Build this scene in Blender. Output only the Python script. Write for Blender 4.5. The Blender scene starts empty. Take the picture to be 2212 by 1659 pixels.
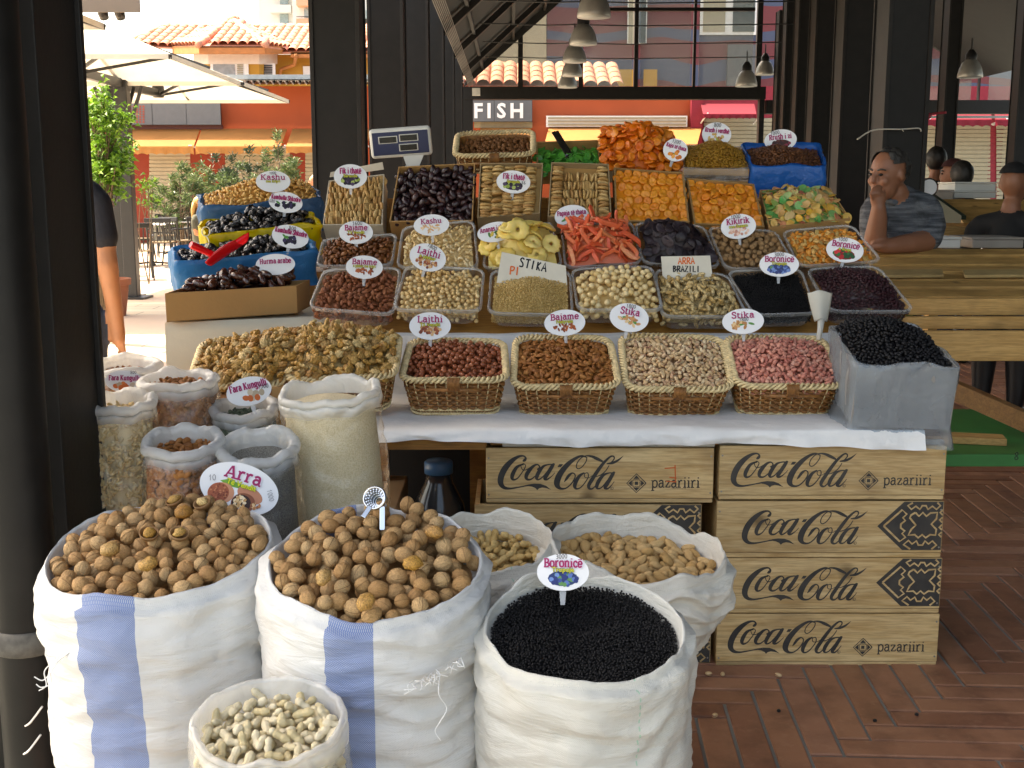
import bpy, bmesh, math, random
import numpy as np
from math import radians, sin, cos, pi, sqrt, atan2, exp
from mathutils import Vector, Matrix, noise as mnoise
from mathutils.bvhtree import BVHTree
random.seed(7)
rng = np.random.default_rng(7)
SC = bpy.context.scene
COL = SC.collection
# ------------------------------------------------------------------ camera, sky, sun, exposure
CAM_H, PITCH, FPX = 1.4, radians(9.6), 2506.0
cd = bpy.data.cameras.new("camera"); cam = bpy.data.objects.new("camera", cd); COL.objects.link(cam)
cam.location = (0, 0, CAM_H); cam.rotation_euler = (radians(90) - PITCH, 0, 0)
cd.sensor_width = 36; cd.lens = 36 * FPX / 2212; cd.clip_start = 0.05; cd.clip_end = 2000
SC.camera = cam
SUN_EL, SUN_AZ = radians(58), radians(24)     # sun stands to the left and a little beyond the stall
to_sun = Vector((-cos(SUN_EL) * cos(SUN_AZ), cos(SUN_EL) * sin(SUN_AZ), sin(SUN_EL)))
w = bpy.data.worlds.new("World"); SC.world = w; w.use_nodes = True
wn = w.node_tree.nodes; bg = wn["Background"]
sky = wn.new("ShaderNodeTexSky"); sky.sky_type = 'NISHITA'; sky.sun_disc = False
sky.sun_elevation = SUN_EL; sky.sun_rotation = atan2(to_sun.x, to_sun.y)
sky.altitude = 50; sky.air_density = 1.0; sky.dust_density = 5; sky.ozone_density = 1.0
w.node_tree.links.new(sky.outputs[0], bg.inputs[0]); bg.inputs[1].default_value = 0.15
sl = bpy.data.lights.new("sun", 'SUN'); sl.energy = 3.6; sl.angle = radians(0.53); sl.color = (1, 0.95, 0.87)
so = bpy.data.objects.new("sun", sl); COL.objects.link(so); so.location = (-8, 6, 14)
so.rotation_euler = to_sun.to_track_quat('Z', 'Y').to_euler()
SC.view_settings.view_transform = 'Standard'; SC.view_settings.look = 'None'
SC.view_settings.gamma = 1; SC.view_settings.use_curve_mapping = False
SC.view_settings.exposure = 2.2
SC.view_settings.use_white_balance = True; SC.view_settings.white_balance_temperature = 7900; SC.view_settings.white_balance_tint = 8
SC.render.engine = 'CYCLES'; SC.cycles.use_denoising = True
SC.cycles.max_bounces = 10; SC.cycles.transparent_max_bounces = 24; SC.cycles.diffuse_bounces = 5
SC.cycles.sample_clamp_indirect = 8

# ------------------------------------------------------------------ helpers
def ray(x, y):
    dx = (x - 1106) / FPX; dz = -(y - 829.5) / FPX
    return Vector((dx, cos(PITCH) + dz * sin(PITCH), -sin(PITCH) + dz * cos(PITCH)))
def at(x, y, Y):
    d = ray(x, y); t = Y / d.y
    return Vector((d.x * t, Y, CAM_H + d.z * t))
def atz(x, y, Z):
    d = ray(x, y); t = (Z - CAM_H) / d.z
    return Vector((d.x * t, d.y * t, Z))
def wloc(o):
    v = Vector((0, 0, 0))
    while o is not None:
        v += o.location; o = o.parent
    return v
def tag(o, label=None, cat=None, group=None, kind=None):
    if label: o["label"] = label
    if cat: o["category"] = cat
    if group: o["group"] = group
    if kind: o["kind"] = kind
    return o
def thing(name, label, cat, loc=(0, 0, 0), group=None):
    o = bpy.data.objects.new(name, None); COL.objects.link(o); o.location = loc
    o.empty_display_size = 0.05
    return tag(o, label, cat, group)
def link(o, parent=None):
    COL.objects.link(o)
    if parent is not None:
        o.parent = parent; o.location = -wloc(parent)
    return o
class MB:
    def __init__(s): s.v = []; s.f = []; s.m = []; s.uv = {}
    def add(s, vs, fs, mi=0):
        b = len(s.v); s.v += [tuple(p) for p in vs]; s.f += [tuple(i + b for i in q) for q in fs]; s.m += [mi] * len(fs); return s
    def box(s, c, size, rz=0, M=None, mi=0):
        hx, hy, hz = size[0] / 2, size[1] / 2, size[2] / 2
        R = M if M is not None else Matrix.Rotation(rz, 3, 'Z')
        c = Vector(c)
        vs = [c + R @ Vector((x, y, z)) for z in (-hz, hz) for x, y in ((-hx, -hy), (hx, -hy), (hx, hy), (-hx, hy))]
        return s.add(vs, [(3, 2, 1, 0), (4, 5, 6, 7), (0, 1, 5, 4), (1, 2, 6, 5), (2, 3, 7, 6), (3, 0, 4, 7)], mi)
    def box2(s, lo, hi, mi=0):
        return s.box([(a + b) / 2 for a, b in zip(lo, hi)], [abs(b - a) for a, b in zip(lo, hi)], mi=mi)
    def slab(s, quad, n, mi=0):          # a quad given thickness along vector n
        q = [Vector(p) for p in quad]; n = Vector(n)
        vs = q + [p + n for p in q]
        return s.add(vs, [(3, 2, 1, 0), (4, 5, 6, 7), (0, 1, 5, 4), (1, 2, 6, 5), (2, 3, 7, 6), (3, 0, 4, 7)], mi)
    def beam(s, a, b, wx, wz, up=(0, 0, 1), mi=0):
        a = Vector(a); b = Vector(b); d = (b - a); L = d.length; d.normalize(); u = Vector(up)
        if abs(d.dot(u)) > .98: u = Vector((0, 1, 0))
        x = d.cross(u).normalized(); z = x.cross(d)
        M = Matrix((x, d, z)).transposed()
        return s.box((a + b) / 2, (wx, L, wz), M=M, mi=mi)
    def tube(s, path, r, n=8, caps=True, mi=0, sx=1, closed=False):
        P = [Vector(p) for p in path]; k = len(P); vs = []; fs = []
        rr = r if hasattr(r, '__len__') else [r] * k
        up = Vector((0, 0, 1))
        t0 = (P[1] - P[0]).normalized()
        a = t0.cross(up)
        if a.length < .05: a = t0.cross(Vector((0, 1, 0)))
        a.normalize()
        for i in range(k):
            if closed: t = (P[(i + 1) % k] - P[i - 1])
            else: t = (P[min(i + 1, k - 1)] - P[max(i - 1, 0)])
            t.normalize(); a = (a - t * a.dot(t)).normalized(); b = t.cross(a)
            for j in range(n):
                w_ = 2 * pi * j / n
                vs.append(P[i] + (a * cos(w_) + b * (sin(w_) * sx)) * rr[i])
        for i in range(k if closed else k - 1):
            i2 = (i + 1) % k
            for j in range(n):
                j2 = (j + 1) % n
                fs.append((i * n + j, i * n + j2, i2 * n + j2, i2 * n + j))
        if caps and not closed:
            fs.append(tuple(range(n))[::-1]); fs.append(tuple((k - 1) * n + j for j in range(n)))
        return s.add(vs, fs, mi)
    def lathe(s, prof, n=24, c=(0, 0, 0), M=None, mi=0, caps=True):
        c = Vector(c); R = M or Matrix.Identity(3); vs = []; fs = []
        for r, z in prof:
            for j in range(n):
                t = 2 * pi * j / n; vs.append(c + R @ Vector((r * cos(t), r * sin(t), z)))
        for i in range(len(prof) - 1):
            for j in range(n):
                j2 = (j + 1) % n; fs.append((i * n + j, i * n + j2, (i + 1) * n + j2, (i + 1) * n + j))
        if caps:
            fs.append(tuple(range(n))[::-1]); fs.append(tuple((len(prof) - 1) * n + j for j in range(n)))
        return s.add(vs, fs, mi)
    def grid(s, fn, nu, nv, wrap=False, mi=0, flip=False):
        cols = nu if wrap else nu + 1
        vs = [fn(i / nu, j / nv) for j in range(nv + 1) for i in range(cols)]
        fs = []
        for j in range(nv):
            for i in range(nu):
                i2 = (i + 1) % cols
                q = (j * cols + i, j * cols + i2, (j + 1) * cols + i2, (j + 1) * cols + i)
                fs.append(q[::-1] if flip else q)
        return s.add(vs, fs, mi)
    def build(s, name, mats, parent=None, smooth=False, uv=None, sharp=None, bevel=0):
        me = bpy.data.meshes.new(name); me.from_pydata([tuple(p) for p in s.v], [], s.f)
        if not isinstance(mats, (list, tuple)): mats = [mats]
        for m in mats: me.materials.append(m)
        if len(mats) > 1: me.polygons.foreach_set("material_index", np.array(s.m, dtype=np.int32))
        if smooth: me.polygons.foreach_set("use_smooth", np.ones(len(me.polygons), dtype=bool))
        if uv is not None:
            ul = me.uv_layers.new(name="UVMap")
            li = np.empty(len(me.loops), dtype=np.int32); me.loops.foreach_get("vertex_index", li)
            ul.data.foreach_set("uv", np.asarray(uv, dtype=np.float32)[li].ravel())
        me.update()
        if smooth and sharp is not None: me.set_sharp_from_angle(angle=radians(sharp))
        o = bpy.data.objects.new(name, me); link(o, parent)
        if bevel:
            b = o.modifiers.new("bevel", 'BEVEL'); b.width = bevel; b.segments = 2; b.limit_method = 'ANGLE'
        return o
def copy_tree(o, parent=None):
    c = o.copy(); COL.objects.link(c)
    if parent is not None: c.parent = parent
    for ch in o.children: copy_tree(ch, c)
    return c
def smoothpath(pts, n=6, closed=False):
    P = [np.array(p, float) for p in pts]; k = len(P); out = []
    for i in range(k if closed else k - 1):
        p0 = P[(i - 1) % k] if (closed or i > 0) else P[0]; p1 = P[i]; p2 = P[(i + 1) % k]
        p3 = P[(i + 2) % k] if (closed or i + 2 < k) else P[-1]
        for j in range(n):
            t = j / n
            out.append(.5 * (2 * p1 + (p2 - p0) * t + (2 * p0 - 5 * p1 + 4 * p2 - p3) * t * t + (3 * p1 - p0 - 3 * p2 + p3) * t ** 3))
    if not closed: out.append(P[-1])
    return out
def nz(x, y=0, z=0): return mnoise.noise(Vector((x, y, z)))

# ------------------------------------------------------------------ materials
class NT:
    def __init__(s, name):
        s.m = bpy.data.materials.new(name); s.m.use_nodes = True; s.t = s.m.node_tree; s.n = s.t.nodes
        s.p = s.n["Principled BSDF"]; s.out = s.n["Material Output"]
    def new(s, typ, **kw):
        o = s.n.new("ShaderNode" + typ)
        for k, v in kw.items():
            if k in o.inputs: s.set(o.inputs[k], v)
            else: setattr(o, k, v)
        return o
    def set(s, inp, v):
        if isinstance(v, bpy.types.NodeSocket): s.t.links.new(v, inp)
        else: inp.default_value = v
    def P(s, **kw):
        for k, v in kw.items(): s.set(s.p.inputs[k.replace('_', ' ')], v)
    def math(s, op, a, b=0.0, c=None, clamp=False):
        o = s.n.new("ShaderNodeMath"); o.operation = op; o.use_clamp = clamp
        s.set(o.inputs[0], a); s.set(o.inputs[1], b)
        if c is not None: s.set(o.inputs[2], c)
        return o.outputs[0]
    def mix(s, f, a, b, blend='MIX'):
        o = s.n.new("ShaderNodeMix"); o.data_type = 'RGBA'; o.blend_type = blend
        s.set(o.inputs[0], f); s.set(o.inputs[6], rgba(a)); s.set(o.inputs[7], rgba(b)); return o.outputs[2]
    def ramp(s, f, stops, interp='LINEAR'):
        o = s.n.new("ShaderNodeValToRGB"); e = o.color_ramp.elements; o.color_ramp.interpolation = interp
        while len(e) < len(stops): e.new(.5)
        for k, (p, c) in zip(e, stops): k.position = p; k.color = rgba(c)
        s.set(o.inputs[0], f); return o.outputs[0]
    def coord(s, which="Object", scale=None, rot=None):
        o = s.n.new("ShaderNodeTexCoord").outputs[which]
        if scale is not None or rot is not None:
            m = s.n.new("ShaderNodeMapping"); s.t.links.new(o, m.inputs[0])
            if scale is not None: m.inputs['Scale'].default_value = scale if hasattr(scale, '__len__') else (scale,) * 3
            if rot is not None: m.inputs['Rotation'].default_value = rot
            o = m.outputs[0]
        return o
    def noise(s, scale, detail=3, vec=None, rough=.55, dist=0, out=0):
        o = s.n.new("ShaderNodeTexNoise"); o.inputs['Scale'].default_value = scale; o.inputs['Detail'].default_value = detail
        o.inputs['Roughness'].default_value = rough; o.inputs['Distortion'].default_value = dist
        if vec is not None: s.t.links.new(vec, o.inputs['Vector'])
        return o.outputs[out]
    def bump(s, h, strength=.3, dist=.01, normal=None):
        o = s.n.new("ShaderNodeBump"); o.inputs['Strength'].default_value = strength; o.inputs['Distance'].default_value = dist
        s.set(o.inputs['Height'], h)
        if normal is not None: s.set(o.inputs['Normal'], normal)
        return o.outputs[0]
    def attr(s, name, out='Fac'):
        o = s.n.new("ShaderNodeAttribute"); o.attribute_name = name; return o.outputs[out]
    def rnd(s):
        a = s.attr('rnd'); b = s.n.new("ShaderNodeObjectInfo").outputs['Random']
        return s.math('FRACT', s.math('ADD', a, b))
def rgba(c):
    if isinstance(c, bpy.types.NodeSocket): return c
    return (c[0], c[1], c[2], 1.0) if len(c) == 3 else c
def hexc(h, g=1.0):
    r = [int(h[i:i + 2], 16) / 255 for i in (0, 2, 4)]
    return tuple((c / 12.92 if c < .04045 else ((c + .055) / 1.055) ** 2.4) * g for c in r)
def simple(name, col, rough=.55, var=.12, nscale=8, bump=0.0, bscale=60, metal=0, spec=.5, sheen=0, bdist=.004, coat=0, sss=0):
    t = NT(name); v = t.coord()
    n = t.noise(nscale, 4, v)
    dark = tuple(c * (1 - var) for c in col); lite = tuple(min(1, c * (1 + var)) for c in col)
    c = t.ramp(n, [(.3, dark), (.7, lite)])
    t.P(Base_Color=c, Roughness=rough, Metallic=metal)
    t.p.inputs['Specular IOR Level'].default_value = spec
    if coat: t.p.inputs['Coat Weight'].default_value = coat
    if sss:
        t.p.inputs['Subsurface Weight'].default_value = sss; t.p.inputs['Subsurface Radius'].default_value = (.01, .005, .003)
    if bump: t.P(Normal=t.bump(t.noise(bscale, 4, v), bump, bdist))
    return t.m
def wood(name, a, b, scale=1.0, axis=0, rough=.6, stain=None, knots=True):
    t = NT(name); sc = [14 * scale] * 3; sc[axis] = 1.1 * scale
    v = t.coord("Object"); oi = t.n.new("ShaderNodeObjectInfo")
    off = t.new("VectorMath", operation='ADD'); t.t.links.new(v, off.inputs[0])
    o2 = t.new("VectorMath", operation='SCALE'); o2.inputs[0].default_value = (31.7, 17.3, 23.1); t.t.links.new(oi.outputs['Random'], o2.inputs['Scale']); t.t.links.new(o2.outputs[0], off.inputs[1])
    m = t.n.new("ShaderNodeMapping"); m.inputs['Scale'].default_value = sc; t.t.links.new(off.outputs[0], m.inputs[0])
    g = t.noise(3.0, 6, m.outputs[0], .6, 1.2)
    fine = t.noise(14, 3, m.outputs[0])
    c = t.ramp(g, [(.25, b), (.5, tuple((x + y) / 2 for x, y in zip(a, b))), (.75, a)])
    c = t.mix(t.math('MULTIPLY', t.ramp(fine, [(.42, (0, 0, 0)), (.66, (1, 1, 1))]), .45), c, tuple(x * .55 for x in b))
    blot = t.noise(4.5 * scale, 3, off.outputs[0])
    c = t.mix(t.ramp(blot, [(.5, (0, 0, 0)), (.72, (.55, .55, .55))]), c, stain or tuple(x * .45 for x in b))
    if knots:
        vo = t.n.new("ShaderNodeTexVoronoi"); vo.inputs['Scale'].default_value = 5 * scale; t.t.links.new(off.outputs[0], vo.inputs['Vector'])
        c = t.mix(t.ramp(vo.outputs['Distance'], [(.05, (.85, .85, .85)), (.14, (0, 0, 0))]), c, tuple(x * .3 for x in b))
    rv = t.math('MULTIPLY_ADD', oi.outputs['Random'], .3, .84)
    hs = t.n.new("ShaderNodeHueSaturation"); t.t.links.new(c, hs.inputs['Color']); t.t.links.new(rv, hs.inputs['Value'])
    t.P(Base_Color=hs.outputs[0], Roughness=rough, Normal=t.bump(fine, .25, .003))
    return t.m
def film(name, col=(.9, .92, .93), opac=.3, rough=.18, tint=(.97, .98, .98), wr=30, cuff=None, bstr=.5):
    """thin plastic: clear body with sharp glints plus a milky share that grows with opac"""
    t = NT(name); v = t.coord(); nw = t.noise(wr, 5, v, .6, .8)
    b = t.bump(nw, bstr, .012)
    t.P(Base_Color=rgba(col), Roughness=max(.25, rough), Normal=b)
    tr = t.new("BsdfTransparent"); tr.inputs[0].default_value = rgba(tint)
    gl = t.new("BsdfGlossy"); gl.inputs['Roughness'].default_value = rough; t.t.links.new(b, gl.inputs['Normal'])
    fr = t.new("LayerWeight"); fr.inputs[0].default_value = .5
    m1 = t.new("MixShader"); t.t.links.new(t.math('MULTIPLY_ADD', t.math('POWER', fr.outputs['Facing'], 4.0), .5, .045, clamp=True), m1.inputs[0]); t.t.links.new(tr.outputs[0], m1.inputs[1]); t.t.links.new(gl.outputs[0], m1.inputs[2])
    tl = t.new("BsdfTranslucent"); tl.inputs[0].default_value = rgba(col)
    m0 = t.new("MixShader"); m0.inputs[0].default_value = .35
    t.t.links.new(t.p.outputs[0], m0.inputs[1]); t.t.links.new(tl.outputs[0], m0.inputs[2])
    f = t.math('MULTIPLY', t.math('MULTIPLY_ADD', t.noise(wr * .5, 4, v, .6, .6), .8, .6), opac, clamp=True) if opac < .9 else t.math('ADD', opac, 0.0)
    if cuff is not None: f = t.math('ADD', f, t.math('MULTIPLY', t.attr('cuff'), cuff), clamp=True)
    ms = t.new("MixShader"); t.t.links.new(f, ms.inputs[0]); t.t.links.new(m1.outputs[0], ms.inputs[1]); t.t.links.new(m0.outputs[0], ms.inputs[2])
    t.t.links.new(ms.outputs[0], t.out.inputs[0])
    return t.m
def nutmat(name, cols, rough=.5, lpscale=(3, 3, 3), detail=.5, dark=.55, bump=.35, bscale=1.0, spec=.4, sss=0, sssr=(.006, .003, .0015), seam=None, coat=0, seam2=None):
    """colour differs nut by nut (rnd) and within a nut (local position)"""
    t = NT(name); r = t.rnd()
    n = len(cols)
    base = t.ramp(r, [((i + .5) / n, c) for i, c in enumerate(cols)])
    lp = t.attr('lp', 'Vector')
    m = t.n.new("ShaderNodeMapping"); m.inputs['Scale'].default_value = lpscale; t.t.links.new(lp, m.inputs[0])
    off = t.new("VectorMath", operation='ADD'); t.t.links.new(m.outputs[0], off.inputs[0])
    cx = t.n.new("ShaderNodeCombineXYZ"); t.t.links.new(t.math('MULTIPLY', r, 37.0), cx.inputs[0]); t.t.links.new(cx.outputs[0], off.inputs[1])
    ns = t.noise(1.6 * bscale, 4, off.outputs[0], .6)
    c = t.mix(t.math('MULTIPLY', t.ramp(ns, [(.35, (1, 1, 1)), (.62, (0, 0, 0))]), detail), base, [x * dark for x in cols[n // 2]])
    if seam is not None:   # an open slit along the shell, kernel colour inside
        sx = t.n.new("ShaderNodeSeparateXYZ"); t.t.links.new(lp, sx.inputs[0])
        z = t.math('ABSOLUTE', sx.outputs[2]); xx = t.math('MULTIPLY_ADD', sx.outputs[0], .14, .05)
        c = t.mix(t.math('MULTIPLY', t.math('LESS_THAN', z, xx), .85), c, seam)
    if seam2 is not None:  # dark closed seam of a shell
        sx = t.n.new("ShaderNodeSeparateXYZ"); t.t.links.new(lp, sx.inputs[0])
        c = t.mix(t.math('MULTIPLY', t.math('LESS_THAN', t.math('ABSOLUTE', sx.outputs[2]), .035), .7), c, seam2)
    t.P(Base_Color=c, Roughness=rough)
    t.p.inputs['Specular IOR Level'].default_value = spec
    if coat: t.p.inputs['Coat Weight'].default_value = coat; t.p.inputs['Coat Roughness'].default_value = .15
    if sss:
        t.p.inputs['Subsurface Weight'].default_value = sss; t.p.inputs['Subsurface Radius'].default_value = sssr; t.p.inputs['Subsurface Scale'].default_value = 1.0
    t.P(Normal=t.bump(ns, bump, .003))
    return t.m
# ------------------------------------------------------------------ nut and fruit shapes (unit size, long axis x)
def ico(sub):
    bm = bmesh.new(); bmesh.ops.create_icosphere(bm, subdivisions=sub, radius=1.0)
    v = np.array([p.co[:] for p in bm.verts]); f = np.array([[q.index for q in p.verts] for p in bm.faces]); bm.free(); return v, f
ICO = {k: ico(k) for k in (1, 2, 3, 4, 5)}
def vnoise(v, s, seed=0.0):
    return np.array([mnoise.noise(Vector((p[0] * s + seed, p[1] * s + seed * 1.7, p[2] * s - seed))) for p in v])
def s_almond(v, k):
    x = v[:, 0]; q = v.copy(); q[:, 1] *= .62 * (1 - .28 * x); q[:, 2] *= .40 * (1 - .15 * x); q[:, 0] = np.where(x > 0, x * 1.08, x * .95)
    return q
def s_hazel(v, k):
    q = v.copy(); x = v[:, 0]; q[:, 0] = np.where(x > .6, x * (1 + .25 * (x - .6)), x * .92); q[:, 1:] *= .92; return q + vnoise(v, 1.3, k)[:, None] * v * .07
def s_pist(v, k):
    q = v.copy(); x = v[:, 0]; q[:, 1] *= .60 * (1 - .12 * x); q[:, 2] *= .56 * (1 - .1 * x)
    s = np.sign(q[:, 2]); q[:, 2] += s * .08 * np.clip(x + .2, 0, 1); return q
def s_walnut(v, k):
    q = v.copy(); th = np.arctan2(v[:, 2], v[:, 1])
    wr = vnoise(np.stack([v[:, 0] * .8, np.cos(th) * 2.2, np.sin(th) * 2.2], 1), 1.8, k * 3.1)
    w2 = vnoise(v, 5.0, k)
    seam = np.exp(-(v[:, 2] / .10) ** 2)
    cut = np.exp(-(v[:, 2] / .030) ** 2)
    r = 1.0 - .13 * np.abs(wr) - .03 * w2 + .06 * seam - .13 * cut
    q *= r[:, None]; q[:, 0] *= 1.12; q[:, 0] += .07 * np.sign(q[:, 0]) * np.clip(np.abs(v[:, 0]) - .85, 0, 1) * 4
    q[:, 1] *= .96; q[:, 2] *= .98; return q
def s_kernel(v, k):     # shelled walnut half: lobed and grooved
    q = v.copy(); x, y, z = v.T
    lob = np.abs(np.sin(x * 4.2 + k + .8 * np.sin(y * 3))) * .24 + np.abs(np.sin(y * 4.6 + k * 2)) * .2
    r = .72 + lob + .1 * vnoise(v, 3, k); q *= r[:, None]; q[:, 2] *= .42; q[:, 1] *= .78 + .1 * np.sin(k); return q
def s_peanut(v, k):
    q = v.copy(); x = v[:, 0]; pinch = 1 - .30 * np.exp(-((x - .05) / .28) ** 2)
    th = np.arctan2(v[:, 2], v[:, 1]); q[:, 1] *= .47 * pinch; q[:, 2] *= .45 * pinch
    q[:, 1] += .10 * np.sin(k * 2.1) * x * x; q[:, 1:] *= (1 + .03 * np.sin(th * 8) + .04 * np.sin(x * 14))[:, None]; return q
def s_cashew(v, k):
    x = v[:, 0]; a = x * 1.5; R = .62; t = .36 * (1 - .28 * x)
    q = np.empty_like(v); rr = R + v[:, 1] * t
    q[:, 0] = rr * np.sin(a); q[:, 1] = rr * np.cos(a) - R * .62; q[:, 2] = v[:, 2] * t; return q
def s_round(v, k): return v * (1 + .05 * vnoise(v, 1.2, k))[:, None]
def s_rough(v, k): return v * (.93 + .16 * vnoise(v, 2.6, k) + .07 * vnoise(v, 6, k))[:, None]
def s_brazil(v, k):
    q = v.copy(); x, y, z = v.T; q[:, 1] *= .44 * (1 - .2 * np.abs(x)); q[:, 2] *= .40
    q[:, 2] -= .22 * x * x; q[:, 1] *= 1 - .35 * np.clip(z, 0, 1); return q
def s_date(v, k):
    q = v.copy(); x = v[:, 0]; q[:, 1] *= .56; q[:, 2] *= .52
    w = vnoise(np.stack([x * .6, v[:, 1] * 2, v[:, 2] * 2], 1), 1.9, k * 2.3); return q * (1 - .12 * np.abs(w) - .05 * vnoise(v, 4, k))[:, None]
def s_prune(v, k):
    q = v.copy(); q[:, 1] *= .72; q[:, 2] *= .5; w = vnoise(v, 2.4, k * 1.9); return q * (1.05 - .55 * np.abs(w) + .14 * vnoise(v, 5, k))[:, None]
def s_raisin(v, k):
    q = v.copy(); q[:, 1] *= .68; q[:, 2] *= .5; return q * (1 - .28 * np.abs(vnoise(v, 1.8, k)))[:, None]
def s_fig(v, k):       # pressed fig: fat disc, axis along z, sunken centre
    q = v.copy(); r = np.hypot(v[:, 0], v[:, 1]); q[:, 2] = np.sign(v[:, 2]) * np.abs(v[:, 2]) ** .6 * .30 * (1 - .55 * np.exp(-(r / .35) ** 2))
    q[:, :2] *= (1 + .06 * vnoise(v * [1, 1, 0], 1.3, k))[:, None]; q[:, 2] += .05 * vnoise(v, 1.5, k); return q
def s_apricot(v, k):
    q = v.copy(); r = np.hypot(v[:, 0], v[:, 1]); q[:, 1] *= .86
    q[:, 2] = np.sign(v[:, 2]) * np.abs(v[:, 2]) ** .8 * .34 - np.where(v[:, 2] > 0, .16 * np.exp(-(r / .45) ** 2), 0)
    q[:, 2] += .10 * np.sin(k * 1.7) * (v[:, 0] ** 2 - .3) + .05 * vnoise(v, 1.6, k); return q
def s_slice(v, k):     # thin curled dried slice
    q = v.copy(); q[:, 1] *= .72; q[:, 2] = np.sign(v[:, 2]) * np.abs(v[:, 2]) ** .5 * .09
    q[:, 2] += .28 * np.sin(k) * v[:, 0] ** 2 + .22 * cos(k * 1.3) * v[:, 0] * v[:, 1] + .12 * vnoise(v * [1, 1, 0], 1.2, k); return q
def s_strip(v, k):     # dried fruit strip: square-ended bar
    q = np.sign(v) * np.abs(v) ** .45; q[:, 1] *= .19; q[:, 2] *= .11; x = v[:, 0]
    q[:, 2] += .26 * np.sin(k * 1.3) * x * x; q[:, 1] += .24 * np.cos(k) * x * x + .08 * np.sin(x * 3 + k); return q * (1 + .22 * vnoise(v, 2.0, k))[:, None]
def s_chunk(v, k):
    q = np.sign(v) * np.abs(v) ** .6; q[:, 1] *= .6; q[:, 2] *= .38; return q * (1 + .22 * vnoise(v, 1.4, k))[:, None]
def s_almondshell(v, k):
    q = s_almond(v, k); q[:, 2] *= 1.25; return q * (1 + .05 * vnoise(v, 4, k))[:, None]
def s_berry(v, k): return v * np.array([1, .95, .85]) * (1 - .15 * np.abs(vnoise(v, 1.6, k)))[:, None]
def ring_shape(k):     # pineapple ring, axis z
    nu, nv = 22, 8; V = []; F_ = []
    for i in range(nu):
        a = 2 * pi * i / nu; sc = 1 + .07 * cos(a * 11) + .06 * sin(a * 2 + k)
        for j in range(nv):
            b = 2 * pi * j / nv; r = (.56 + .42 * cos(b)) * sc
            V.append((r * cos(a), r * sin(a), .17 * sin(b) + .22 * sin(k) * cos(a) ** 2 + .14 * cos(2 * a + k) * r))
    for i in range(nu):
        for j in range(nv):
            F_.append((i * nv + j, ((i + 1) % nu) * nv + j, ((i + 1) % nu) * nv + (j + 1) % nv, i * nv + (j + 1) % nv))
    F3 = [];
    for a, b, c, d in F_: F3 += [(a, b, c), (a, c, d)]
    return np.array(V), np.array(F3)

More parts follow.
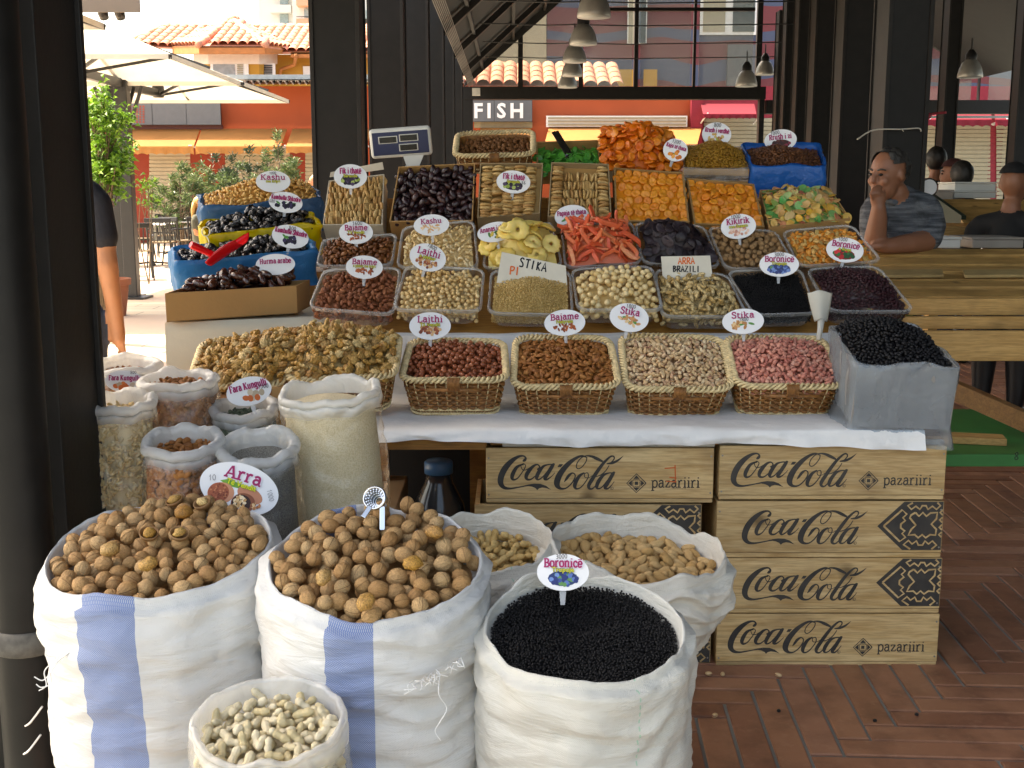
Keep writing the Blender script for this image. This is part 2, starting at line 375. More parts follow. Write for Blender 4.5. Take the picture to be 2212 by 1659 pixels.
C = hexc
NM = dict(
 walnut=nutmat("walnut shell", [C('B48A58'), C('C39C6A'), C('A47A4A'), C('CDAA7A')], .62, (1.5, 5, 5), .6, .5, .7, 1.6, seam2=C('6A4626')),
 kernel=nutmat("walnut kernel", [C('CC9A48'), C('DDB266'), C('B07C38'), C('EACB8C')], .45, (2, 2, 2), .8, .36, .9, 2),
 almond=nutmat("almond skin", [C('9B5F2A'), C('A86B33'), C('8C5224'), C('B4783C')], .55, (.7, 7, 7), .5, .6, .5, 1),
 roast=nutmat("roasted almond skin", [C('7E4526'), C('8E5230'), C('733C20'), C('9A5E3A')], .6, (.7, 7, 7), .5, .6, .5, 1),
 dkalmond=nutmat("dark roasted almond skin", [C('6B3A1B'), C('80481F'), C('58300F'), C('925A2C')], .4, (.7, 7, 7), .5, .6, .5, 1),
 redhazel=nutmat("hazelnut skin", [C('8C4A2C'), C('A05736'), C('7A3D24'), C('B06A48')], .38, (1, 1, 1), .4, .6, .25, 1.4),
 hazel=nutmat("blanched hazelnut", [C('D9B77C'), C('E3C68F'), C('CDA768'), C('E8D0A0')], .5, (2, 2, 2), .35, .65, .3, 1.2),
 pist=nutmat("pistachio shell", [C('D3B183'), C('DDBF96'), C('C7A172'), C('E2CBA4'), C('C29A78')], .5, (1, 2, 2), .3, .72, .2, 1, seam=C('7A4034')),
 pinkpist=nutmat("pink salted pistachio shell", [C('CE8672'), C('D9967F'), C('C47A68'), C('DDA690'), C('BE7060')], .5, (1, 2, 2), .35, .7, .2, 1, seam=C('7E2F30')),
 peanut=nutmat("peanut shell", [C('CBA767'), C('D6B679'), C('BE9858')], .65, (5, 4, 4), .5, .6, .8, 1.5),
 bpeanut=nutmat("bleached peanut shell", [C('E2D3AC'), C('EBDFC0'), C('D3C08E')], .65, (5, 4, 4), .45, .72, .8, 1.5),
 cashew=nutmat("cashew", [C('DCBE85'), C('E6CC98'), C('D0AE72'), C('EAD6AC')], .5, (1.5, 1.5, 1.5), .3, .65, .2),
 rcashew=nutmat("roasted cashew", [C('CF9F55'), C('DBAF66'), C('C08D44')], .45, (1.5, 1.5, 1.5), .3, .65, .2),
 macadamia=nutmat("macadamia", [C('E0C48C'), C('EAD3A2'), C('D6B678')], .4, (1.5, 1.5, 1.5), .25, .7, .15),
 brazil=nutmat("brazil nut", [C('DDBD80'), C('E4C992'), C('CFA866')], .5, (1, 1.5, 1.5), .95, .16, .3, 1.3),
 date=nutmat("date skin", [C('3E1E14'), C('4E281A'), C('32160F'), C('5C3220')], .2, (1, 4, 4), .4, .5, .6, 1, .6, coat=.5),
 bdate=nutmat("dark date skin", [C('2E1A1C'), C('3A2124'), C('241417'), C('4A2A24')], .34, (1, 4, 4), .4, .6, .5, 1, .5, coat=.15),
 prune=nutmat("prune skin", [C('0F0C0E'), C('171214'), C('0A080A')], .2, (2, 2, 2), .3, .5, .7, 1.4, .6, coat=.5),
 fig=nutmat("dried fig", [C('C39E62'), C('D2B27A'), C('B58B50'), C('A97E4A')], .6, (3, 3, 3), .5, .6, .5, 1.3),
 apricot=nutmat("dried apricot", [C('D96A12'), C('E07A1C'), C('CC5C0E'), C('E68A2C')], .42, (1.5, 1.5, 1.5), .35, .7, .3, 1, .4, sss=.15),
 sapricot=nutmat("pale dried apricot", [C('DE8622'), C('E69632'), C('D2761A')], .42, (1.5, 1.5, 1.5), .35, .72, .3, 1, .4, sss=.15),
 pineapple=nutmat("candied pineapple", [C('E2C566'), C('E8D282'), C('D8B650')], .4, (2, 2, 2), .3, .8, .4, 1.4, .5, sss=.2),
 papaya=nutmat("candied papaya", [C('D65C36'), C('E0804C'), C('C84E34'), C('E69A6A')], .4, (3, 2, 2), .5, 1.25, .5, 1.4, .5, sss=.15),
 kiwi=nutmat("candied kiwi", [C('3F8A2E'), C('54A03A'), C('2F7426')], .35, (2, 2, 2), .4, .7, .4, 1, .5, sss=.2),
 darkslice=nutmat("dark dried plum slice", [C('2A2024'), C('33282C'), C('221A1E'), C('3C3034')], .5, (2, 2, 2), .4, .7, .4, 1.2, .4),
 sesame=nutmat("sesame coated peanut", [C('B98F60'), C('C59D70'), C('A87E50')], .7, (6, 6, 6), .6, .7, 1.0, 2),
 cracker=nutmat("rice cracker", [C('D8852A'), C('E09A3E'), C('C8701C'), C('B8A060'), C('DDB26A')], .5, (2, 2, 2), .35, .7, .3, 1.4),
 candied=nutmat("candied fruit", [C('3E9A4A'), C('D9B35A'), C('C89A5A'), C('DDA92A'), C('CFAE7A'), C('52A85C'), C('B8564A'), C('D2A668')], .45, (2, 2, 2), .3, .75, .3, 1, .5, sss=.15),
 currant=nutmat("dried bilberry", [C('0D0C0E'), C('141214'), C('0A090B')], .5, (2, 2, 2), .2, .6, .4, 1, .35),
 blackberry=nutmat("dried blueberry", [C('121113'), C('1B191C'), C('0C0B0D')], .38, (2, 2, 2), .3, .6, .6, 1.5, .4),
 cranberry=nutmat("dried cranberry", [C('33141A'), C('411A20'), C('281015')], .38, (2, 2, 2), .4, .6, .6, 1.4, .45),
 graisin=nutmat("golden raisin", [C('A87820'), C('B98A30'), C('966616')], .4, (2, 2, 2), .5, .6, .6, 1.4, .45, sss=.1),
 braisin=nutmat("brown raisin", [C('5E3418'), C('734222'), C('4A2812'), C('82502A')], .38, (2, 2, 2), .5, .55, .6, 1.4, .45),
 pine=nutmat("pine nut", [C('C8A664'), C('D6B87C'), C('B89452')], .5, (2, 2, 2), .3, .65, .2),
 shellalm=nutmat("almond shell", [C('CFA56A'), C('DAB47C'), C('C29658')], .7, (3, 6, 6), .6, .6, .9, 1.6),
 tiger=nutmat("tiger nut", [C('7E4E26'), C('8E5C30'), C('6E421E')], .6, (3, 3, 3), .5, .6, .6, 1.4),
 pumpkin=nutmat("pumpkin seed", [C('54604E'), C('626E5A'), C('464F42')], .55, (1, 4, 4), .4, .7, .3),
)
def proto_mesh(name, V, F_, mat, smooth=True):
    me = bpy.data.meshes.new(name); me.from_pydata(V.tolist(), [], F_.tolist()); me.materials.append(mat)
    me.polygons.foreach_set("use_smooth", np.full(len(me.polygons), smooth))
    a = me.attributes.new('lp', 'FLOAT_VECTOR', 'POINT'); a.data.foreach_set('vector', V.astype(np.float32).ravel()); me.update(); return me
# kind: (shape fn, half length m, half-width ratio, half-height ratio, sub for single ones, sub in the mass, variants)
KIND = {}
def kind(key, fn, a, bw, ch, hi, lo, mat, nvar=4, jit=.12, tilt=.5):
    KIND[key] = dict(fn=fn, a=a, b=a * bw, c=a * ch, hi=hi, lo=lo, mat=NM[mat], nvar=nvar, jit=jit, tilt=tilt, pm=None, lm=None)
def kprep(key):
    K = KIND[key]
    if K['pm'] is None:
        K['pm'] = []; K['lm'] = []
        for i in range(K['nvar']):
            if K['fn'] is ring_shape: V, F_ = ring_shape(i * 1.9); V2, F2 = V, F_
            else:
                V, F_ = K['fn'](ICO[K['hi']][0].copy(), i * 1.37 + .4), ICO[K['hi']][1]
                V2, F2 = K['fn'](ICO[K['lo']][0].copy(), i * 1.37 + .4), ICO[K['lo']][1]
            K['lm'].append((V2, F2)); K['pm'].append(proto_mesh(key, V, F_, K['mat']))
    return K
kind('walnut', s_walnut, .0148, .96, .98, 5, 3, 'walnut', 5, .10, 3)
kind('kernel', s_kernel, .0142, .78, .50, 4, 2, 'kernel', 5, .25, 1.2)
kind('almond', s_almond, .0118, .62, .40, 3, 2, 'almond', 3, .12, .6)
kind('roast', s_almond, .0118, .62, .40, 3, 2, 'roast', 3, .12, .6)
kind('dkalmond', s_almond, .0125, .62, .40, 3, 2, 'dkalmond', 3, .12, .6)
kind('redhazel', s_hazel, .0084, .92, .92, 3, 2, 'redhazel', 3, .12, 3)
kind('hazel', s_hazel, .0076, .92, .92, 3, 2, 'hazel', 3, .12, 3)
kind('pist', s_pist, .0098, .62, .62, 3, 2, 'pist', 3, .10, .8)
kind('pinkpist', s_pist, .0100, .62, .62, 3, 2, 'pinkpist', 3, .10, .8)
kind('peanut', s_peanut, .0190, .47, .45, 4, 2, 'peanut', 4, .18, .7)
kind('bpeanut', s_peanut, .0170, .47, .45, 4, 2, 'bpeanut', 4, .18, .8)
kind('cashew', s_cashew, .0125, .62, .40, 3, 2, 'cashew', 2, .14, .8)
kind('rcashew', s_cashew, .0135, .62, .40, 3, 2, 'rcashew', 2, .14, .8)
kind('macadamia', s_round, .0098, 1, 1, 3, 2, 'macadamia', 2, .12, 3)
kind('brazil', s_brazil, .0175, .44, .40, 3, 2, 'brazil', 3, .14, .8)
kind('date', s_date, .0250, .56, .52, 4, 3, 'date', 4, .10, .5)
kind('bdate', s_date, .0190, .56, .52, 4, 3, 'bdate', 4, .10, .5)
kind('prune', s_prune, .0195, .72, .5, 4, 3, 'prune', 5, .18, .9)
kind('fig', s_fig, .0180, 1, .28, 4, 3, 'fig', 4, .08, .3)
kind('apricot', s_apricot, .0200, .86, .34, 4, 3, 'apricot', 5, .12, .9)
kind('sapricot', s_apricot, .0165, .9, .34, 4, 3, 'sapricot', 5, .08, .25)
kind('pineapple', ring_shape, .0370, 1, .16, 3, 3, 'pineapple', 5, .10, .7)
kind('papaya', s_strip, .0360, .24, .2, 4, 3, 'papaya', 5, .25, .9)
kind('kiwi', s_slice, .0200, .8, .14, 4, 3, 'kiwi', 5, .10, .9)
kind('darkslice', s_slice, .0220, .72, .14, 4, 3, 'darkslice', 6, .15, .8)
kind('sesame', s_rough, .0098, 1, 1, 4, 2, 'sesame', 4, .12, 3)
kind('cracker', s_chunk, .0090, .6, .38, 3, 2, 'cracker', 5, .35, .8)
kind('candied', s_slice, .0180, .7, .16, 4, 3, 'candied', 6, .25, .7)
kind('currant', s_berry, .0031, .95, .85, 1, 1, 'currant', 3, .15, 3)
kind('bilberry', s_berry, .0026, .95, .85, 1, 1, 'currant', 3, .15, 3)
kind('blackberry', s_berry, .0056, .95, .85, 2, 2, 'blackberry', 4, .15, 3)
kind('cranberry', s_raisin, .0066, .68, .5, 3, 2, 'cranberry', 5, .2, .9)
kind('graisin', s_raisin, .0062, .68, .5, 2, 2, 'graisin', 5, .2, .9)
kind('braisin', s_raisin, .0078, .68, .5, 2, 2, 'braisin', 5, .2, .9)
kind('pine', s_almond, .0046, .5, .45, 1, 1, 'pine', 2, .1, .9)
kind('shellalm', s_almondshell, .0165, .62, .5, 4, 3, 'shellalm', 4, .12, .7)
kind('tiger', s_hazel, .0085, .9, .9, 3, 2, 'tiger', 3, .15, 3)
kind('pumpkin', s_almond, .0080, .55, .3, 1, 1, 'pumpkin', 2, .1, .6)

def rot_to(nrm, yaw, roll=0.0):
    """3x3 whose z follows nrm, x turned by yaw, then rolled about x"""
    z = nrm / np.linalg.norm(nrm); x = np.array([cos(yaw), sin(yaw), 0.0]); x = x - z * x.dot(z); x /= np.linalg.norm(x); y = np.cross(z, x)
    R = np.stack([x, y, z], 1)
    if roll:
        c, s = cos(roll), sin(roll); R = R @ np.array([[1, 0, 0], [0, c, -s], [0, s, c]])
    return R
def join_pieces(name, pieces, key, core=None, parent=None, mat=None, corefrac=None):
    """pieces: (variant, 3x3 world incl. scale, position) -> one mesh object"""
    K = kprep(key); Vs = []; Fs = []; LP = []; RN = []; b = 0
    for (var, A, p) in pieces:
        V, F_ = K['lm'][var]; Vs.append(V @ A.T + p); Fs.append(F_ + b); LP.append(V); RN.append(np.full(len(V), random.random())); b += len(V)
    if core is not None:
        V, F_ = core; Vs.append(V); Fs.append(F_ + b); LP.append(np.zeros((len(V), 3)) + rng.random((len(V), 3))); RN.append(np.full(len(V), .3)); b += len(V)
    if not Vs: return None
    V = np.concatenate(Vs).astype(np.float32); F_ = np.concatenate(Fs).astype(np.int32)
    me = bpy.data.meshes.new(name); me.vertices.add(len(V)); me.vertices.foreach_set("co", V.ravel())
    me.loops.add(F_.size); me.loops.foreach_set("vertex_index", F_.ravel())
    me.polygons.add(len(F_)); me.polygons.foreach_set("loop_start", np.arange(0, F_.size, 3, dtype=np.int32))
    me.update(calc_edges=True)
    me.polygons.foreach_set("use_smooth", np.ones(len(F_), dtype=bool))
    a = me.attributes.new('lp', 'FLOAT_VECTOR', 'POINT'); a.data.foreach_set('vector', np.concatenate(LP).astype(np.float32).ravel())
    a = me.attributes.new('rnd', 'FLOAT', 'POINT'); a.data.foreach_set('value', np.concatenate(RN).astype(np.float32))
    me.materials.append(mat or K['mat'])
    o = bpy.data.objects.new(name, me); link(o, parent); return o
def single(name, key, var, A, p, label, cat, group):
    K = kprep(key); o = bpy.data.objects.new(name, K['pm'][var])
    M = Matrix(((A[0][0], A[0][1], A[0][2], p[0]), (A[1][0], A[1][1], A[1][2], p[1]), (A[2][0], A[2][1], A[2][2], p[2]), (0, 0, 0, 1)))
    COL.objects.link(o); o.matrix_world = M; tag(o, label, cat, group); return o
def heap(key, mapf, basis, L, W, prof, inside, item=None, mass=None, cap=0, density=2.3, cellf=.42, over=.9, yaw=None, seed=None, drop=2.0):
    """drop pieces one by one on a height field in the container's own frame (s along L, t along W, h up)
    item=(name,label,category,group): single pieces that show; mass=(name,label,category): the rest as one mass"""
    K = kprep(key); a, b, c = K['a'], K['b'], K['c']; cell = c * cellf * 1.6 if c / a > .6 else a * .26
    nx, ny = max(8, int(L / cell)), max(8, int(W / cell)); cx, cy = L / nx, W / ny
    S = np.zeros((nx, ny)); OK = np.zeros((nx, ny), bool)
    for i in range(nx):
        for j in range(ny):
            s, t = (i + .5) / nx, (j + .5) / ny
            OK[i, j] = inside(s, t); S[i, j] = prof(s, t)
    H = np.where(OK, S - drop * 2 * c, 9.0); owner = -np.ones((nx, ny), int)
    H0 = H.copy()
    cells = np.argwhere(OK); area = len(cells) * cx * cy
    n = int(density * area / (pi * a * b) * drop / 1.1); r = random.Random(seed if seed is not None else sum(map(ord, key)) * 7 + int(L * 1e4))
    out = []; basis = np.array(basis).T  # columns ex,ey,n
    order = rng.integers(0, len(cells), n)
    for q in range(n):
        ci, cj = cells[order[q]]
        ya = r.uniform(0, 2 * pi) if yaw is None else yaw(r); sc = 1 + r.gauss(0, K['jit'] * .6); sc = min(1.35, max(.7, sc))
        aa, bb, cc = a * sc, b * sc, c * sc; e = max(aa, bb)
        i0, i1 = int(max(0, ci - e / cx)), int(min(nx - 1, ci + e / cx)); j0, j1 = int(max(0, cj - e / cy)), int(min(ny - 1, cj + e / cy))
        I, J = np.mgrid[i0:i1 + 1, j0:j1 + 1]; dx = (I - ci) * cx; dy = (J - cj) * cy
        u = (dx * cos(ya) + dy * sin(ya)) / aa; v = (-dx * sin(ya) + dy * cos(ya)) / bb
        rr = u * u + v * v; msk = rr < 1.0
        if not msk.any(): msk = rr <= rr.min()
        th = cc * np.sqrt(np.clip(1 - rr, 0, 1))
        h = H[i0:i1 + 1, j0:j1 + 1]; hm = h[msk]
        if (hm > 5).mean() > .35: continue
        hin = np.where(hm > 5, -9, hm)
        # lie along the local slope
        dxm, dym, thm = dx[msk], dy[msk], th[msk]; good = hm < 5; mean = hm[good].mean(); hd = np.where(good, hm - mean, 0)
        gx = (hd * dxm).sum() / max(1e-9, (dxm * dxm).sum()); gy = (hd * dym).sum() / max(1e-9, (dym * dym).sum())
        gx = max(-.9, min(.9, gx)); gy = max(-.9, min(.9, gy))
        if c / a < .75:
            res = np.where(good, hm - gx * dxm - gy * dym, -9); z = .5 * (res + thm).max() + .5 * (mean + cc)
        else: z = (hin + thm).max()
        if z + cc * .3 > max(S[ci, cj], S[i0:i1 + 1, j0:j1 + 1][msk].mean()) + over * cc: continue
        gx += r.gauss(0, .22 * K['tilt']); gy += r.gauss(0, .22 * K['tilt'])
        roll = r.uniform(0, 2 * pi) if K['tilt'] >= 3 else r.gauss(0, .35 * K['tilt']) + (pi if r.random() < .5 and K['fn'] not in (s_brazil,) else 0)
        out.append((ci, cj, z, ya, gx, gy, roll, sc, r.randrange(K['nvar']), (sc * K['a'])))
        new = z + th
        sub = owner[i0:i1 + 1, j0:j1 + 1]
        up = msk & (h < 5) & (new > h); h[up] = new[up]; sub[up] = len(out) - 1
    cnt = np.bincount(owner[owner >= 0], minlength=len(out)) if len(out) else np.zeros(0)
    pieces = []
    for k, (ci, cj, z, ya, gx, gy, roll, sc, var, sz) in enumerate(out):
        if cnt[k] == 0: continue
        nrm = np.array([-gx, -gy, 1.0]); R = basis @ rot_to(nrm, ya, roll) * sz
        p = np.array(mapf((ci + r.random()) / nx, (cj + r.random()) / ny, z)); pieces.append((cnt[k], var, R, p))
    pieces.sort(key=lambda q: -q[0])
    singles = pieces[:cap] if item else []; rest = pieces[len(singles):]
    for (_, var, R, p) in singles: single(item[0], key, var, R, p, item[1], item[2], item[3])
    # solid core just under the surface so that nothing shows through the gaps
    g = 22; cv = []; cf = []; idx = {}
    for i in range(g + 1):
        for j in range(g + 1):
            s, t = i / g, j / g
            if inside(s, t) or inside(min(1, s + .03), t) or inside(max(0, s - .03), t) or inside(s, min(1, t + .03)) or inside(s, max(0, t - .03)):
                idx[i, j] = len(cv); cv.append(mapf(s, t, prof(s, t) - drop * 1.9 * c))
    for i in range(g):
        for j in range(g):
            k4 = [(i, j), (i + 1, j), (i + 1, j + 1), (i, j + 1)]
            if all(k in idx for k in k4):
                q = [idx[k] for k in k4]; cf += [(q[0], q[1], q[2]), (q[0], q[2], q[3])]
    core = (np.array([list(p) for p in cv]), np.array(cf)) if cf else None
    if mass:
        o = join_pieces(mass[0], [(v, R, p) for _, v, R, p in rest], key, core)
        if o: tag(o, mass[1], mass[2], kind='stuff')
    return len(singles), len(rest)
def quad_frame(A, B, Cc, D):
    """A front-left, B front-right, Cc back-right, D back-left -> mapping and basis"""
    A, B, Cc, D = map(Vector, (A, B, Cc, D))
    ex = ((B - A) + (Cc - D)); L = ex.length / 2; ex.normalize()
    ey = ((D - A) + (Cc - B)); W = ey.length / 2; n = ex.cross(ey).normalized(); ey = n.cross(ex)
    def mapf(s, t, h): return A * (1 - s) * (1 - t) + B * s * (1 - t) + Cc * s * t + D * (1 - s) * t + n * h
    return mapf, (tuple(ex), tuple(ey), tuple(n)), L, W, n
def rrect(rad=.12, m=.03):
    def f(s, t):
        if s < m or s > 1 - m or t < m or t > 1 - m: return False
        dx = max(0, rad - (s - m), rad - (1 - m - s)); dy = max(0, rad - (t - m), rad - (1 - m - t))
        return not (dx > 0 and dy > 0 and dx * dx + dy * dy > rad * rad)
    return f
def mound(base, h, px=.5, py=.5, w=.42, pw=2.0):
    def f(s, t):
        d = (((s - px) / w) ** 2 + ((t - py) / w) ** 2)
        return base + h * exp(-d / 1.2) + .006 * nz(s * 4, t * 4, h * 50)
    return f
# ------------------------------------------------------------------ ground and paving
t = NT("mortar ground"); v = t.coord()
t.P(Base_Color=t.ramp(t.noise(3, 5, v), [(.3, (.17, .17, .15)), (.7, (.25, .25, .225))]), Roughness=.9, Normal=t.bump(t.noise(90, 3, v), .4, .004)); M_mortar = t.m
mb = MB(); mb.add([(-400, -200, 0), (400, -200, 0), (400, 600, 0), (-400, 600, 0)], [(0, 1, 2, 3)])
ground = tag(mb.build("ground", M_mortar), "worn mortar bed under the herringbone paving", kind='structure'); ground["label"] = "grey mortar ground under the paving of the market"
t = NT("plaza paving"); v = t.coord()
br = t.n.new("ShaderNodeTexBrick"); br.inputs['Scale'].default_value = 1; br.inputs['Brick Width'].default_value = .6; br.inputs['Row Height'].default_value = .3
br.inputs['Mortar Size'].default_value = .008; br.inputs['Color1'].default_value = rgba(C('C4B8A6')); br.inputs['Color2'].default_value = rgba(C('B8AB98')); br.inputs['Mortar'].default_value = (.18, .17, .15, 1)
t.t.links.new(v, br.inputs['Vector'])
sx = t.n.new("ShaderNodeSeparateXYZ"); t.t.links.new(v, sx.inputs[0])
band = t.math('GREATER_THAN', t.math('FRACT', t.math('MULTIPLY', t.math('ADD', sx.outputs[1], t.math('MULTIPLY', sx.outputs[0], -.35)), .28)), .45)
c = t.mix(band, br.outputs[0], t.mix(t.math('MULTIPLY', t.noise(2, 4, v), .7), C('B49E8C'), C('C2AE9C')))
t.P(Base_Color=c, Roughness=.8); M_plaza = t.m
mb = MB(); mb.add([(-60, 3.0, .004), (-1.06, 3.0, .004), (-1.06, 29.9, .004), (-60, 29.9, .004)], [(0, 1, 2, 3)])
plaza = tag(mb.build("plaza_pavement", M_plaza), "pale paved plaza with reddish bands beside the market hall", kind='structure')
# herringbone clay tiles
t = NT("clay tile"); v = t.coord(); oi = t.n.new("ShaderNodeObjectInfo").outputs['Random']; r = t.math('FRACT', t.math('ADD', oi, t.attr('rnd')))
c = t.ramp(r, [(0, C('94664A')), (.35, C('A47458')), (.7, C('8A5C44')), (1, C('AE8066'))])
g = t.n.new("ShaderNodeNewGeometry").outputs['Position']
c = t.mix(t.ramp(t.noise(9, 5, g), [(.45, (0, 0, 0)), (.75, (.6, .6, .6))]), c, C('4A2A1E'))
c = t.mix(t.ramp(t.noise(38, 3, g), [(.55, (0, 0, 0)), (.75, (.35, .35, .35))]), c, C('AE8468'))
t.P(Base_Color=c, Roughness=t.math('MULTIPLY_ADD', t.noise(6, 4, g), .4, .3), Normal=t.bump(t.noise(45, 5, g), .35, .004)); M_tile = t.m
TW, TL, TA = .087, .46, radians(-3.0)
def hall_px(p):
    d = Vector(p) - Vector((0, 0, CAM_H)); f = Vector((0, cos(PITCH), -sin(PITCH))); u = Vector((0, sin(PITCH), cos(PITCH)))
    z = d.dot(f); return (1106 + FPX * d.x / z, 829.5 - FPX * d.dot(u) / z) if z > .1 else (-9999, 0)
tiles = []
for i in range(-80, 150):
    for j in range(-16, 17):
        ox, oy = i * TW + j * TL, i * TW - j * TL
        for (x0, y0, w_, h_) in ((ox, oy, TL, TW), (ox + TL, oy + TW - TL, TW, TL)):
            cx, cy = x0 + w_ / 2, y0 + h_ / 2
            X = .28 + cx * cos(TA) - cy * sin(TA); Y = 2.2 + cx * sin(TA) + cy * cos(TA)
            if not (1.2 < Y < 11 and -1.0 < X < 6): continue
            p = hall_px((X, Y, 0)); tiles.append((p[0] > 1470 and p[1] > 830 and p[0] < 2330 and p[1] < 1800, Y, X, w_ > h_))
vis = sorted([q for q in tiles if q[0]], key=lambda q: q[1]); near = vis[:300]; rest = vis[300:] + [q for q in tiles if not q[0]]
def tile_geo():
    g = .0045; a, b = TL / 2 - g, TW / 2 - g; e = .003
    V = [(-a, -b, 0), (a, -b, 0), (a, b, 0), (-a, b, 0), (-a, -b, .004), (a, -b, .004), (a, b, .004), (-a, b, .004)] + [(-a + e, -b + e, .0065), (a - e, -b + e, .0065), (a - e, b - e, .0065), (-a + e, b - e, .0065)]
    Fq = [(8, 9, 10, 11)] + [(k, (k + 1) % 4, 4 + (k + 1) % 4, 4 + k) for k in range(4)] + [(4 + k, 4 + (k + 1) % 4, 8 + (k + 1) % 4, 8 + k) for k in range(4)]
    return V, Fq
V, Fq = tile_geo(); tme = bpy.data.meshes.new("tile"); tme.from_pydata(V, [], Fq); tme.materials.append(M_tile); tme.update()
for (_, Y, X, hor) in near:
    o = bpy.data.objects.new("tile", tme); COL.objects.link(o); o.parent = ground
    o.location = (X, Y, random.uniform(-.0012, .0012)); o.rotation_euler = (random.gauss(0, .004), random.gauss(0, .002), TA + (0 if hor else pi / 2))
mb = MB()
for (_, Y, X, hor) in rest:
    a = TA + (0 if hor else pi / 2); ca, sa = cos(a), sin(a); dz = random.uniform(-.0012, .0012)
    mb.add([(X + x * ca - y * sa, Y + x * sa + y * ca, z + dz) for x, y, z in V], Fq)
o = mb.build("paving_tiles", M_tile, ground); o["kind"] = 'stuff'
a = o.data.attributes.new('rnd', 'FLOAT', 'POINT'); a.data.foreach_set('value', np.repeat(rng.random(len(rest)), 12).astype(np.float32))

# ------------------------------------------------------------------ market hall: steel posts, roof, glazed end
M_steel = simple("black painted steel", (.008, .0075, .007), .5, .25, 12, .12, 40, spec=.25)
M_steel2 = simple("worn black paint", (.011, .010, .009), .6, .3, 7, .2, 60, spec=.35)
M_roof = simple("dark boarded roof", (.008, .0075, .007), .7, .3, 5, .2, 30)
M_alu = simple("brushed lamp aluminium", (.36, .36, .34), .42, .12, 10, .1, 80, metal=.55)
M_black = simple("black plastic", (.012, .012, .013), .4, .2)
def post(x0, x1, y0, y1, z1, label, flange=False, lips=.012):
    t = thing("steel_post", label, "post", ((x0 + x1) / 2, (y0 + y1) / 2, 0), "black steel posts of the market hall")
    mb = MB(); mb.box2((x0 + .012, y0 + .012, 0), (x1 - .012, y1 - .012, z1)); mb.build("shaft", M_steel, t)
    for xx in (x0, x1 - .025):
        for yy in (y0, y1 - .012):
            mb = MB(); mb.box2((xx, yy, 0), (xx + .025, yy + .0125, z1)); mb.build("flange_lip", M_steel2, t, bevel=.002)
    mb = MB(); mb.box2((x0 - .05, y0 - .05, 0), (x1 + .05, y1 + .05, .012)); mb.build("base_plate", M_steel, t)
    return t
big = thing("steel_post", "big black steel post at the left edge beside the walnut sack", "post", (-1.0, 2.7, 0), "black steel posts of the market hall")
mb = MB(); mb.box2((-1.42, 2.535, 0), (-1.012, 2.80, 3.9)); mb.build("shaft", M_steel2, big)
for yy in (2.52, 2.79): mb = MB(); mb.box2((-1.045, yy, 0), (-1.0, yy + .022, 3.9)); mb.build("flange_lip", M_steel2, big, bevel=.003)
mb = MB(); mb.box2((-1.42, 2.52, 0), (-1.06, 2.534, 3.9)); mb.build("front_plate", M_steel, big)
pipe = thing("drain_pipe", "fat black drain pipe at the left edge with a dusty joint ring", "pipe", (-1.15, 2.42, 0))
mb = MB(); mb.lathe([(.068, 0), (.068, 3.9)], 28, (-1.062, 2.42, 0)); mb.build("pipe_shaft", M_steel, pipe, True, sharp=40)
mb = MB(); mb.lathe([(.069, .405), (.075, .41), (.077, .43), (.075, .455), (.069, .46)], 28, (-1.062, 2.42, 0)); mb.build("joint_ring", simple("dusty grey joint", (.09, .085, .075), .8, .4, 40), pipe, True)
mb = MB()
for z, dx in ((.255, .02), (.19, .012)):
    mb.tube(smoothpath([(-1.07 + dx, 2.345, z), (-1.055 + dx, 2.338, z + .012), (-1.03 + dx, 2.345, z + .045)], 4), .0022, 6)
tag(mb.build("string_ends", simple("white string", (.7, .69, .65), .8), None, True), "two short ends of white string tied on the black pipe", "string")
for i, Y in enumerate((7.1, 9.95, 12.9, 15.8, 18.6, 21.6)):
    nm = ["first", "second", "third", "fourth", "fifth", "sixth"][i]
    post(-1.20, -.90, Y, Y + .3, 3.9, "%s black steel post of the receding row behind the digital scale" % nm)
for i, (xl, Y, wd) in enumerate(((2.19, 7.0, .265), (2.73, 9.9, .27), (3.28, 13, .27), (3.81, 16, .27), (4.33, 19, .27), (4.88, 22, .25))):
    nm = ["nearest", "second", "third", "fourth", "fifth", "farthest"][i]
    post(xl, xl + wd, Y, Y + .3, 4.6, "%s black steel post of the row behind the blue bag of raisins" % nm)
post((2016 - 1106) / FPX * 17, (2045 - 1106) / FPX * 17, 17, 17.3, 4.6, "black steel post standing behind the seated man")
post((2170 - 1106) / FPX * 18, (2206 - 1106) / FPX * 18, 18, 18.3, 4.6, "black steel post near the right edge behind the slatted racks")
kr = thing("light_block_row", "row of closed dark kiosks along the right side of the hall", "kiosks", (8.2, 4, 0))  # dark blocks out of view, added to cut the light from the right
for k in range(4):
    mb = MB(); mb.box2((8.0, -4 + k * 4.02, 0), (10, k * 4.02, 3.3)); mb.build("light_block", M_steel2, kr)
roof = thing("hall_roof", "dark pitched roof of the market hall seen from below", "roof", (3, 12, 3.5))
def slope(x0, z0, x1, z1, ya, yb, nm):
    mb = MB(); mb.slab([(x0, ya, z0), (x1, ya, z1), (x1, yb, z1), (x0, yb, z0)], (0, 0, .12)); mb.build(nm, M_roof, roof)
slope(-.92, 3.55, 3.2, 7.25, 1.5, 24.2, "roof_slope"); slope(3.2, 7.25, 9.5, 3.6, 1.5, 24.2, "roof_slope"); slope(1.3, 5.55, 3.2, 7.25, -4.0, 1.5, "roof_slope"); slope(3.2, 7.25, 9.5, 3.6, -4.0, 1.5, "roof_slope")  # last two slopes lie out of view, added to darken the right side
slope(-2.7, 3.20, -.80, 3.50, 1.2, 8.2, "sun_block_canopy")  # unseen canopy added to keep direct sun off the stall
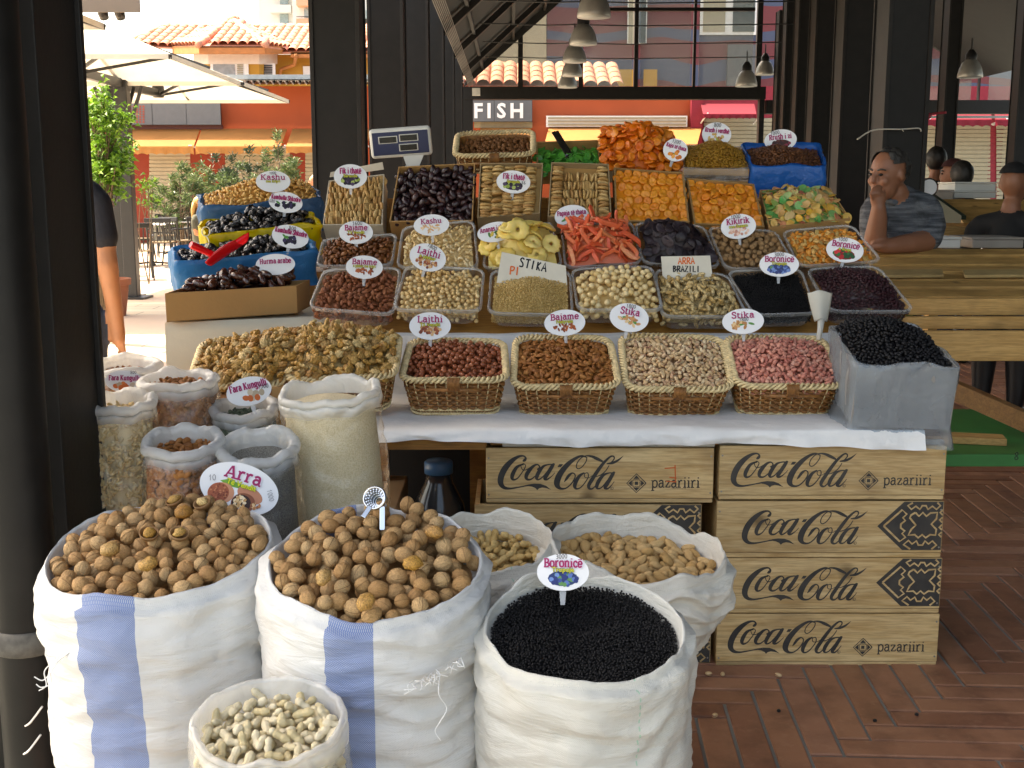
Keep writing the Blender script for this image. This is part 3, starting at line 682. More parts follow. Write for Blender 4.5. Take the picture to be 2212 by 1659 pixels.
for k in range(6):      # purlins along the hall under the left slope
    f = .08 + k * .15; mb = MB(); mb.beam((-.92 + 4.12 * f, 1.6, 3.49 + 3.7 * f), (-.92 + 4.12 * f, 24.1, 3.49 + 3.7 * f), .05, .07); mb.build("purlin", M_steel2, roof)
for Y in (7.2, 10.1, 13, 16, 18.8, 21.8):
    mb = MB(); mb.beam((-.92, Y, 3.44), (3.2, Y, 7.14), .09, .14, (0, 1, 0)); mb.build("rafter", M_steel, roof)
mb = MB()
for k in range(7): mb.tube([(-.86 + .018 * k, 5.5, 3.40 + .012 * k), (-.86 + .018 * k, 24, 3.40 + .012 * k)], .006, 5)
tag(mb.build("cable_bundle", simple("grey cable", (.12, .12, .115), .5)), "bundle of grey cables running under the eaves of the hall roof", "cables")
def R3(x0, y0, x1, y1, Y, th=.1, mb=None, mi=0):
    a = at(x0, y1, Y); b = at(x1, y0, Y); mb = mb or MB(); mb.box2((a.x, Y, a.z), (b.x, Y + th, b.z), mi); return mb
gl = thing("glazed_gable", "black framed glazed end wall above the open end of the hall", "glass wall", at(1330, 210, 24))
R3(1000, 187, 1655, 214, 24, .3).build("beam", M_steel, gl)
for x0, x1 in ((1119, 1130), (1250, 1262), (1369, 1382), (1496, 1508), (1632, 1652)): R3(x0, -60, x1, 187, 24.02, .12).build("mullion", M_steel, gl)
R3(1262, 16, 1632, 23, 24.03, .1).build("transom", M_steel, gl); R3(1632, 214, 1652, 480, 24.02, .2).build("end_post", M_steel, gl); R3(1002, 214, 1021, 480, 24.02, .2).build("end_post", M_steel, gl)
R3(1655, 216, 2330, 245, 24, .3).build("beam", M_steel, gl); R3(1985, 20, 2330, 26, 24.03, .1).build("transom", M_steel, gl)
for x0, x1 in ((2114, 2134), (1985, 1992)): R3(x0, -60, x1, 216, 24.02, .12).build("mullion", M_steel, gl)
R3(1985, 250, 2330, 255, 24, .06).build("gutter_strip", simple("grey metal strip", (.25, .25, .24), .5), gl)
M_glass = film("dusty window glass", (.42, .44, .42), .10, .05, (.82, .84, .82), 3, bstr=.05)
for x0, x1 in ((1022, 1119), (1130, 1250), (1262, 1369), (1382, 1496), (1508, 1632), (1992, 2114), (2134, 2330)):
    R3(x0, -60, x1, 187 if x0 < 1900 else 216, 24.06, .012).build("pane", M_glass, gl)
# gable infill: the roof edge seen against the glass
mb = MB(); mb.slab([at(1000, 190, 23.98), at(1022, 172, 23.98), at(1240, -22, 23.98), at(1100, -40, 23.98), at(960, -40, 23.98)][:4], (0, .03, 0)); mb.build("rake_board", M_roof, gl)
def lamp(x, ybot, wpx, Y, label):
    c = at(x, ybot, Y); r = wpx / 2 / FPX * Y; k = r / .2
    t = thing("pendant_lamp", label, "lamp", c, "grey bell-shaped pendant lamps")
    mb = MB(); mb.lathe([(r * .97, 0), (r, .01 * k), (r * .97, .06 * k), (r * .86, .15 * k), (r * .66, .235 * k), (r * .44, .28 * k), (r * .40, .285 * k)], 28, c); mb.build("bell_shade", M_alu, t, True)
    mb = MB(); mb.lathe([(r * .45, .28 * k), (r * .45, .36 * k), (r * .32, .40 * k), (r * .2, .44 * k)], 16, c); mb.build("driver_housing", M_black, t, True, sharp=40)
    mb = MB(); mb.tube([c + Vector((0, 0, .43 * k)), c + Vector((0, 0, .62 * k))], .012, 6); mb.build("hanger", M_black, t)
    z = c.z + .6 * k
    if x < 1500:
        mb = MB(); mb.tube([(-.9, Y, z + .03), (c.x - .4, Y, z - .01), (c.x, Y, z), (c.x + .9, Y, z - .02), (5.2, Y, z + .02)], .010, 6); tag(mb.build("tension_cable", M_black), "thin black cable holding the %s" % label, "cable", "tension cables across the hall")
lamp(1283, 38, 71, 13.4, "largest bell lamp of the hanging row at the top"); lamp(1260, 97, 58, 16.3, "second bell lamp down the hanging row"); lamp(1241, 135, 51, 18.7, "third bell lamp down the hanging row")
lamp(1236, 165, 45, 21.0, "fourth bell lamp down the hanging row"); lamp(1226, 190, 41, 23.0, "lowest bell lamp of the hanging row")
lamp(1612, 187, 46, 21.0, "bell lamp hanging just left of the steel posts"); lamp(1652, 162, 40, 22.5, "bell lamp half hidden by the steel posts"); lamp(2095, 168, 52, 15.5, "bell lamp hanging at the right by the red awning")
# small control box on the eaves
R3(1020, 190, 1037, 206, 22.5, .1).build("junction_box", simple("beige plastic", (.5, .48, .42), .5)); tag(bpy.data.objects["junction_box"], "small beige box where the eaves meet the beam", "junction box")

# ------------------------------------------------------------------ orange market building behind
FY = 30.0
M_orange = simple("orange plaster", C('A04824'), .85, .08, 1.2, .1, 30); M_brick = simple("rust red plaster", C('7C2E1C'), .85, .1, 1.5)
M_awn = NT("orange awning canvas"); 
def canvas(name, col):
    t = NT(name); v = t.coord(); n = t.noise(2, 4, v)
    c = t.ramp(n, [(.3, tuple(x * .85 for x in col)), (.7, col)]); t.P(Base_Color=c, Roughness=.8)
    tl = t.new("BsdfTranslucent"); t.t.links.new(c, tl.inputs[0]); ms = t.new("MixShader"); ms.inputs[0].default_value = .45
    t.t.links.new(t.p.outputs[0], ms.inputs[1]); t.t.links.new(tl.outputs[0], ms.inputs[2]); t.t.links.new(ms.outputs[0], t.out.inputs[0]); return t.m
bpy.data.materials.remove(M_awn.m)
M_awn = canvas("orange awning canvas", C('C08A4C')); M_awnr = canvas("pink red awning canvas", C('8A2236')); M_awnp = canvas("magenta awning canvas", C('8A2450'))
M_shut = simple("beige roller shutter", C('9C937C'), .6, .06); M_white = simple("white painted metal", (.72, .71, .68), .5, .05); M_sign = simple("grey sign metal", C('5E6063'), .5, .05)
M_red = simple("crimson painted pier", C('8C2030'), .7, .1)
mkt = thing("market_building", "long low orange market building with rolling shutters and awnings", "building", at(700, 520, FY))
R3(150, 186, 700, 560, FY + .12, .3).build("wall", M_orange, mkt); R3(700, 186, 1010, 560, FY + .12, .3).build("wall", M_orange, mkt)
R3(1010, 186, 1505, 560, FY + .12, .3).build("wall", M_orange, mkt); R3(1505, 186, 2600, 560, FY + .12, .3).build("wall", M_red, mkt)
R3(150, 161, 1000, 171, FY - .3, .8).build("roof_flashing", simple("pale blue flashing", (.3, .35, .37), .5), mkt)
mb = MB()
def eave(u, v):
    x0, x1 = at(533, 175, FY).x, at(1010, 175, FY).x; z = at(600, 183, FY).z
    return (x0 + (x1 - x0) * u, FY - .55 + .6 * v, z + .045 * sin(u * 2 * pi * 34) + .06 * v)
mb.grid(eave, 34 * 8, 2); mb.build("corrugated_eave", simple("brown corrugated tile", C('5E4A3E'), .8, .2, 4), mkt, True)
def shutter(x0, y0, x1, y1, nsl):
    s = R3(x0, y0, x1, y1, FY + .10, .015).build("shutter", M_shut, mkt); h = (y1 - y0) / nsl
    for k in range(nsl): R3(x0 + .4, y0 + k * h + h * .12, x1 - .4, y0 + (k + 1) * h - h * .06, FY + .075, .02).build("slat", M_shut, s, bevel=.004)
shutter(322, 320, 411, 520, 24); shutter(486, 320, 626, 520, 24); shutter(659, 320, 760, 520, 24)
for a in ((254, 322), (411, 486), (626, 659)): R3(a[0], 318, a[1], 560, FY + .085, .03).build("pier", M_brick, mkt)
R3(205, 318, 254, 560, FY + .085, .03).build("pier", M_brick, mkt)
shutter(1520, 255, 1700, 520, 30); shutter(1985, 270, 2140, 520, 28); shutter(2152, 270, 2300, 520, 28)
R3(1486, 213, 1519, 520, FY - .1, .2).build("pier", M_red, mkt)
def awning(x0, x1, ytop, ybot, yval, mat, name="awning", out=1.1, skew=8, scallop=0, th=.02):
    a = at(x0 + skew, ytop, FY); b = at(x1 + skew, ytop, FY); Y2 = FY - out
    c = at(x1, ybot, Y2); d = at(x0, ybot, Y2); mb = MB(); mb.slab([a, b, c, d], (0, .01, -th)); o = mb.build(name, mat, mkt)
    zb = at(x0, yval, Y2).z; n = 40; top = []; bot = []
    for k in range(n + 1):
        x = d.x + (c.x - d.x) * k / n; top.append((x, Y2 - .006, d.z)); bot.append((x, Y2 - .006 + .02 * sin(k), zb + (abs(sin(k * pi / 5)) * scallop)))
    mb = MB(); mb.add(top + bot, [(k, k + 1, n + 2 + k, n + 1 + k) for k in range(n)]); mb.build("valance", mat, o)
    for xx in (a, b):
        mb = MB(); mb.tube([(xx.x, FY, xx.z - .5), (xx.x, Y2, d.z + .02)], .02, 6); mb.build("awning_arm", M_white, o)
awning(256, 418, 278, 316, 334, M_awn, skew=14, scallop=.03); awning(422, 606, 278, 316, 334, M_awn, skew=14, scallop=.03); awning(618, 790, 278, 316, 332, M_awn, skew=14, scallop=.03)
awning(214, 246, 282, 306, 313, M_awnp, skew=22)
awning(1030, 1140, 276, 310, 326, M_awn, skew=8); awning(1176, 1506, 274, 312, 330, M_awn, skew=10, out=1.3)
awning(1519, 1634, 224, 246, 257, M_awnr, skew=-5, scallop=.04); awning(1980, 2142, 226, 258, 274, M_awnr, skew=-2, scallop=.04); awning(2150, 2330, 226, 258, 274, M_awnr, skew=-2, scallop=.04)
R3(1180, 250, 1485, 274, FY - .12, .2).build("shutter_box", M_white, mkt)
for k in range(3): R3(1184, 253 + k * 7, 1482, 257 + k * 7, FY - .14, .03).build("shutter_rib", M_shut, mkt)
R3(1024, 263, 1150, 276, FY - .05, .1).build("shutter_box", simple("tan metal", C('8C7E62'), .6), mkt)
R3(255, 270, 480, 281, FY - .03, .1).build("sign_sill", simple("dark red metal", C('5A2620'), .6), mkt)
def signboard(x0, y0, x1, y1, label, n):
    s = thing("sign_board", label, "sign", at((x0 + x1) / 2, y1, FY - .2)); w_ = (x1 - x0) / n
    R3(x0, y0, x1, y1, FY - .18, .06).build("backing", M_black, s)
    for k in range(n): R3(x0 + k * w_ + .6, y0 + .8, x0 + (k + 1) * w_ - .6, y1 - .8, FY - .2, .02).build("sign_panel", M_sign, s)
    return s
sg = signboard(255, 222, 476, 270, "long blank grey sign board over the orange awnings", 3)
mb = MB()
for i in range(7):
    for j in range(7): mb.lathe([(.03, 0), (.03, .004)], 8, at(268 + i * 7, 230 + j * 5.6, FY - .203), Matrix.Rotation(radians(90), 3, 'X'))
o = mb.build("perforation_dots", simple("rust dots", C('8E4A3E'), .7), sg); o["kind"] = "stuff"
fish = signboard(985, 216, 1150, 263, "grey shop sign reading FISH in white capitals", 2)
# ------------------------------------------------------------------ buildings behind: yellow bay house, striped block, far apartments
HY = 38.0
M_yel = simple("yellow plaster", C('B08434'), .85, .06, 2); M_trim = simple("pale trim", C('D8CCC0'), .8, .05); M_eav = simple("timber eaves", C('B0703C'), .7, .15, 6)
t = NT("clay roof tile"); rr = t.rnd(); gpos = t.n.new("ShaderNodeNewGeometry").outputs['Position']
t.P(Base_Color=t.mix(t.math('MULTIPLY', t.noise(6, 3, gpos), .5), t.ramp(rr, [(0, C('B8684A')), (.5, C('CC8263')), (1, C('A85A40'))]), C('D9B49A')), Roughness=.8); M_rtile = t.m
hs = thing("bay_house", "yellow house with corner bay and clay tile roof behind the market", "house", at(500, 200, HY))
R3(430, 118, 1000, 215, HY + .8, .4).build("wall", M_yel, hs)
bay = [(418, HY + .9), (450, HY - .2), (560, HY - .2), (600, HY + .9)]
def bayband(y0, y1, off, mat, nm):
    for (xa, Ya), (xb, Yb) in zip(bay[:-1], bay[1:]):
        mb = MB(); mb.slab([at(xa, y1, Ya - off), at(xb, y1, Yb - off), at(xb, y0, Yb - off), at(xa, y0, Ya - off)], (0, .2, 0)); mb.build(nm, mat, hs)
bayband(137, 215, 0, M_yel, "bay_wall"); bayband(117, 138, .08, M_trim, "bay_trim")
for (x0, x1) in ((455, 536),):
    wn_ = R3(x0, 136, x1, 164, HY - .26, .05).build("window", M_white, hs); R3(x0 + 6, 139, x0 + 52, 164, HY - .28, .02).build("pane", simple("window glass", (.25, .26, .27), .1, .2), wn_); 
    for k in range(6): R3(x0 + 57, 139 + k * 4, x0 + 70, 141.5 + k * 4, HY - .29, .02).build("louvre", M_shut, wn_)
wn_ = R3(562, 137, 594, 164, HY + .1, .05).build("window", M_white, hs)
for k in range(6): R3(568, 140 + k * 4, 588, 142.5 + k * 4, HY + .07, .02).build("louvre", M_black, wn_)
R3(655, 143, 700, 165, HY + .75, .05).build("window", M_white, hs)
for (xa, Ya), (xb, Yb) in zip([(372, HY + .9), (430, HY - .9), (572, HY - .9), (628, HY + .9)][:-1], [(372, HY + .9), (430, HY - .9), (572, HY - .9), (628, HY + .9)][1:]):
    mb = MB(); mb.slab([at(xa, 116, Ya), at(xb, 116, Yb), at(xb, 100, Yb), at(xa, 100, Ya)], (0, .15, 0)); mb.build("eaves", M_eav, hs)
R3(628, 112, 1000, 124, HY + .3, .3).build("eaves", M_eav, hs)
mb = MB(); mb.tube([at(640, 118, HY + .2), at(636, 140, HY + .5), at(606, 150, HY + .6), at(604, 175, HY + .6)], .06, 8); mb.build("drain_pipe", M_eav, hs, True)
# barrel tiles laid row by row on each roof face
def barrel(n=6):
    V = []; F_ = []
    for j in (0, 1):
        for k in range(n + 1):
            a = pi * k / n; V.append((-cos(a) * .5, j, sin(a) * .42 + (0 if j else .06)))
    for k in range(n): F_.append((k, k + 1, n + 2 + k, n + 1 + k))
    return np.array(V), F_
BV, BF = barrel(); rtm = bpy.data.meshes.new("roof_tile"); rtm.from_pydata(BV.tolist(), [], BF); rtm.materials.append(M_rtile); rtm.polygons.foreach_set("use_smooth", np.ones(len(BF), dtype=bool)); rtm.update()
NT_ = [0]; extra = MB(); extra_r = []
def roof_face(poly, parent, nm, tw=.30, tl=.42, cap=300):
    """poly: eave-left, eave-right, top-right, top-left"""
    A, B, Cc, D = [Vector(p) for p in poly]
    f = MB(); f.slab([A, B, Cc, D], (0, 0, -.05)); face = f.build(nm, M_rtile, parent)
    ex = (B - A).normalized(); n = ex.cross((D + Cc) / 2 - (A + B) / 2).normalized(); ey = n.cross(ex)
    H_ = ((D + Cc) / 2 - (A + B) / 2).dot(ey); rows = max(1, int(H_ / tl))
    for j in range(rows):
        y = j * H_ / rows; fr = (y + .3) / H_
        if fr > 1: fr = 1
        l = A.lerp(D, fr); r_ = B.lerp(Cc, fr); xl = (l - A).dot(ex); xr = (r_ - A).dot(ex)
        k = 0
        x = math.ceil(xl / tw) * tw
        while x < xr:
            p = A + ex * (x + tw / 2) + ey * y + n * .02
            if NT_[0] < cap:
                o = bpy.data.objects.new("tile", rtm); COL.objects.link(o); o.parent = face; o.location = -wloc(face)
                M = Matrix((ex * tw, ey * (H_ / rows * 1.12), n * tw)).transposed().to_4x4(); M.translation = p; o.matrix_parent_inverse = Matrix.Translation(-wloc(face)); o.matrix_local = M; o.matrix_parent_inverse = Matrix.Identity(4); o.matrix_local = Matrix.Translation(-wloc(face)) @ M
                NT_[0] += 1
            else:
                extra.add([p + ex * (v_[0] * tw) + ey * (v_[1] * H_ / rows * 1.12) + n * (v_[2] * tw) for v_ in BV], BF); extra_r.append(random.random())
            x += tw
    return face
roof_face([at(430, 99, HY - .9), at(572, 99, HY - .9), at(500, 43, HY + 2.2), at(496, 43, HY + 2.2)], hs, "bay_roof")
roof_face([at(372, 101, HY + .9), at(430, 99, HY - .9), at(498, 43, HY + 2.2), at(497, 43, HY + 2.2)], hs, "bay_roof")
roof_face([at(572, 99, HY - .9), at(628, 107, HY + .9), at(500, 43, HY + 2.2), at(498, 43, HY + 2.2)], hs, "bay_roof")
roof_face([at(600, 113, HY + .3), at(1000, 113, HY + .3), at(1000, 60, HY + 3.5), at(545, 60, HY + 3.5)], hs, "main_roof")
roof_face([at(262, 98, HY + .9), at(400, 104, HY + .9), at(470, 60, HY + 3.5), at(352, 60, HY + 3.5)], hs, "main_roof")
for pa, pb in (((497, 42, HY + 2.1), (428, 97, HY - 1.0)), ((499, 42, HY + 2.1), (574, 97, HY - 1.0)), ((500, 42, HY + 2.15), (630, 106, HY + .85)), ((350, 59, HY + 3.4), (470, 59, HY + 3.4)), ((545, 59, HY + 3.4), (1000, 59, HY + 3.4)), ((352, 59, HY + 3.4), (264, 97, HY + .8))):
    a, b = at(*pa), at(*pb); nseg = max(6, int((a - b).length / .4)); mb = MB()
    for k in range(nseg):
        p, q_ = a.lerp(b, k / nseg), a.lerp(b, (k + 1.1) / nseg); mb.tube([p, q_], [.13, .10], 8)
    mb.build("ridge_tiles", M_rtile, hs, True)["kind"] = "stuff"
# tiled roof edge of the market building beyond the gable
rl = thing("tiled_lean_to", "low clay tile roof edge seen through the gable glass", "roof", at(1150, 186, 31))
roof_face([at(1000, 186, 30.2), at(1340, 190, 30.2), at(1330, 172, 31.2), at(1000, 120, 33)], rl, "roof_face", .34, .45, 420)
def stripey(name, rows):
    t = NT(name); v = t.coord(); sx = t.n.new("ShaderNodeSeparateXYZ"); t.t.links.new(v, sx.inputs[0])
    z = t.math('ADD', sx.outputs[2], t.math('MULTIPLY', t.noise(.25, 2, v), 1.0))
    c = t.ramp(t.math('MULTIPLY', z, 1 / 14.0), rows, 'CONSTANT'); t.P(Base_Color=c, Roughness=.85); return t.m
BK, RD = C('434C62'), C('683236')
M_strip = stripey("red and blue striped plaster", [(0, C('683236')), (.30, BK), (.385, RD), (.405, BK), (.45, RD), (.50, BK), (.52, RD), (.58, BK), (.60, RD), (.9, BK)])
sb = thing("striped_block", "red and blue striped apartment block behind the glazed gable", "building", at(1450, 300, 42))
R3(1180, -300, 2700, 420, 42, 1.0).build("wall", M_strip, sb)
mb = MB(); mb.slab([at(1060, 420, 46), at(1180, 420, 42), at(1180, -300, 42), at(1060, -300, 46)], (0, .3, 0)); mb.build("side_wall", simple("grey brown render", C('5C5448'), .9, .15, 1), sb)
def bwin(x0, y0, x1, y1, Y=41.9, blind=.5):
    w_ = R3(x0, y0, x1, y1, Y, .08).build("window", M_white, sb); m = (x1 - x0) * .05
    R3(x0 + m, y0 + m, (x0 + x1) / 2 - m, y1 - m, Y - .03, .03).build("blind", M_shut, w_); R3((x0 + x1) / 2 + m, y0 + m, x1 - m, y1 - m, Y - .03, .03).build("pane", simple("dark glass", (.05, .06, .06), .08, .3), w_)
bwin(1512, -60, 1640, 75); bwin(1985, -60, 2200, 72, 41.8); bwin(1355, -80, 1400, 95, 41.7)
R3(1570, 96, 1640, 190, 41.85, .1).build("recess_panel", simple("grey panel", (.09, .095, .1), .6), sb)
for x0, x1, y0 in ((1330, 1368, 150), (1390, 1420, 150)): R3(x0, y0, x1, 200, 41.7, .1).build("arch_panel", M_yel, sb)
gb = thing("grey_block", "grey rendered house with pale wall behind the gable glass", "building", at(1120, 300, 47))
R3(700, 40, 1185, 420, 47, 1).build("wall", simple("olive grey render", C('4A473C'), .9, .15, .6), gb)
R3(1150, 60, 1168, 125, 46.9, .08).build("window", M_white, gb)
ap = thing("apartment_tower", "pale far apartment tower with yellow and peach balconies", "building", at(690, 300, 80))
M_ap = simple("off white render", C('D8D4CC'), .9, .05, .3); M_apy = simple("yellow render", C('DCC070'), .9, .05, .3); M_app = simple("peach render", C('D8A584'), .9, .05, .3)
R3(568, -400, 850, 300, 80, 6).build("wall", M_ap, ap); R3(640, -400, 850, 300, 78.8, 1.1).build("wing", M_ap, ap)
for k in range(9):
    y = 52 - k * 44; R3(583, y - 42, 628, y - 25, 79.4, .6).build("balcony", M_apy if k % 2 else M_ap, ap); R3(640, y - 12, 700, y + 4, 78.0, .8).build("balcony", M_app, ap)
    R3(605, y - 23, 622, y + 1, 79.9, .1).build("window", simple("far glass", (.3, .36, .36), .2, .2) if k == 0 else bpy.data.materials["far glass"], ap); R3(657, y - 33, 690, y - 14, 78.7, .1).build("window", bpy.data.materials["far glass"], ap)
    R3(790, y - 30, 806, y - 12, 78.7, .1).build("window", bpy.data.materials["far glass"], ap)
    mb = MB(); mb.tube([at(640, y - 16, 77.9), at(700, y - 16, 77.9)], .03, 5); mb.build("railing", M_black, ap)
# eaves corner with spotlights at the top left
kc = thing("kiosk_canopy", "beige canopy corner with small spotlights at the top left", "canopy", at(240, 10, 9))
mb = MB(); a, b, c_, d = at(150, 24, 9), at(298, 24, 9), at(262, -20, 10.5), at(150, -20, 10.5); mb.slab([a, b, c_, d], (0, 0, .12)); mb.build("soffit", simple("beige soffit", C('B7A38C'), .8, .05), kc)
mb = MB(); mb.slab([a + Vector((0, -.02, -.01)), b + Vector((.02, -.02, -.01)), b + Vector((.02, -.02, .16)), a + Vector((0, -.02, .16))], (0, .018, 0)); mb.build("fascia", simple("grey fascia", C('7C7166'), .7, .05), kc)
for x in (222, 258):
    p = at(x, 27, 9.3); mb = MB(); mb.lathe([(.035, -.05), (.04, 0), (.03, .05)], 12, p, Matrix.Rotation(radians(40), 3, 'X')); mb.build("spotlight", M_black, kc, True)
# ------------------------------------------------------------------ stall materials
M_cloth = simple("white table cloth", (.78, .77, .74), .85, .08, 5, .6, 16, bdist=.012)
M_clear = film("clear plastic tub", (.82, .84, .84), .07, .12, (.96, .97, .98), 12, bstr=.1)
M_rim = film("clear plastic rim", (.86, .88, .88), .28, .15, (.95, .97, .98), 12, bstr=.1)
M_carton = simple("brown cardboard", C('A9814F'), .8, .07, 5, .15, 90)
M_carton2 = simple("grey brown cardboard", C('97815F'), .8, .10, 6, .15, 90)
M_cartonp = simple("pale printed cardboard", C('B9AD98'), .8, .10, 9, .15, 90)
M_blue = film("blue plastic liner", C('2C7FB8'), .93, .28, (.5, .75, .95), 26, bstr=.7)
M_dblue = film("slate blue plastic liner", C('3F6C96'), .93, .25, (.5, .7, .9), 22, bstr=.7)
M_yellow = film("yellow plastic liner", C('DCC512'), .95, .28, (.95, .9, .4), 22, bstr=.7)
M_bblue = film("bright blue plastic liner", C('1F6FC4'), .95, .25, (.4, .6, .95), 24, bstr=.7)
M_gblue = film("pale blue plastic liner", C('C8CCD0'), .34, .16, (.80, .9, .98), 14, bstr=1.0)
M_wicker = simple("brown wicker", C('8E5E2E'), .5, .4, 60, .3, 120)
M_wickl = simple("pale wicker", C('D6BE8E'), .55, .3, 70, .3, 120)
M_dark = simple("dark void", (.012, .011, .010), .9, .1)

def unit_loop(n=40, r=.12):
    raw = []
    for cx, cy, a0 in ((1 - r, r, -pi / 2), (1 - r, 1 - r, 0), (r, 1 - r, pi / 2), (r, r, pi)):
        raw += [(cx + r * cos(a0 + (pi / 2) * k / 8), cy + r * sin(a0 + (pi / 2) * k / 8)) for k in range(9)]
    raw.append(raw[0]); d = [0]
    for a, b in zip(raw[:-1], raw[1:]): d.append(d[-1] + math.hypot(b[0] - a[0], b[1] - a[1]))
    return [(float(np.interp(d[-1] * i / n, d, [p[0] for p in raw])), float(np.interp(d[-1] * i / n, d, [p[1] for p in raw]))) for i in range(n)]
def scaled(pt, k): return (.5 + (pt[0] - .5) * k, .5 + (pt[1] - .5) * k)
def loops_mesh(mb, mapf, loop, levels, cap_last=False, jitter=None, mi=0):
    n = len(loop); vs = []; fs = []
    for li, (k, h) in enumerate(levels):
        for i, p in enumerate(loop):
            q = scaled(p, k); v = Vector(mapf(q[0], q[1], h))
            if jitter: v = v + jitter(i / n, li, v)
            vs.append(v)
    for li in range(len(levels) - 1):
        for i in range(n):
            i2 = (i + 1) % n; fs.append((li * n + i, li * n + i2, (li + 1) * n + i2, (li + 1) * n + i))
    if cap_last: fs.append(tuple((len(levels) - 1) * n + i for i in range(n))[::-1])
    mb.add(vs, fs, mi)
def quadpx(fl, fr, br, bl, Yf, Yb):
    Yf = Yf if hasattr(Yf, '__len__') else (Yf, Yf); Yb = Yb if hasattr(Yb, '__len__') else (Yb, Yb)
    return at(*fl, Yf[0]), at(*fr, Yf[1]), at(*br, Yb[1]), at(*bl, Yb[0])
def tub(q, label, depth=.075):
    mapf, basis, L, W, n = quad_frame(*q)
    loop = unit_loop(48, .13)
    base = Vector(mapf(.5, .0, -depth))
    t = thing("plastic_tub", label, "tub", base, "clear plastic tubs on the tiered stand")
    mb = MB(); loops_mesh(mb, mapf, loop, [(1.0, -.001), (.985, -.02), (.93, -depth + .008), (.90, -depth)], True); mb.build("tub_wall", M_clear, t, True, sharp=50)
    mb = MB(); loops_mesh(mb, mapf, loop, [(.985, 0.0), (1.0, .004), (1.045, .004), (1.055, -.001), (1.05, -.010)]); mb.build("rim", M_rim, t, True)
    return mapf, basis, L, W, n
def carton(q, label, depth, mat, th=.004, group=None, front_depth=None, flap=None, inner=None):
    mapf, basis, L, W, n = quad_frame(*q)
    t = thing("cardboard_box", label, "box", Vector(mapf(.5, 0, -depth)), group)
    A, B, Cc, D = q; ex, ey, _ = [Vector(b) for b in basis]
    def wall(name, p0, p1, inw, d, m=mat):
        mb = MB(); mb.slab([p0, p1, p1 - n * d, p0 - n * d], inw * th); mb.build(name, m, t)
    fd = front_depth or depth
    wall("front_panel", A + ex * th, B - ex * th, ey, fd); wall("back_panel", D + ex * th, Cc - ex * th, -ey, depth)
    wall("side_panel", A, D, ex, depth); wall("side_panel", B, Cc, -ex, depth)
    mb = MB(); mb.slab([A - n * (depth - .003), B - n * (depth - .003), Cc - n * (depth - .003), D - n * (depth - .003)], -n * .003); mb.build("bottom_panel", mat, t)
    return mapf, basis, L, W, n
def draped(q, label, name, mat, depth, wrinkle=.008, seed=0, bulge=.0, hem=0.0, group=None, inner=.05, cat="liner", lip=.006, hemfn=None):
    """plastic bag drawn over a box: inside, over the rim and down the outside"""
    mapf, basis, L, W, n = quad_frame(*q)
    loop = unit_loop(120, .07)
    lv = [(.90, -inner), (.95, -inner * .4), (.985, -.002), (1.0, lip), (1.03, lip * .6), (1.045, -.012), (1.05, -.04), (1.05, -depth * .5), (1.045, -depth * .8), (1.05, -depth)]
    if hem: lv += [(1.07, -depth - hem * .5), (1.09, -depth - hem)]
    ctr = Vector(mapf(.5, .5, 0))
    def jit(u, li, v):
        out = (v - ctr); out -= n * out.dot(n); out.normalize()
        w_ = nz(u * 16 + seed, li * .35, seed) * wrinkle + nz(u * 45 + seed, li * .9, 3) * wrinkle * .5
        z = nz(u * 12 + seed, 5.5, 2) * wrinkle * .9 if 2 <= li <= 5 else 0
        e = Vector((0, 0, 0))
        if hemfn and li >= 10: e = -n * hemfn(u) * (li - 9)
        return out * (w_ + bulge * (1 if li > 5 else 0)) + n * z + e
    mb = MB(); loops_mesh(mb, mapf, loop, lv, not hem, jit)
    o = mb.build(name, mat, None, True); tag(o, label, cat, group); return mapf, basis, L, W, n
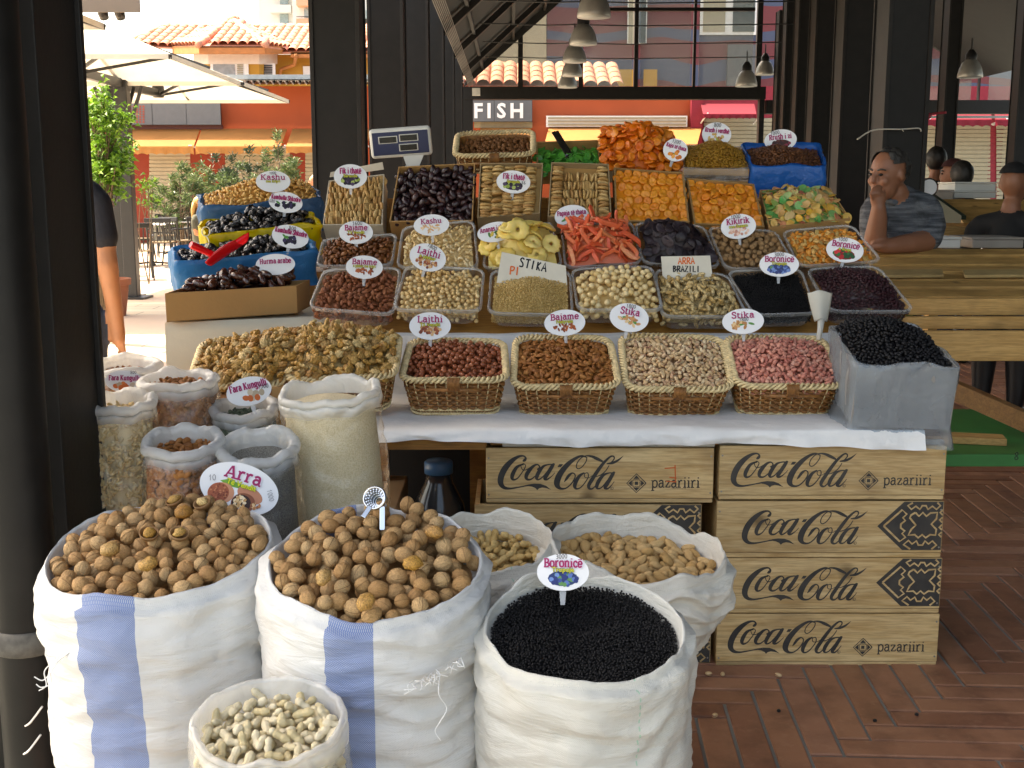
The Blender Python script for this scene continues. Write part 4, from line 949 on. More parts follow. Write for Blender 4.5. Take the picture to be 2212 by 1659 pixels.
def wicker_basket(q, label, depth=.12, taper=.86, handle=True, rows=9):
    mapf, basis, L, W, n = quad_frame(*q)
    t = thing("wicker_basket", label, "basket", Vector(mapf(.5, 0, -depth)), "wicker baskets of nuts")
    N = 144; loop = unit_loop(N, .16); cx = Vector(mapf(.5, .5, 0))
    def P(i, k, h, off=0.0):
        s = scaled(loop[i % N], k); v = Vector(mapf(s[0], s[1], h))
        if off:
            d = v - cx; d -= n * d.dot(n); v = v + d.normalized() * off
        return v
    # lining
    mb = MB(); loops_mesh(mb, mapf, loop, [(.965, -.004), (.965 - (1 - taper) * .9, -depth + .002)], True); mb.build("lining", M_wicker, t, True)
    wv = MB()
    for r in range(rows):
        f = (r + .5) / rows; h = -.016 - f * (depth - .034); k = 1 - (1 - taper) * (-h / depth)
        pth = [P(i, k, h + .0012 * sin(i * pi / 2.0 + r * pi), .0032 * (1 if ((i // 2) + r) % 2 else -1)) for i in range(N)]
        wv.tube(pth, (depth - .034) / rows * .55, 5, closed=True, sx=.6)
    wv.build("weave", M_wicker, t, True)
    st = MB()
    for i in range(0, N, 4):
        st.tube([P(i, 1.0, -.008, .001), P(i, 1 - (1 - taper) * .5, -depth * .5, .0022), P(i, taper, -depth + .006, .001)], .0019, 5)
    st.build("stakes", M_wickl, t, True)
    def braid(name, h0, k0, rad, strands, amp, mat, turns):
        mb = MB()
        for s_ in range(strands):
            pth = []
            for i in range(N * 2):
                ph = 2 * pi * (i / (N * 2)) * turns + 2 * pi * s_ / strands
                ii = i / 2; i0 = int(ii); fr = ii - i0
                o_ = amp * cos(ph); hh = h0 + amp * .8 * sin(ph)
                pth.append(P(i0, k0, hh, o_) * (1 - fr) + P(i0 + 1, k0, hh, o_) * fr)
            mb.tube(pth, rad, 5, closed=True)
        return mb.build(name, mat, t, True)
    braid("braided_rim", .004, 1.02, .0046, 3, .0085, M_wickl, 26)
    braid("base_band", -depth + .016, taper + .02, .0026, 2, .003, M_wickl, 60)
    braid("base_band", -depth + .002, taper + .015, .003, 2, .003, M_wickl, 60)
    if handle:
        ex, ey = Vector(basis[0]), Vector(basis[1])
        c0 = Vector(mapf(.5, 0, -.022)) - ey * .016
        mb = MB(); mb.tube([c0 - ex * L * .27, c0, c0 + ex * L * .27], .0055, 8); mb.build("handle", M_wicker, t, True)
        wr = MB()
        for k in range(9):
            x0 = (k - 4) * .0042; cc = Vector(mapf(.5, 0, -.006)) - ey * .012 + ex * x0
            wr.tube([cc + n * (.022 * cos(a)) * .95 - ey * (.014 * sin(a)) for a in [2 * pi * j / 14 for j in range(14)]], .0021, 5, closed=True)
        wr.build("handle_wrap", M_wicker, t, True)
    return mapf, basis, L, W, n

# ------------------------------------------------------------------ the tiered stand and its cloth
TZ = .712
stand = thing("display_stand", "tiered market stand with plank tabletop draped in white cloth", "stand", (0.3, 3.6, 0))
M_plank = wood("stand plank", C('B27E35'), C('8A5A22'), 1.2)
mb = MB(); mb.box2((-.62, 3.26, TZ - .055), (-.075, 3.9, TZ - .022)); mb.build("tabletop_plank", M_plank, stand)
mb = MB(); mb.box2((-.062, 3.28, TZ - .046), (1.27, 3.9, TZ - .02)); mb.build("tabletop_plank", M_plank, stand)
for x, y in ((-.45, 3.85), (-.45, 4.6), (1.15, 4.6), (.2, 4.6)):
    mb = MB(); mb.box2((x - .03, y - .03, 0), (x + .03, y + .03, TZ - .06 if y < 4 else 1.1)); mb.build("leg", M_plank, stand)
# slanted shelf boards behind the tubs
for (y0, z0, y1, z1, xa, xb) in ((3.88, .90, 4.06, 1.075, -.62, 1.20), (4.09, 1.06, 4.26, 1.205, -.62, 1.17), (4.30, 1.18, 4.47, 1.36, -.66, 1.14), (4.52, 1.30, 4.95, 1.36, -.3, 1.12)):
    mb = MB(); mb.slab([(xa, y0, z0), (xb, y0, z0), (xb, y1, z1), (xa, y1, z1)], (0, .01, -.016)); mb.build("shelf_board", M_plank, stand)
mb = MB(); mb.box2((-.60, 3.87, TZ), (1.30, 3.885, .885)); mb.build("riser_board", M_plank, stand)
def cloth_top(u, v):     # main cloth: lies on the planks, rolls over the front edge
    x = -.66 + u * 1.84
    if v < .72: y = 3.86 - (v / .72) * .61; z = TZ + .004 + .004 * nz(x * 9, y * 9, 1) + .008 * max(0, nz(x * 4, y * 6, 4))
    else:
        f = (v - .72) / .28; drop = .034 + .016 * nz(x * 2.4, 7) + .008 * nz(x * 9, 2) + .006 * sin(x * 7) + .012 * max(0, x)
        y = 3.25 - .018 * sin(f * pi / 2) - (.014 * nz(x * 8, f * 1.5, 2) + .008 * nz(x * 22, f * 2, 5)) * f; z = TZ + .004 - drop * f ** 1.3
    return (x, y, z)
mb = MB(); mb.grid(cloth_top, 150, 40); mb.build("cloth", M_cloth, stand, True)
def cloth_riser(u, v):   # second cloth tucked over the riser behind the baskets
    x = -.64 + u * 1.90
    return (x, 3.845 - .02 * v + .008 * nz(x * 5, v * 2, 5), .915 - (1 - v) * .222 + .008 * nz(x * 3, v, 9) * v)
mb = MB(); mb.grid(cloth_riser, 100, 14); mb.build("riser_cloth", M_cloth, stand, True)
def cloth_ledge(u, v):   # the pale hem lying over the shelf edge under the tubs
    x = -.62 + u * 1.86; d = .022 + .008 * nz(x * 4, 3)
    return (x, 3.83 - .012 * sin(v * pi) + .05 * (1 - v), .918 - d * v + .004 * nz(x * 9, v))
mb = MB(); mb.grid(cloth_ledge, 100, 6); mb.build("ledge_cloth", M_cloth, stand, True)
# cloth covered block at the left end, under the carton of dates
blk = thing("cloth_covered_block", "cream cloth draped block carrying the open carton of glossy dates", "block", (-.95, 3.95, TZ))
def blockf(u, v):
    x0, y0 = at(356, 700, 3.78).xy; x1, y1 = at(800, 700, 4.0).xy
    x = x0 + (x1 - x0) * u; y = y0 + (y1 - y0) * u
    if v < .5: z = .45 + v / .5 * .515; dy = .012 * nz(x * 5, z * 5, 2) - .01 * (1 - v * 2)
    else: z = .965 + .002 * nz(x * 8, v * 9); dy = (v - .5) * .9
    return (x + .3 * dy * (v > .5), y + dy, z)
mb = MB(); mb.grid(blockf, 40, 30)
def blockl(u, v):
    x0, y0 = at(356, 700, 3.78).xy; return (x0 + .27 * u + .008 * nz(u * 9, v * 4), y0 + .45 * u, .45 + .515 * v)
mb.grid(blockl, 20, 16, flip=True)
M_cream = simple("cream cloth", (.66, .60, .47), .85, .06, 4, .3, 25, bdist=.006)
mb.build("cloth", M_cream, blk, True)

# ------------------------------------------------------------------ front row: wicker baskets
ins = rrect(.16, .02)
def basket_heap(fl, fr, br, bl, label, key, item, mass, cap, h=.035, Yf=3.42, Yb=3.66, depth=.125, **kw):
    q = quadpx(fl, fr, br, bl, Yf, Yb); fr_ = wicker_basket(q, label, depth); mapf, basis, L, W, n = fr_
    return heap(key, mapf, basis, L, W, mound(-.010, h, .5, .55, .42), ins, item, mass, cap, **kw)
basket_heap((868, 824), (1092, 822), (1086, 741), (890, 738), "wicker basket of red-brown hazelnuts", 'redhazel',
    ("hazelnut", "shiny red-brown hazelnut in the front wicker basket", "hazelnut", "hazelnuts in the front basket"),
    ("hazelnuts", "mass of red-brown hazelnuts filling the front wicker basket", "hazelnuts"), 300, .03)
basket_heap((1110, 838), (1335, 836), (1314, 734), (1116, 731), "wicker basket of natural brown almonds", 'almond',
    ("almond", "brown almond in the front wicker basket", "almond", "almonds in the front basket"),
    ("almonds", "mass of brown almonds filling the front wicker basket", "almonds"), 300, .03)
basket_heap((1354, 842), (1580, 842), (1556, 734), (1342, 727), "wicker basket of pale pistachios in their shells", 'pist',
    ("pistachio", "pale split pistachio in the front wicker basket", "pistachio", "pale pistachios in the front basket"),
    ("pistachios", "mass of pale pistachios filling the front wicker basket", "pistachios"), 300, .035)
basket_heap((1594, 836), (1826, 836), (1774, 734), (1568, 731), "wicker basket of pink salted pistachios", 'pinkpist',
    ("pink_pistachio", "pink salted pistachio in the rightmost wicker basket", "pistachio", "pink pistachios in the basket"),
    ("pink_pistachios", "mass of pink salted pistachios filling the rightmost wicker basket", "pistachios"), 300, .04)
# two baskets that share one great heap of walnut kernels
q = quadpx((410, 836), (606, 834), (650, 722), (440, 742), (3.34, 3.36), (3.62, 3.62))
mapf, basis, L, W, n = wicker_basket(q, "wicker basket at the left end heaped with walnut kernels", .12)
heap('kernel', mapf, basis, L, W, mound(.0, .05, .75, .55, .5), rrect(.16, -.02), ("walnut_kernel", "broken walnut kernel in the heap at the left end", "walnut kernel", "walnut kernels in the left basket"),
     ("walnut_kernels", "mass of walnut kernels filling the leftmost wicker basket", "walnut kernels"), 140)
q = quadpx((618, 824), (850, 814), (862, 726), (655, 716), (3.36, 3.38), (3.64, 3.64))
mapf, basis, L, W, n = wicker_basket(q, "wicker basket heaped with walnut kernels beside the hazelnuts", .125)
heap('kernel', mapf, basis, L, W, mound(.002, .06, .35, .6, .5), rrect(.16, -.02), ("walnut_kernel", "broken walnut kernel in the heap beside the hazelnuts", "walnut kernel", "walnut kernels in the second basket"),
     ("walnut_kernels", "mass of walnut kernels filling the basket beside the hazelnuts", "walnut kernels"), 160)

# ------------------------------------------------------------------ tubs
tin = rrect(.12, .035)
R1 = (3.80, 3.95); R2 = (4.02, 4.16)
def tubrow(Y, fl, fr, br, bl, label, key, item, mass, cap, base=-.010, h=.012, px=.5, py=.5, w=.45, **kw):
    q = quadpx(fl, fr, br, bl, *Y); mapf, basis, L, W, n = tub(q, label)
    r = heap(key, mapf, basis, L, W, mound(base, h, px, py, w), tin, item, mass, cap, **kw)
    # contents pressed against the clear front wall
    if h >= 0 and Y is R1:
        exv, eyv, nv = basis
        def mf(s, t, hh):
            a = .5 + (s - .5) * .95; d = -.066 + t * .056; k = .045 + .035 * (1 - t)
            return Vector(mapf(a, k, d)) - Vector(eyv) * hh
        heap(key, mf, (exv, nv, tuple(-Vector(eyv))), L * .95, .056, lambda s, t: 0.0, lambda s, t: True, None,
             (mass[0], mass[1] + ", pressed against the tub wall", mass[2]), 0, density=1.5, drop=1.0)
    return r
tubrow(R1, (670, 664), (847, 678), (864, 580), (702, 584), "plastic tub of salted roasted almonds in the lower row", 'roast', None, ("roasted_almonds", "salted roasted almonds in the lower left tub", "almonds"), 0)
tubrow(R1, (853, 668), (1036, 671), (1044, 583), (879, 575), "plastic tub of blanched hazelnuts in the lower row", 'hazel', None, ("blanched_hazelnuts", "pale blanched hazelnuts in a lower tub", "hazelnuts"), 0)
tubrow(R1, (1057, 675), (1235, 679), (1229, 586), (1063, 586), "plastic tub of tiny pine nuts with a hand-lettered card", 'pine', None, ("pine_nuts", "heap of tiny golden pine nuts in a tub", "pine nuts"), 0, h=.04, w=.36)
tubrow(R1, (1250, 668), (1430, 668), (1406, 576), (1237, 582), "plastic tub of round cream macadamia nuts", 'macadamia', ("macadamia_nut", "round cream macadamia nut in a clear tub", "macadamia nut", "macadamia nuts in the tub"), ("macadamia_nuts", "round cream macadamia nuts lower in their tub", "macadamia nuts"), 170, h=.045)
tubrow(R1, (1432, 682), (1612, 682), (1569, 594), (1417, 583), "plastic tub of shelled brazil nuts", 'brazil', ("brazil_nut", "shelled brazil nut with brown skin patches in a tub", "brazil nut", "brazil nuts in the tub"), ("brazil_nuts", "shelled brazil nuts lower in their tub", "brazil nuts"), 170, h=.04)
tubrow(R1, (1630, 679), (1762, 675), (1728, 582), (1572, 587), "plastic tub of small black dried bilberries", 'currant', None, ("dried_bilberries", "small black dried bilberries in a tub", "bilberries"), 0, h=.02)
tubrow(R1, (1795, 671), (1973, 671), (1894, 576), (1744, 582), "plastic tub heaped with dark red dried cranberries at the right end", 'cranberry', None, ("dried_cranberries", "heap of dark red dried cranberries", "cranberries"), 0, h=.08, w=.36)
tubrow(R2, (686, 574), (844, 572), (855, 506), (700, 518), "plastic tub of dark almonds in the upper row", 'dkalmond', None, ("dark_almonds", "dark brown almonds in the upper left tub", "almonds"), 0, h=.03)
tubrow(R2, (860, 577), (1031, 579), (1022, 478), (872, 492), "plastic tub of pale raw cashews in the upper row", 'cashew', ("cashew_nut", "pale raw cashew in an upper tub", "cashew", "raw cashews in the upper tub"), ("cashew_nuts", "pale raw cashews lower in the upper tub", "cashews"), 300, h=.02)
tubrow(R2, (1046, 579), (1213, 574), (1189, 480), (1053, 514), "plastic tub of candied pineapple rings", 'pineapple', ("pineapple_ring", "yellow candied pineapple ring in the heap", "pineapple ring", "candied pineapple rings"), ("pineapple_rings", "yellow candied pineapple lower in its tub", "pineapple"), 60, h=.11, w=.42, density=13, over=2.6, drop=2.2)
tubrow(R2, (1223, 577), (1384, 567), (1364, 480), (1214, 486), "plastic tub of candied papaya strips", 'papaya', ("papaya_strip", "red-orange candied papaya strip in the heap", "papaya strip", "candied papaya strips"), ("papaya_strips", "candied papaya strips lower in their tub", "papaya"), 110, h=.095, w=.42, density=9, over=2.4, drop=2.0)
tubrow(R2, (1391, 567), (1553, 576), (1519, 489), (1374, 482), "plastic tub of dark dried plum slices", 'darkslice', ("plum_slice", "dark dried plum slice in the heap", "plum slice", "dark dried plum slices"), ("plum_slices", "dark dried plum slices lower in their tub", "plum slices"), 120, h=.095, w=.38, px=.42, density=9, over=2.4, drop=2.2)
tubrow(R2, (1569, 579), (1718, 579), (1674, 500), (1531, 492), "plastic tub of sesame-coated peanuts", 'sesame', ("coated_peanut", "rough sesame-coated peanut in a tub", "coated peanut", "sesame-coated peanuts"), ("coated_peanuts", "sesame-coated peanuts lower in their tub", "coated peanuts"), 170, h=.012)
tubrow(R2, (1728, 574), (1902, 563), (1839, 487), (1692, 500), "plastic tub of orange rice crackers at the right end", 'cracker', ("rice_cracker", "small orange rice cracker in a tub", "rice cracker", "orange rice crackers"), ("rice_crackers", "orange rice crackers lower in their tub", "rice crackers"), 250, h=.012)
# ------------------------------------------------------------------ third row: boxes of dates, figs, apricots, candied fruit
R3Y = (4.22, 4.38)
binn = rrect(.04, .02)
q = quadpx((697, 486), (826, 486), (830, 376), (710, 390), *R3Y)
mapf, basis, L, W, n = carton(q, "open pale cardboard box packed with strings of flat figs", .10, M_cartonp, group="cardboard boxes on the stand")
def figbed(mapf, n, label):
    mb = MB(); mb.slab([mapf(.02, .02, -.034), mapf(.98, .02, -.034), mapf(.98, .98, -.034), mapf(.02, .98, -.034)], Vector(n) * .008); tag(mb.build("fig_bed", NM['fig']), label, "figs", kind='stuff')
def figrows(mapf, basis, L, W, rows, label, group, vertical=False, s0=.03, s1=.97, t0=.04, t1=.97, step=.0115, hh=-.012, sz=.0165, wob=1.0):
    """figs standing on edge, packed side by side in rows (or columns)"""
    K = kprep('fig'); B = np.array(basis).T
    for r in range(rows):
        n_ = int(((s1 - s0) * L if not vertical else (t1 - t0) * W) / step)
        for k in range(n_):
            if random.random() < .03: continue
            f = (k + .5) / n_; g = (r + .5) / rows
            if not vertical: s, t_, ax = s0 + (s1 - s0) * f, t0 + (t1 - t0) * g, np.array([1, .15 * random.gauss(0, 1), .25 * random.gauss(0, 1)])
            else: s, t_, ax = s0 + (s1 - s0) * g, t0 + (t1 - t0) * f, np.array([.12 * random.gauss(0, 1), 1, .55 + .2 * random.gauss(0, 1)])
            if random.random() < .05 * wob: ax = np.array([.2, -.3, 1.0])
            ax = ax / np.linalg.norm(ax); x = np.cross(ax, [.1, .2, 1.0] if abs(ax[2]) < .9 else [1, 0, 0]); x /= np.linalg.norm(x); y = np.cross(ax, x)
            R = B @ np.stack([x, y, ax], 1) * sz * random.uniform(.9, 1.08); p = np.array(mapf(s, t_, hh + random.gauss(0, .0018)))
            single("fig", 'fig', random.randrange(4), R, p, label, "fig", group)
figrows(mapf, basis, L, W, 7, "tan flattened fig in the pale box left of the dates", "figs in the pale box", sz=.0205, step=.0108)
figbed(mapf, n, "lower layer of figs in the pale box")
mb = MB(); mb.slab([at(712, 383, 4.395), at(829, 366, 4.40), at(826, 350, 4.42), at(714, 372, 4.42)], (0, .006, 0)); tag(mb.build("box_flap", M_cartonp), "raised white ribbed flap behind the pale fig box", "flap")
q = quadpx((841, 479), (1021, 477), (1026, 352), (861, 360), *R3Y)
mapf, basis, L, W, n = carton(q, "open brown cardboard box of dark dates", .11, M_carton, group="cardboard boxes on the stand")
heap('bdate', mapf, basis, L, W, mound(-.018, .012), binn, ("dark_date", "dark purple-brown date in the brown box", "date", "dark dates in the brown box"), ("dark_dates", "dark dates lower in the brown box", "dates"), 160, density=4)
q = quadpx((1031, 470), (1166, 461), (1173, 352), (1037, 352), *R3Y)
mapf, basis, L, W, n = carton(q, "open cardboard box of figs stacked in five columns", .10, M_carton2, group="cardboard boxes on the stand")
figbed(mapf, n, "lower layer of figs in the five-column box")
figrows(mapf, basis, L, W, 5, "round tan fig stacked in the five-column box", "figs in the five-column box", True, .04, .90, .03, .97, .0118, -.014, .0235)
q = quadpx((1183, 468), (1321, 468), (1315, 354), (1191, 350), *R3Y)
mapf, basis, L, W, n = carton(q, "open torn-edged cardboard box of figs in rows between two columns", .10, M_carton2, group="cardboard boxes on the stand")
figrows(mapf, basis, L, W, 1, "tan fig in the torn-edged box beside the apricots", "figs in the torn-edged box", True, .02, .22, .03, .97, .0118, -.014, .0225)
figrows(mapf, basis, L, W, 1, "tan fig in the torn-edged box beside the apricots", "figs in the torn-edged box", True, .80, .98, .03, .97, .0118, -.014, .0215)
figbed(mapf, n, "lower layer of figs in the torn-edged box")
figrows(mapf, basis, L, W, 5, "tan fig in the torn-edged box beside the apricots", "figs in the torn-edged box", False, .24, .80, .05, .85, .0105, -.016, .0195)
M_ply = wood("thin plywood box", C('B08A56'), C('8F6C40'), 1.5, knots=False)
def apricot_tray(pts, label, group, ilabel, rows, cols, loose):
    q = quadpx(*pts, *R3Y); mapf, basis, L, W, n = carton(q, label, .06, M_ply, .006, group="cardboard boxes on the stand"); B = np.array(basis).T
    mb = MB(); mb.slab([mapf(.02, .02, -.03), mapf(.98, .02, -.03), mapf(.98, .98, -.03), mapf(.02, .98, -.03)], n * .012); o = mb.build("apricot_bed", NM['sapricot']); tag(o, "lower layer of orange apricots in the %s" % label.split(' of ')[0], "apricots", kind='stuff')
    for r in range(rows):
        for c_ in range(cols):
            s, t_ = (c_ + .5 + (.18 if r % 2 else -.1)) / cols + random.gauss(0, .012), (r + .5) / rows + random.gauss(0, .012)
            if not (.03 < s < .97): continue
            nr = np.array([random.gauss(0, .14), -.25 + random.gauss(0, .14), 1]); R = B @ rot_to(nr, random.uniform(0, 6.28)) * (L / cols * .54) * random.uniform(.92, 1.08)
            single("apricot", 'sapricot', random.randrange(5), R, np.array(mapf(s, t_, -.012 + random.gauss(0, .003))), ilabel, "apricot", group)
    for k in range(loose):
        R = B @ rot_to(np.array([random.gauss(0, .3), random.gauss(0, .3), 1]), random.uniform(0, 6)) * .0175
        single("apricot", 'sapricot', k % 5, R, np.array(mapf(random.uniform(.15, .85), random.uniform(.3, .95), .002)), ilabel, "apricot", group)
apricot_tray(((1330, 478), (1490, 480), (1476, 372), (1326, 362)), "plywood tray of neatly ranked orange apricots", "apricots in the neat tray", "flat orange apricot in the neatly ranked tray", 8, 8, 0)
apricot_tray(((1500, 484), (1652, 490), (1629, 397), (1483, 384)), "plywood tray of loosely laid orange apricots", "apricots in the loose tray", "flat orange apricot in the loosely laid tray", 7, 7, 12)
q = quadpx((1662, 491), (1837, 472), (1793, 406), (1641, 410), (4.20, 4.24), (4.42, 4.42))
mapf, basis, L, W, n = carton(q, "open cardboard box of bright mixed candied fruit", .07, M_carton, group="cardboard boxes on the stand")
heap('candied', mapf, basis, L, W, mound(-.012, .05, .45, .6, .4), binn, ("candied_piece", "piece of mixed candied fruit, green, yellow or tan", "candied fruit", "mixed candied fruit"), ("candied_fruit", "mixed candied fruit lower in its box", "candied fruit"), 170, density=9, over=2.2, drop=2.0)
# ------------------------------------------------------------------ top row
q = quadpx((984, 340), (1150, 335), (1150, 286), (990, 291), (4.50, 4.52), (4.78, 4.80))
mapf, basis, L, W, n = wicker_basket(q, "shallow wicker basket of small brown tiger nuts on the top tier", .07, .9)
heap('tiger', mapf, basis, L, W, mound(-.03, .02, .5, .7), ins, None, ("tiger_nuts", "small brown tiger nuts in the top wicker basket", "tiger nuts"), 0)
q = quadpx((1160, 372), (1298, 372), (1293, 302), (1158, 306), 4.52, 4.66)
mapf, basis, L, W, n = carton(q, "wooden box of green candied kiwi with tongs", .06, M_ply, .006, group="cardboard boxes on the stand")
heap('kiwi', mapf, basis, L, W, lambda s, t: -.012 + .035 * exp(-((s - .55) / .35) ** 2) * (1 - t) - .07 * max(0, t - .55), rrect(.02, -.02), ("kiwi_slice", "green candied kiwi slice by the steel tongs", "kiwi slice", "green candied kiwi slices"), ("kiwi_slices", "green candied kiwi lower in its box", "kiwi slices"), 60, density=10, over=2.2, drop=2.2)
q = quadpx((1300, 366), (1470, 372), (1452, 288), (1296, 288), 4.52, 4.72)
mapf, basis, L, W, n = carton(q, "open brown cardboard box heaped with dark orange apricots", .06, M_carton2, group="cardboard boxes on the stand")
heap('apricot', mapf, basis, L, W, mound(-.01, .11, .48, .55, .40), rrect(.02, -.01), ("dark_apricot", "dark orange apricot in the tall heap on the top tier", "apricot", "dark orange apricots in the heap"), ("dark_apricots", "dark orange apricots lower in the heap", "apricots"), 170, density=9, over=2.2, drop=2.0)
q = quadpx((1476, 364), (1619, 366), (1602, 318), (1480, 314), 4.50, 4.78)
mapf, basis, L, W, n = carton(q, "brown cardboard box lined with clear film under golden raisins", .09, M_carton, group="cardboard boxes on the stand")
draped(q, "crinkled clear film around the golden raisins", "clear_liner", film("clear crinkled film", (.85, .85, .83), .2, .1, (.97, .97, .96), 30, bstr=.9), .045, .008, 3.1)
heap('graisin', mapf, basis, L, W, mound(-.01, .07, .5, .5, .38), rrect(.1, .03), None, ("golden_raisins", "heap of golden raisins on the top tier", "raisins"), 0, density=3)
q = quadpx((1624, 368), (1783, 368), (1768, 318), (1602, 318), 4.48, 4.80)
draped(q, "bright blue plastic bag drawn over a box of brown raisins", "blue_bag", M_bblue, .11, .012, 7.7, lip=.022, cat="plastic bag"); mapf, basis, L, W, n = quad_frame(*q)
heap('braisin', mapf, basis, L, W, mound(-.015, .055, .42, .5, .4), rrect(.1, .03), None, ("brown_raisins", "heap of brown raisins in the bright blue bag", "raisins"), 0, density=3)
# ------------------------------------------------------------------ left end: carton of dates and lined boxes of prunes and cashews
A = at(356, 634, 3.75); B_ = at(640, 617, 3.95); D_ = A + Vector((-.10, .21, .03)); C_ = at(669, 604, 4.14)
D_ = A + (C_ - B_)
mapf, basis, L, W, n = carton((A, B_, C_, D_), "open plain cardboard carton of glossy brown dates at the left end", .094, M_carton, group="cardboard boxes on the stand")
heap('date', mapf, basis, L, W, mound(-.006, .055, .62, .6, .42), rrect(.03, .10), ("glossy_date", "large glossy brown date in the carton at the left end", "date", "glossy dates in the left carton"), ("glossy_dates", "glossy dates lower in the left carton", "dates"), 110, density=5, over=1.3)
def lined(fl, fr, Yl, Yr, dep, width, label, name, mat, seed, wr=.008, lip=.006, inner=.05):
    A, B = at(*fl, Yl), at(*fr, Yr); d = (B - A).normalized(); back = Vector((0, 0, 1)).cross(d); back = Vector((back.x, back.y, 0)).normalized() * width + Vector((0, 0, .045))
    qq = (A, B, B + back, A + back); return draped(qq, label, name, mat, dep, wr, seed, inner=inner, cat="lined box", lip=lip)
fr1 = lined((386, 568), (682, 540), 3.98, 4.16, .13, .20, "sky blue plastic lined box of prunes behind the carton of dates", "blue_lined_box", M_blue, 1.3, .015)
mapf, basis, L, W, n = fr1
heap('prune', mapf, basis, L, W, mound(-.012, .035, .68, .5, .36), rrect(.06, .04), ("prune", "glossy black prune in the sky blue lined box", "prune", "prunes in the sky blue box"), ("prunes", "black prunes lower in the sky blue box", "prunes"), 75, density=5)
fr2 = lined((446, 512), (690, 490), 4.20, 4.34, .11, .19, "bright yellow plastic lined box of prunes", "yellow_lined_box", M_yellow, 4.4, .016, .012)
mapf, basis, L, W, n = fr2
heap('prune', mapf, basis, L, W, mound(-.006, .055, .55, .6, .38), rrect(.06, .04), ("prune", "glossy black prune in the yellow lined box", "prune", "prunes in the yellow box"), ("prunes", "black prunes lower in the yellow box", "prunes"), 75, density=5)
fr3 = lined((440, 452), (694, 428), 4.42, 4.56, .13, .22, "slate blue plastic lined box of roasted cashews at the top left", "slate_lined_box", M_dblue, 9.2, .016, .008, .03)
mapf, basis, L, W, n = fr3
heap('rcashew', mapf, basis, L, W, mound(-.004, .075, .56, .6, .38), rrect(.06, .03), ("roasted_cashew", "golden roasted cashew in the slate blue lined box", "cashew", "roasted cashews at the top left"), ("roasted_cashews", "roasted cashews lower in the slate blue box", "cashews"), 150, density=3)
# supports under the lined boxes
M_crate = wood("plain crate wood", C('A9824C'), C('80592C'), 1.4)
for k, (x, y, z, w_) in enumerate(((-.93, 4.32, .95, .5), (-.86, 4.62, 1.08, .46))):
    c0 = thing("wooden_crate", ["plain wooden crate hidden under the yellow lined box", "plain wooden crate hidden under the slate blue box"][k], "crate", (x, y, .0))
    mb = MB(); mb.box2((x - w_ / 2, y - .13, 0), (x + w_ / 2, y + .16, z)); mb.build("crate_body", M_crate, c0)
# red scoop
M_redp = simple("red plastic", C('D8141C'), .25, .04, spec=.5)
sc = thing("red_scoop", "bright red plastic scoop stuck into the prunes", "scoop", at(470, 545, 4.05))
p0, p1 = at(412, 528, 3.94), at(466, 553, 4.0); mb = MB(); mb.tube([p0, p0.lerp(p1, .1), p1], [.011, .0135, .012], 14); mb.build("handle", M_redp, sc, True, sharp=50)
def scoopf(u, v):
    a, b = at(455, 560, 3.99), at(528, 526, 4.05); c = a.lerp(b, u); wd = .035 + .02 * sin(u * pi * .8); ang = -1.35 + 2.7 * v
    side = Vector((.35, .9, .25)).normalized(); up = Vector((-.25, -.1, .95)).normalized()
    return c + side * (sin(ang) * wd) + up * ((1 - cos(ang)) * wd * .75 - .02 * (1 - u))
mb = MB(); mb.grid(scoopf, 16, 16); o = mb.build("bowl", M_redp, sc, True); sm = o.modifiers.new("thick", 'SOLIDIFY'); sm.thickness = .002
mb = MB(); mb.tube([at(445 + 9 * cos(a), 500 + 10 * sin(a), 4.15) for a in [2 * pi * k / 16 for k in range(16)]], .0022, 6, closed=True)
mb.tube(smoothpath([at(446, 510, 4.15), at(452, 524, 4.13), at(444, 540, 4.08)], 4), .0022, 6)
tag(mb.build("bag_drawstring", simple("cream cord", (.65, .6, .4), .6), None, True), "cream loop of cord on the yellow lined box", "cord")
# steel tongs
M_chrome = simple("polished steel", (.62, .63, .64), .16, .05, metal=1.0)
tg = thing("steel_tongs", "steel serving tongs stuck in the green kiwi slices", "tongs", at(1240, 365, 4.55))
for dx in (0, 7):
    mb = MB(); a, b, c_ = at(1195 + dx, 285 - dx * .2, 4.66), at(1226 + dx, 335, 4.58), at(1240 + dx * 2, 356, 4.54)
    mb.beam(a, b, .016, .005, (0, -1, .4)); mb.build("arm", M_chrome, tg, bevel=.001)
    mb = MB(); mb.beam(b, c_, .022, .006, (0, -1, .4)); mb.build("tip", M_chrome, tg, bevel=.001)
# white scoop standing in the black berries
ws = thing("white_scoop", "white plastic scoop standing beside the bag of black berries", "scoop", at(1770, 720, 3.66))
M_wp = film("milky white plastic", (.82, .80, .72), .92, .3, (.9, .9, .85), 6, bstr=.1)
def wsf(u, v):
    y = 630 + u * 62; wpx = 27 - 13 * u ** 1.2; x = 1771 + wpx * (v * 2 - 1) + 2 * u; return at(x, y + 3 * cos(v * 2 * pi), 3.68 - .02 * sin(v * pi))
mb = MB(); mb.grid(wsf, 14, 12); o = mb.build("bowl", M_wp, ws, True); m = o.modifiers.new("t", 'SOLIDIFY'); m.thickness = .002
mb = MB(); mb.tube([at(1774, 688, 3.675), at(1772, 710, 3.66), at(1768, 735, 3.64)], [.012, .009, .008], 10); mb.build("handle", M_wp, ws, True)
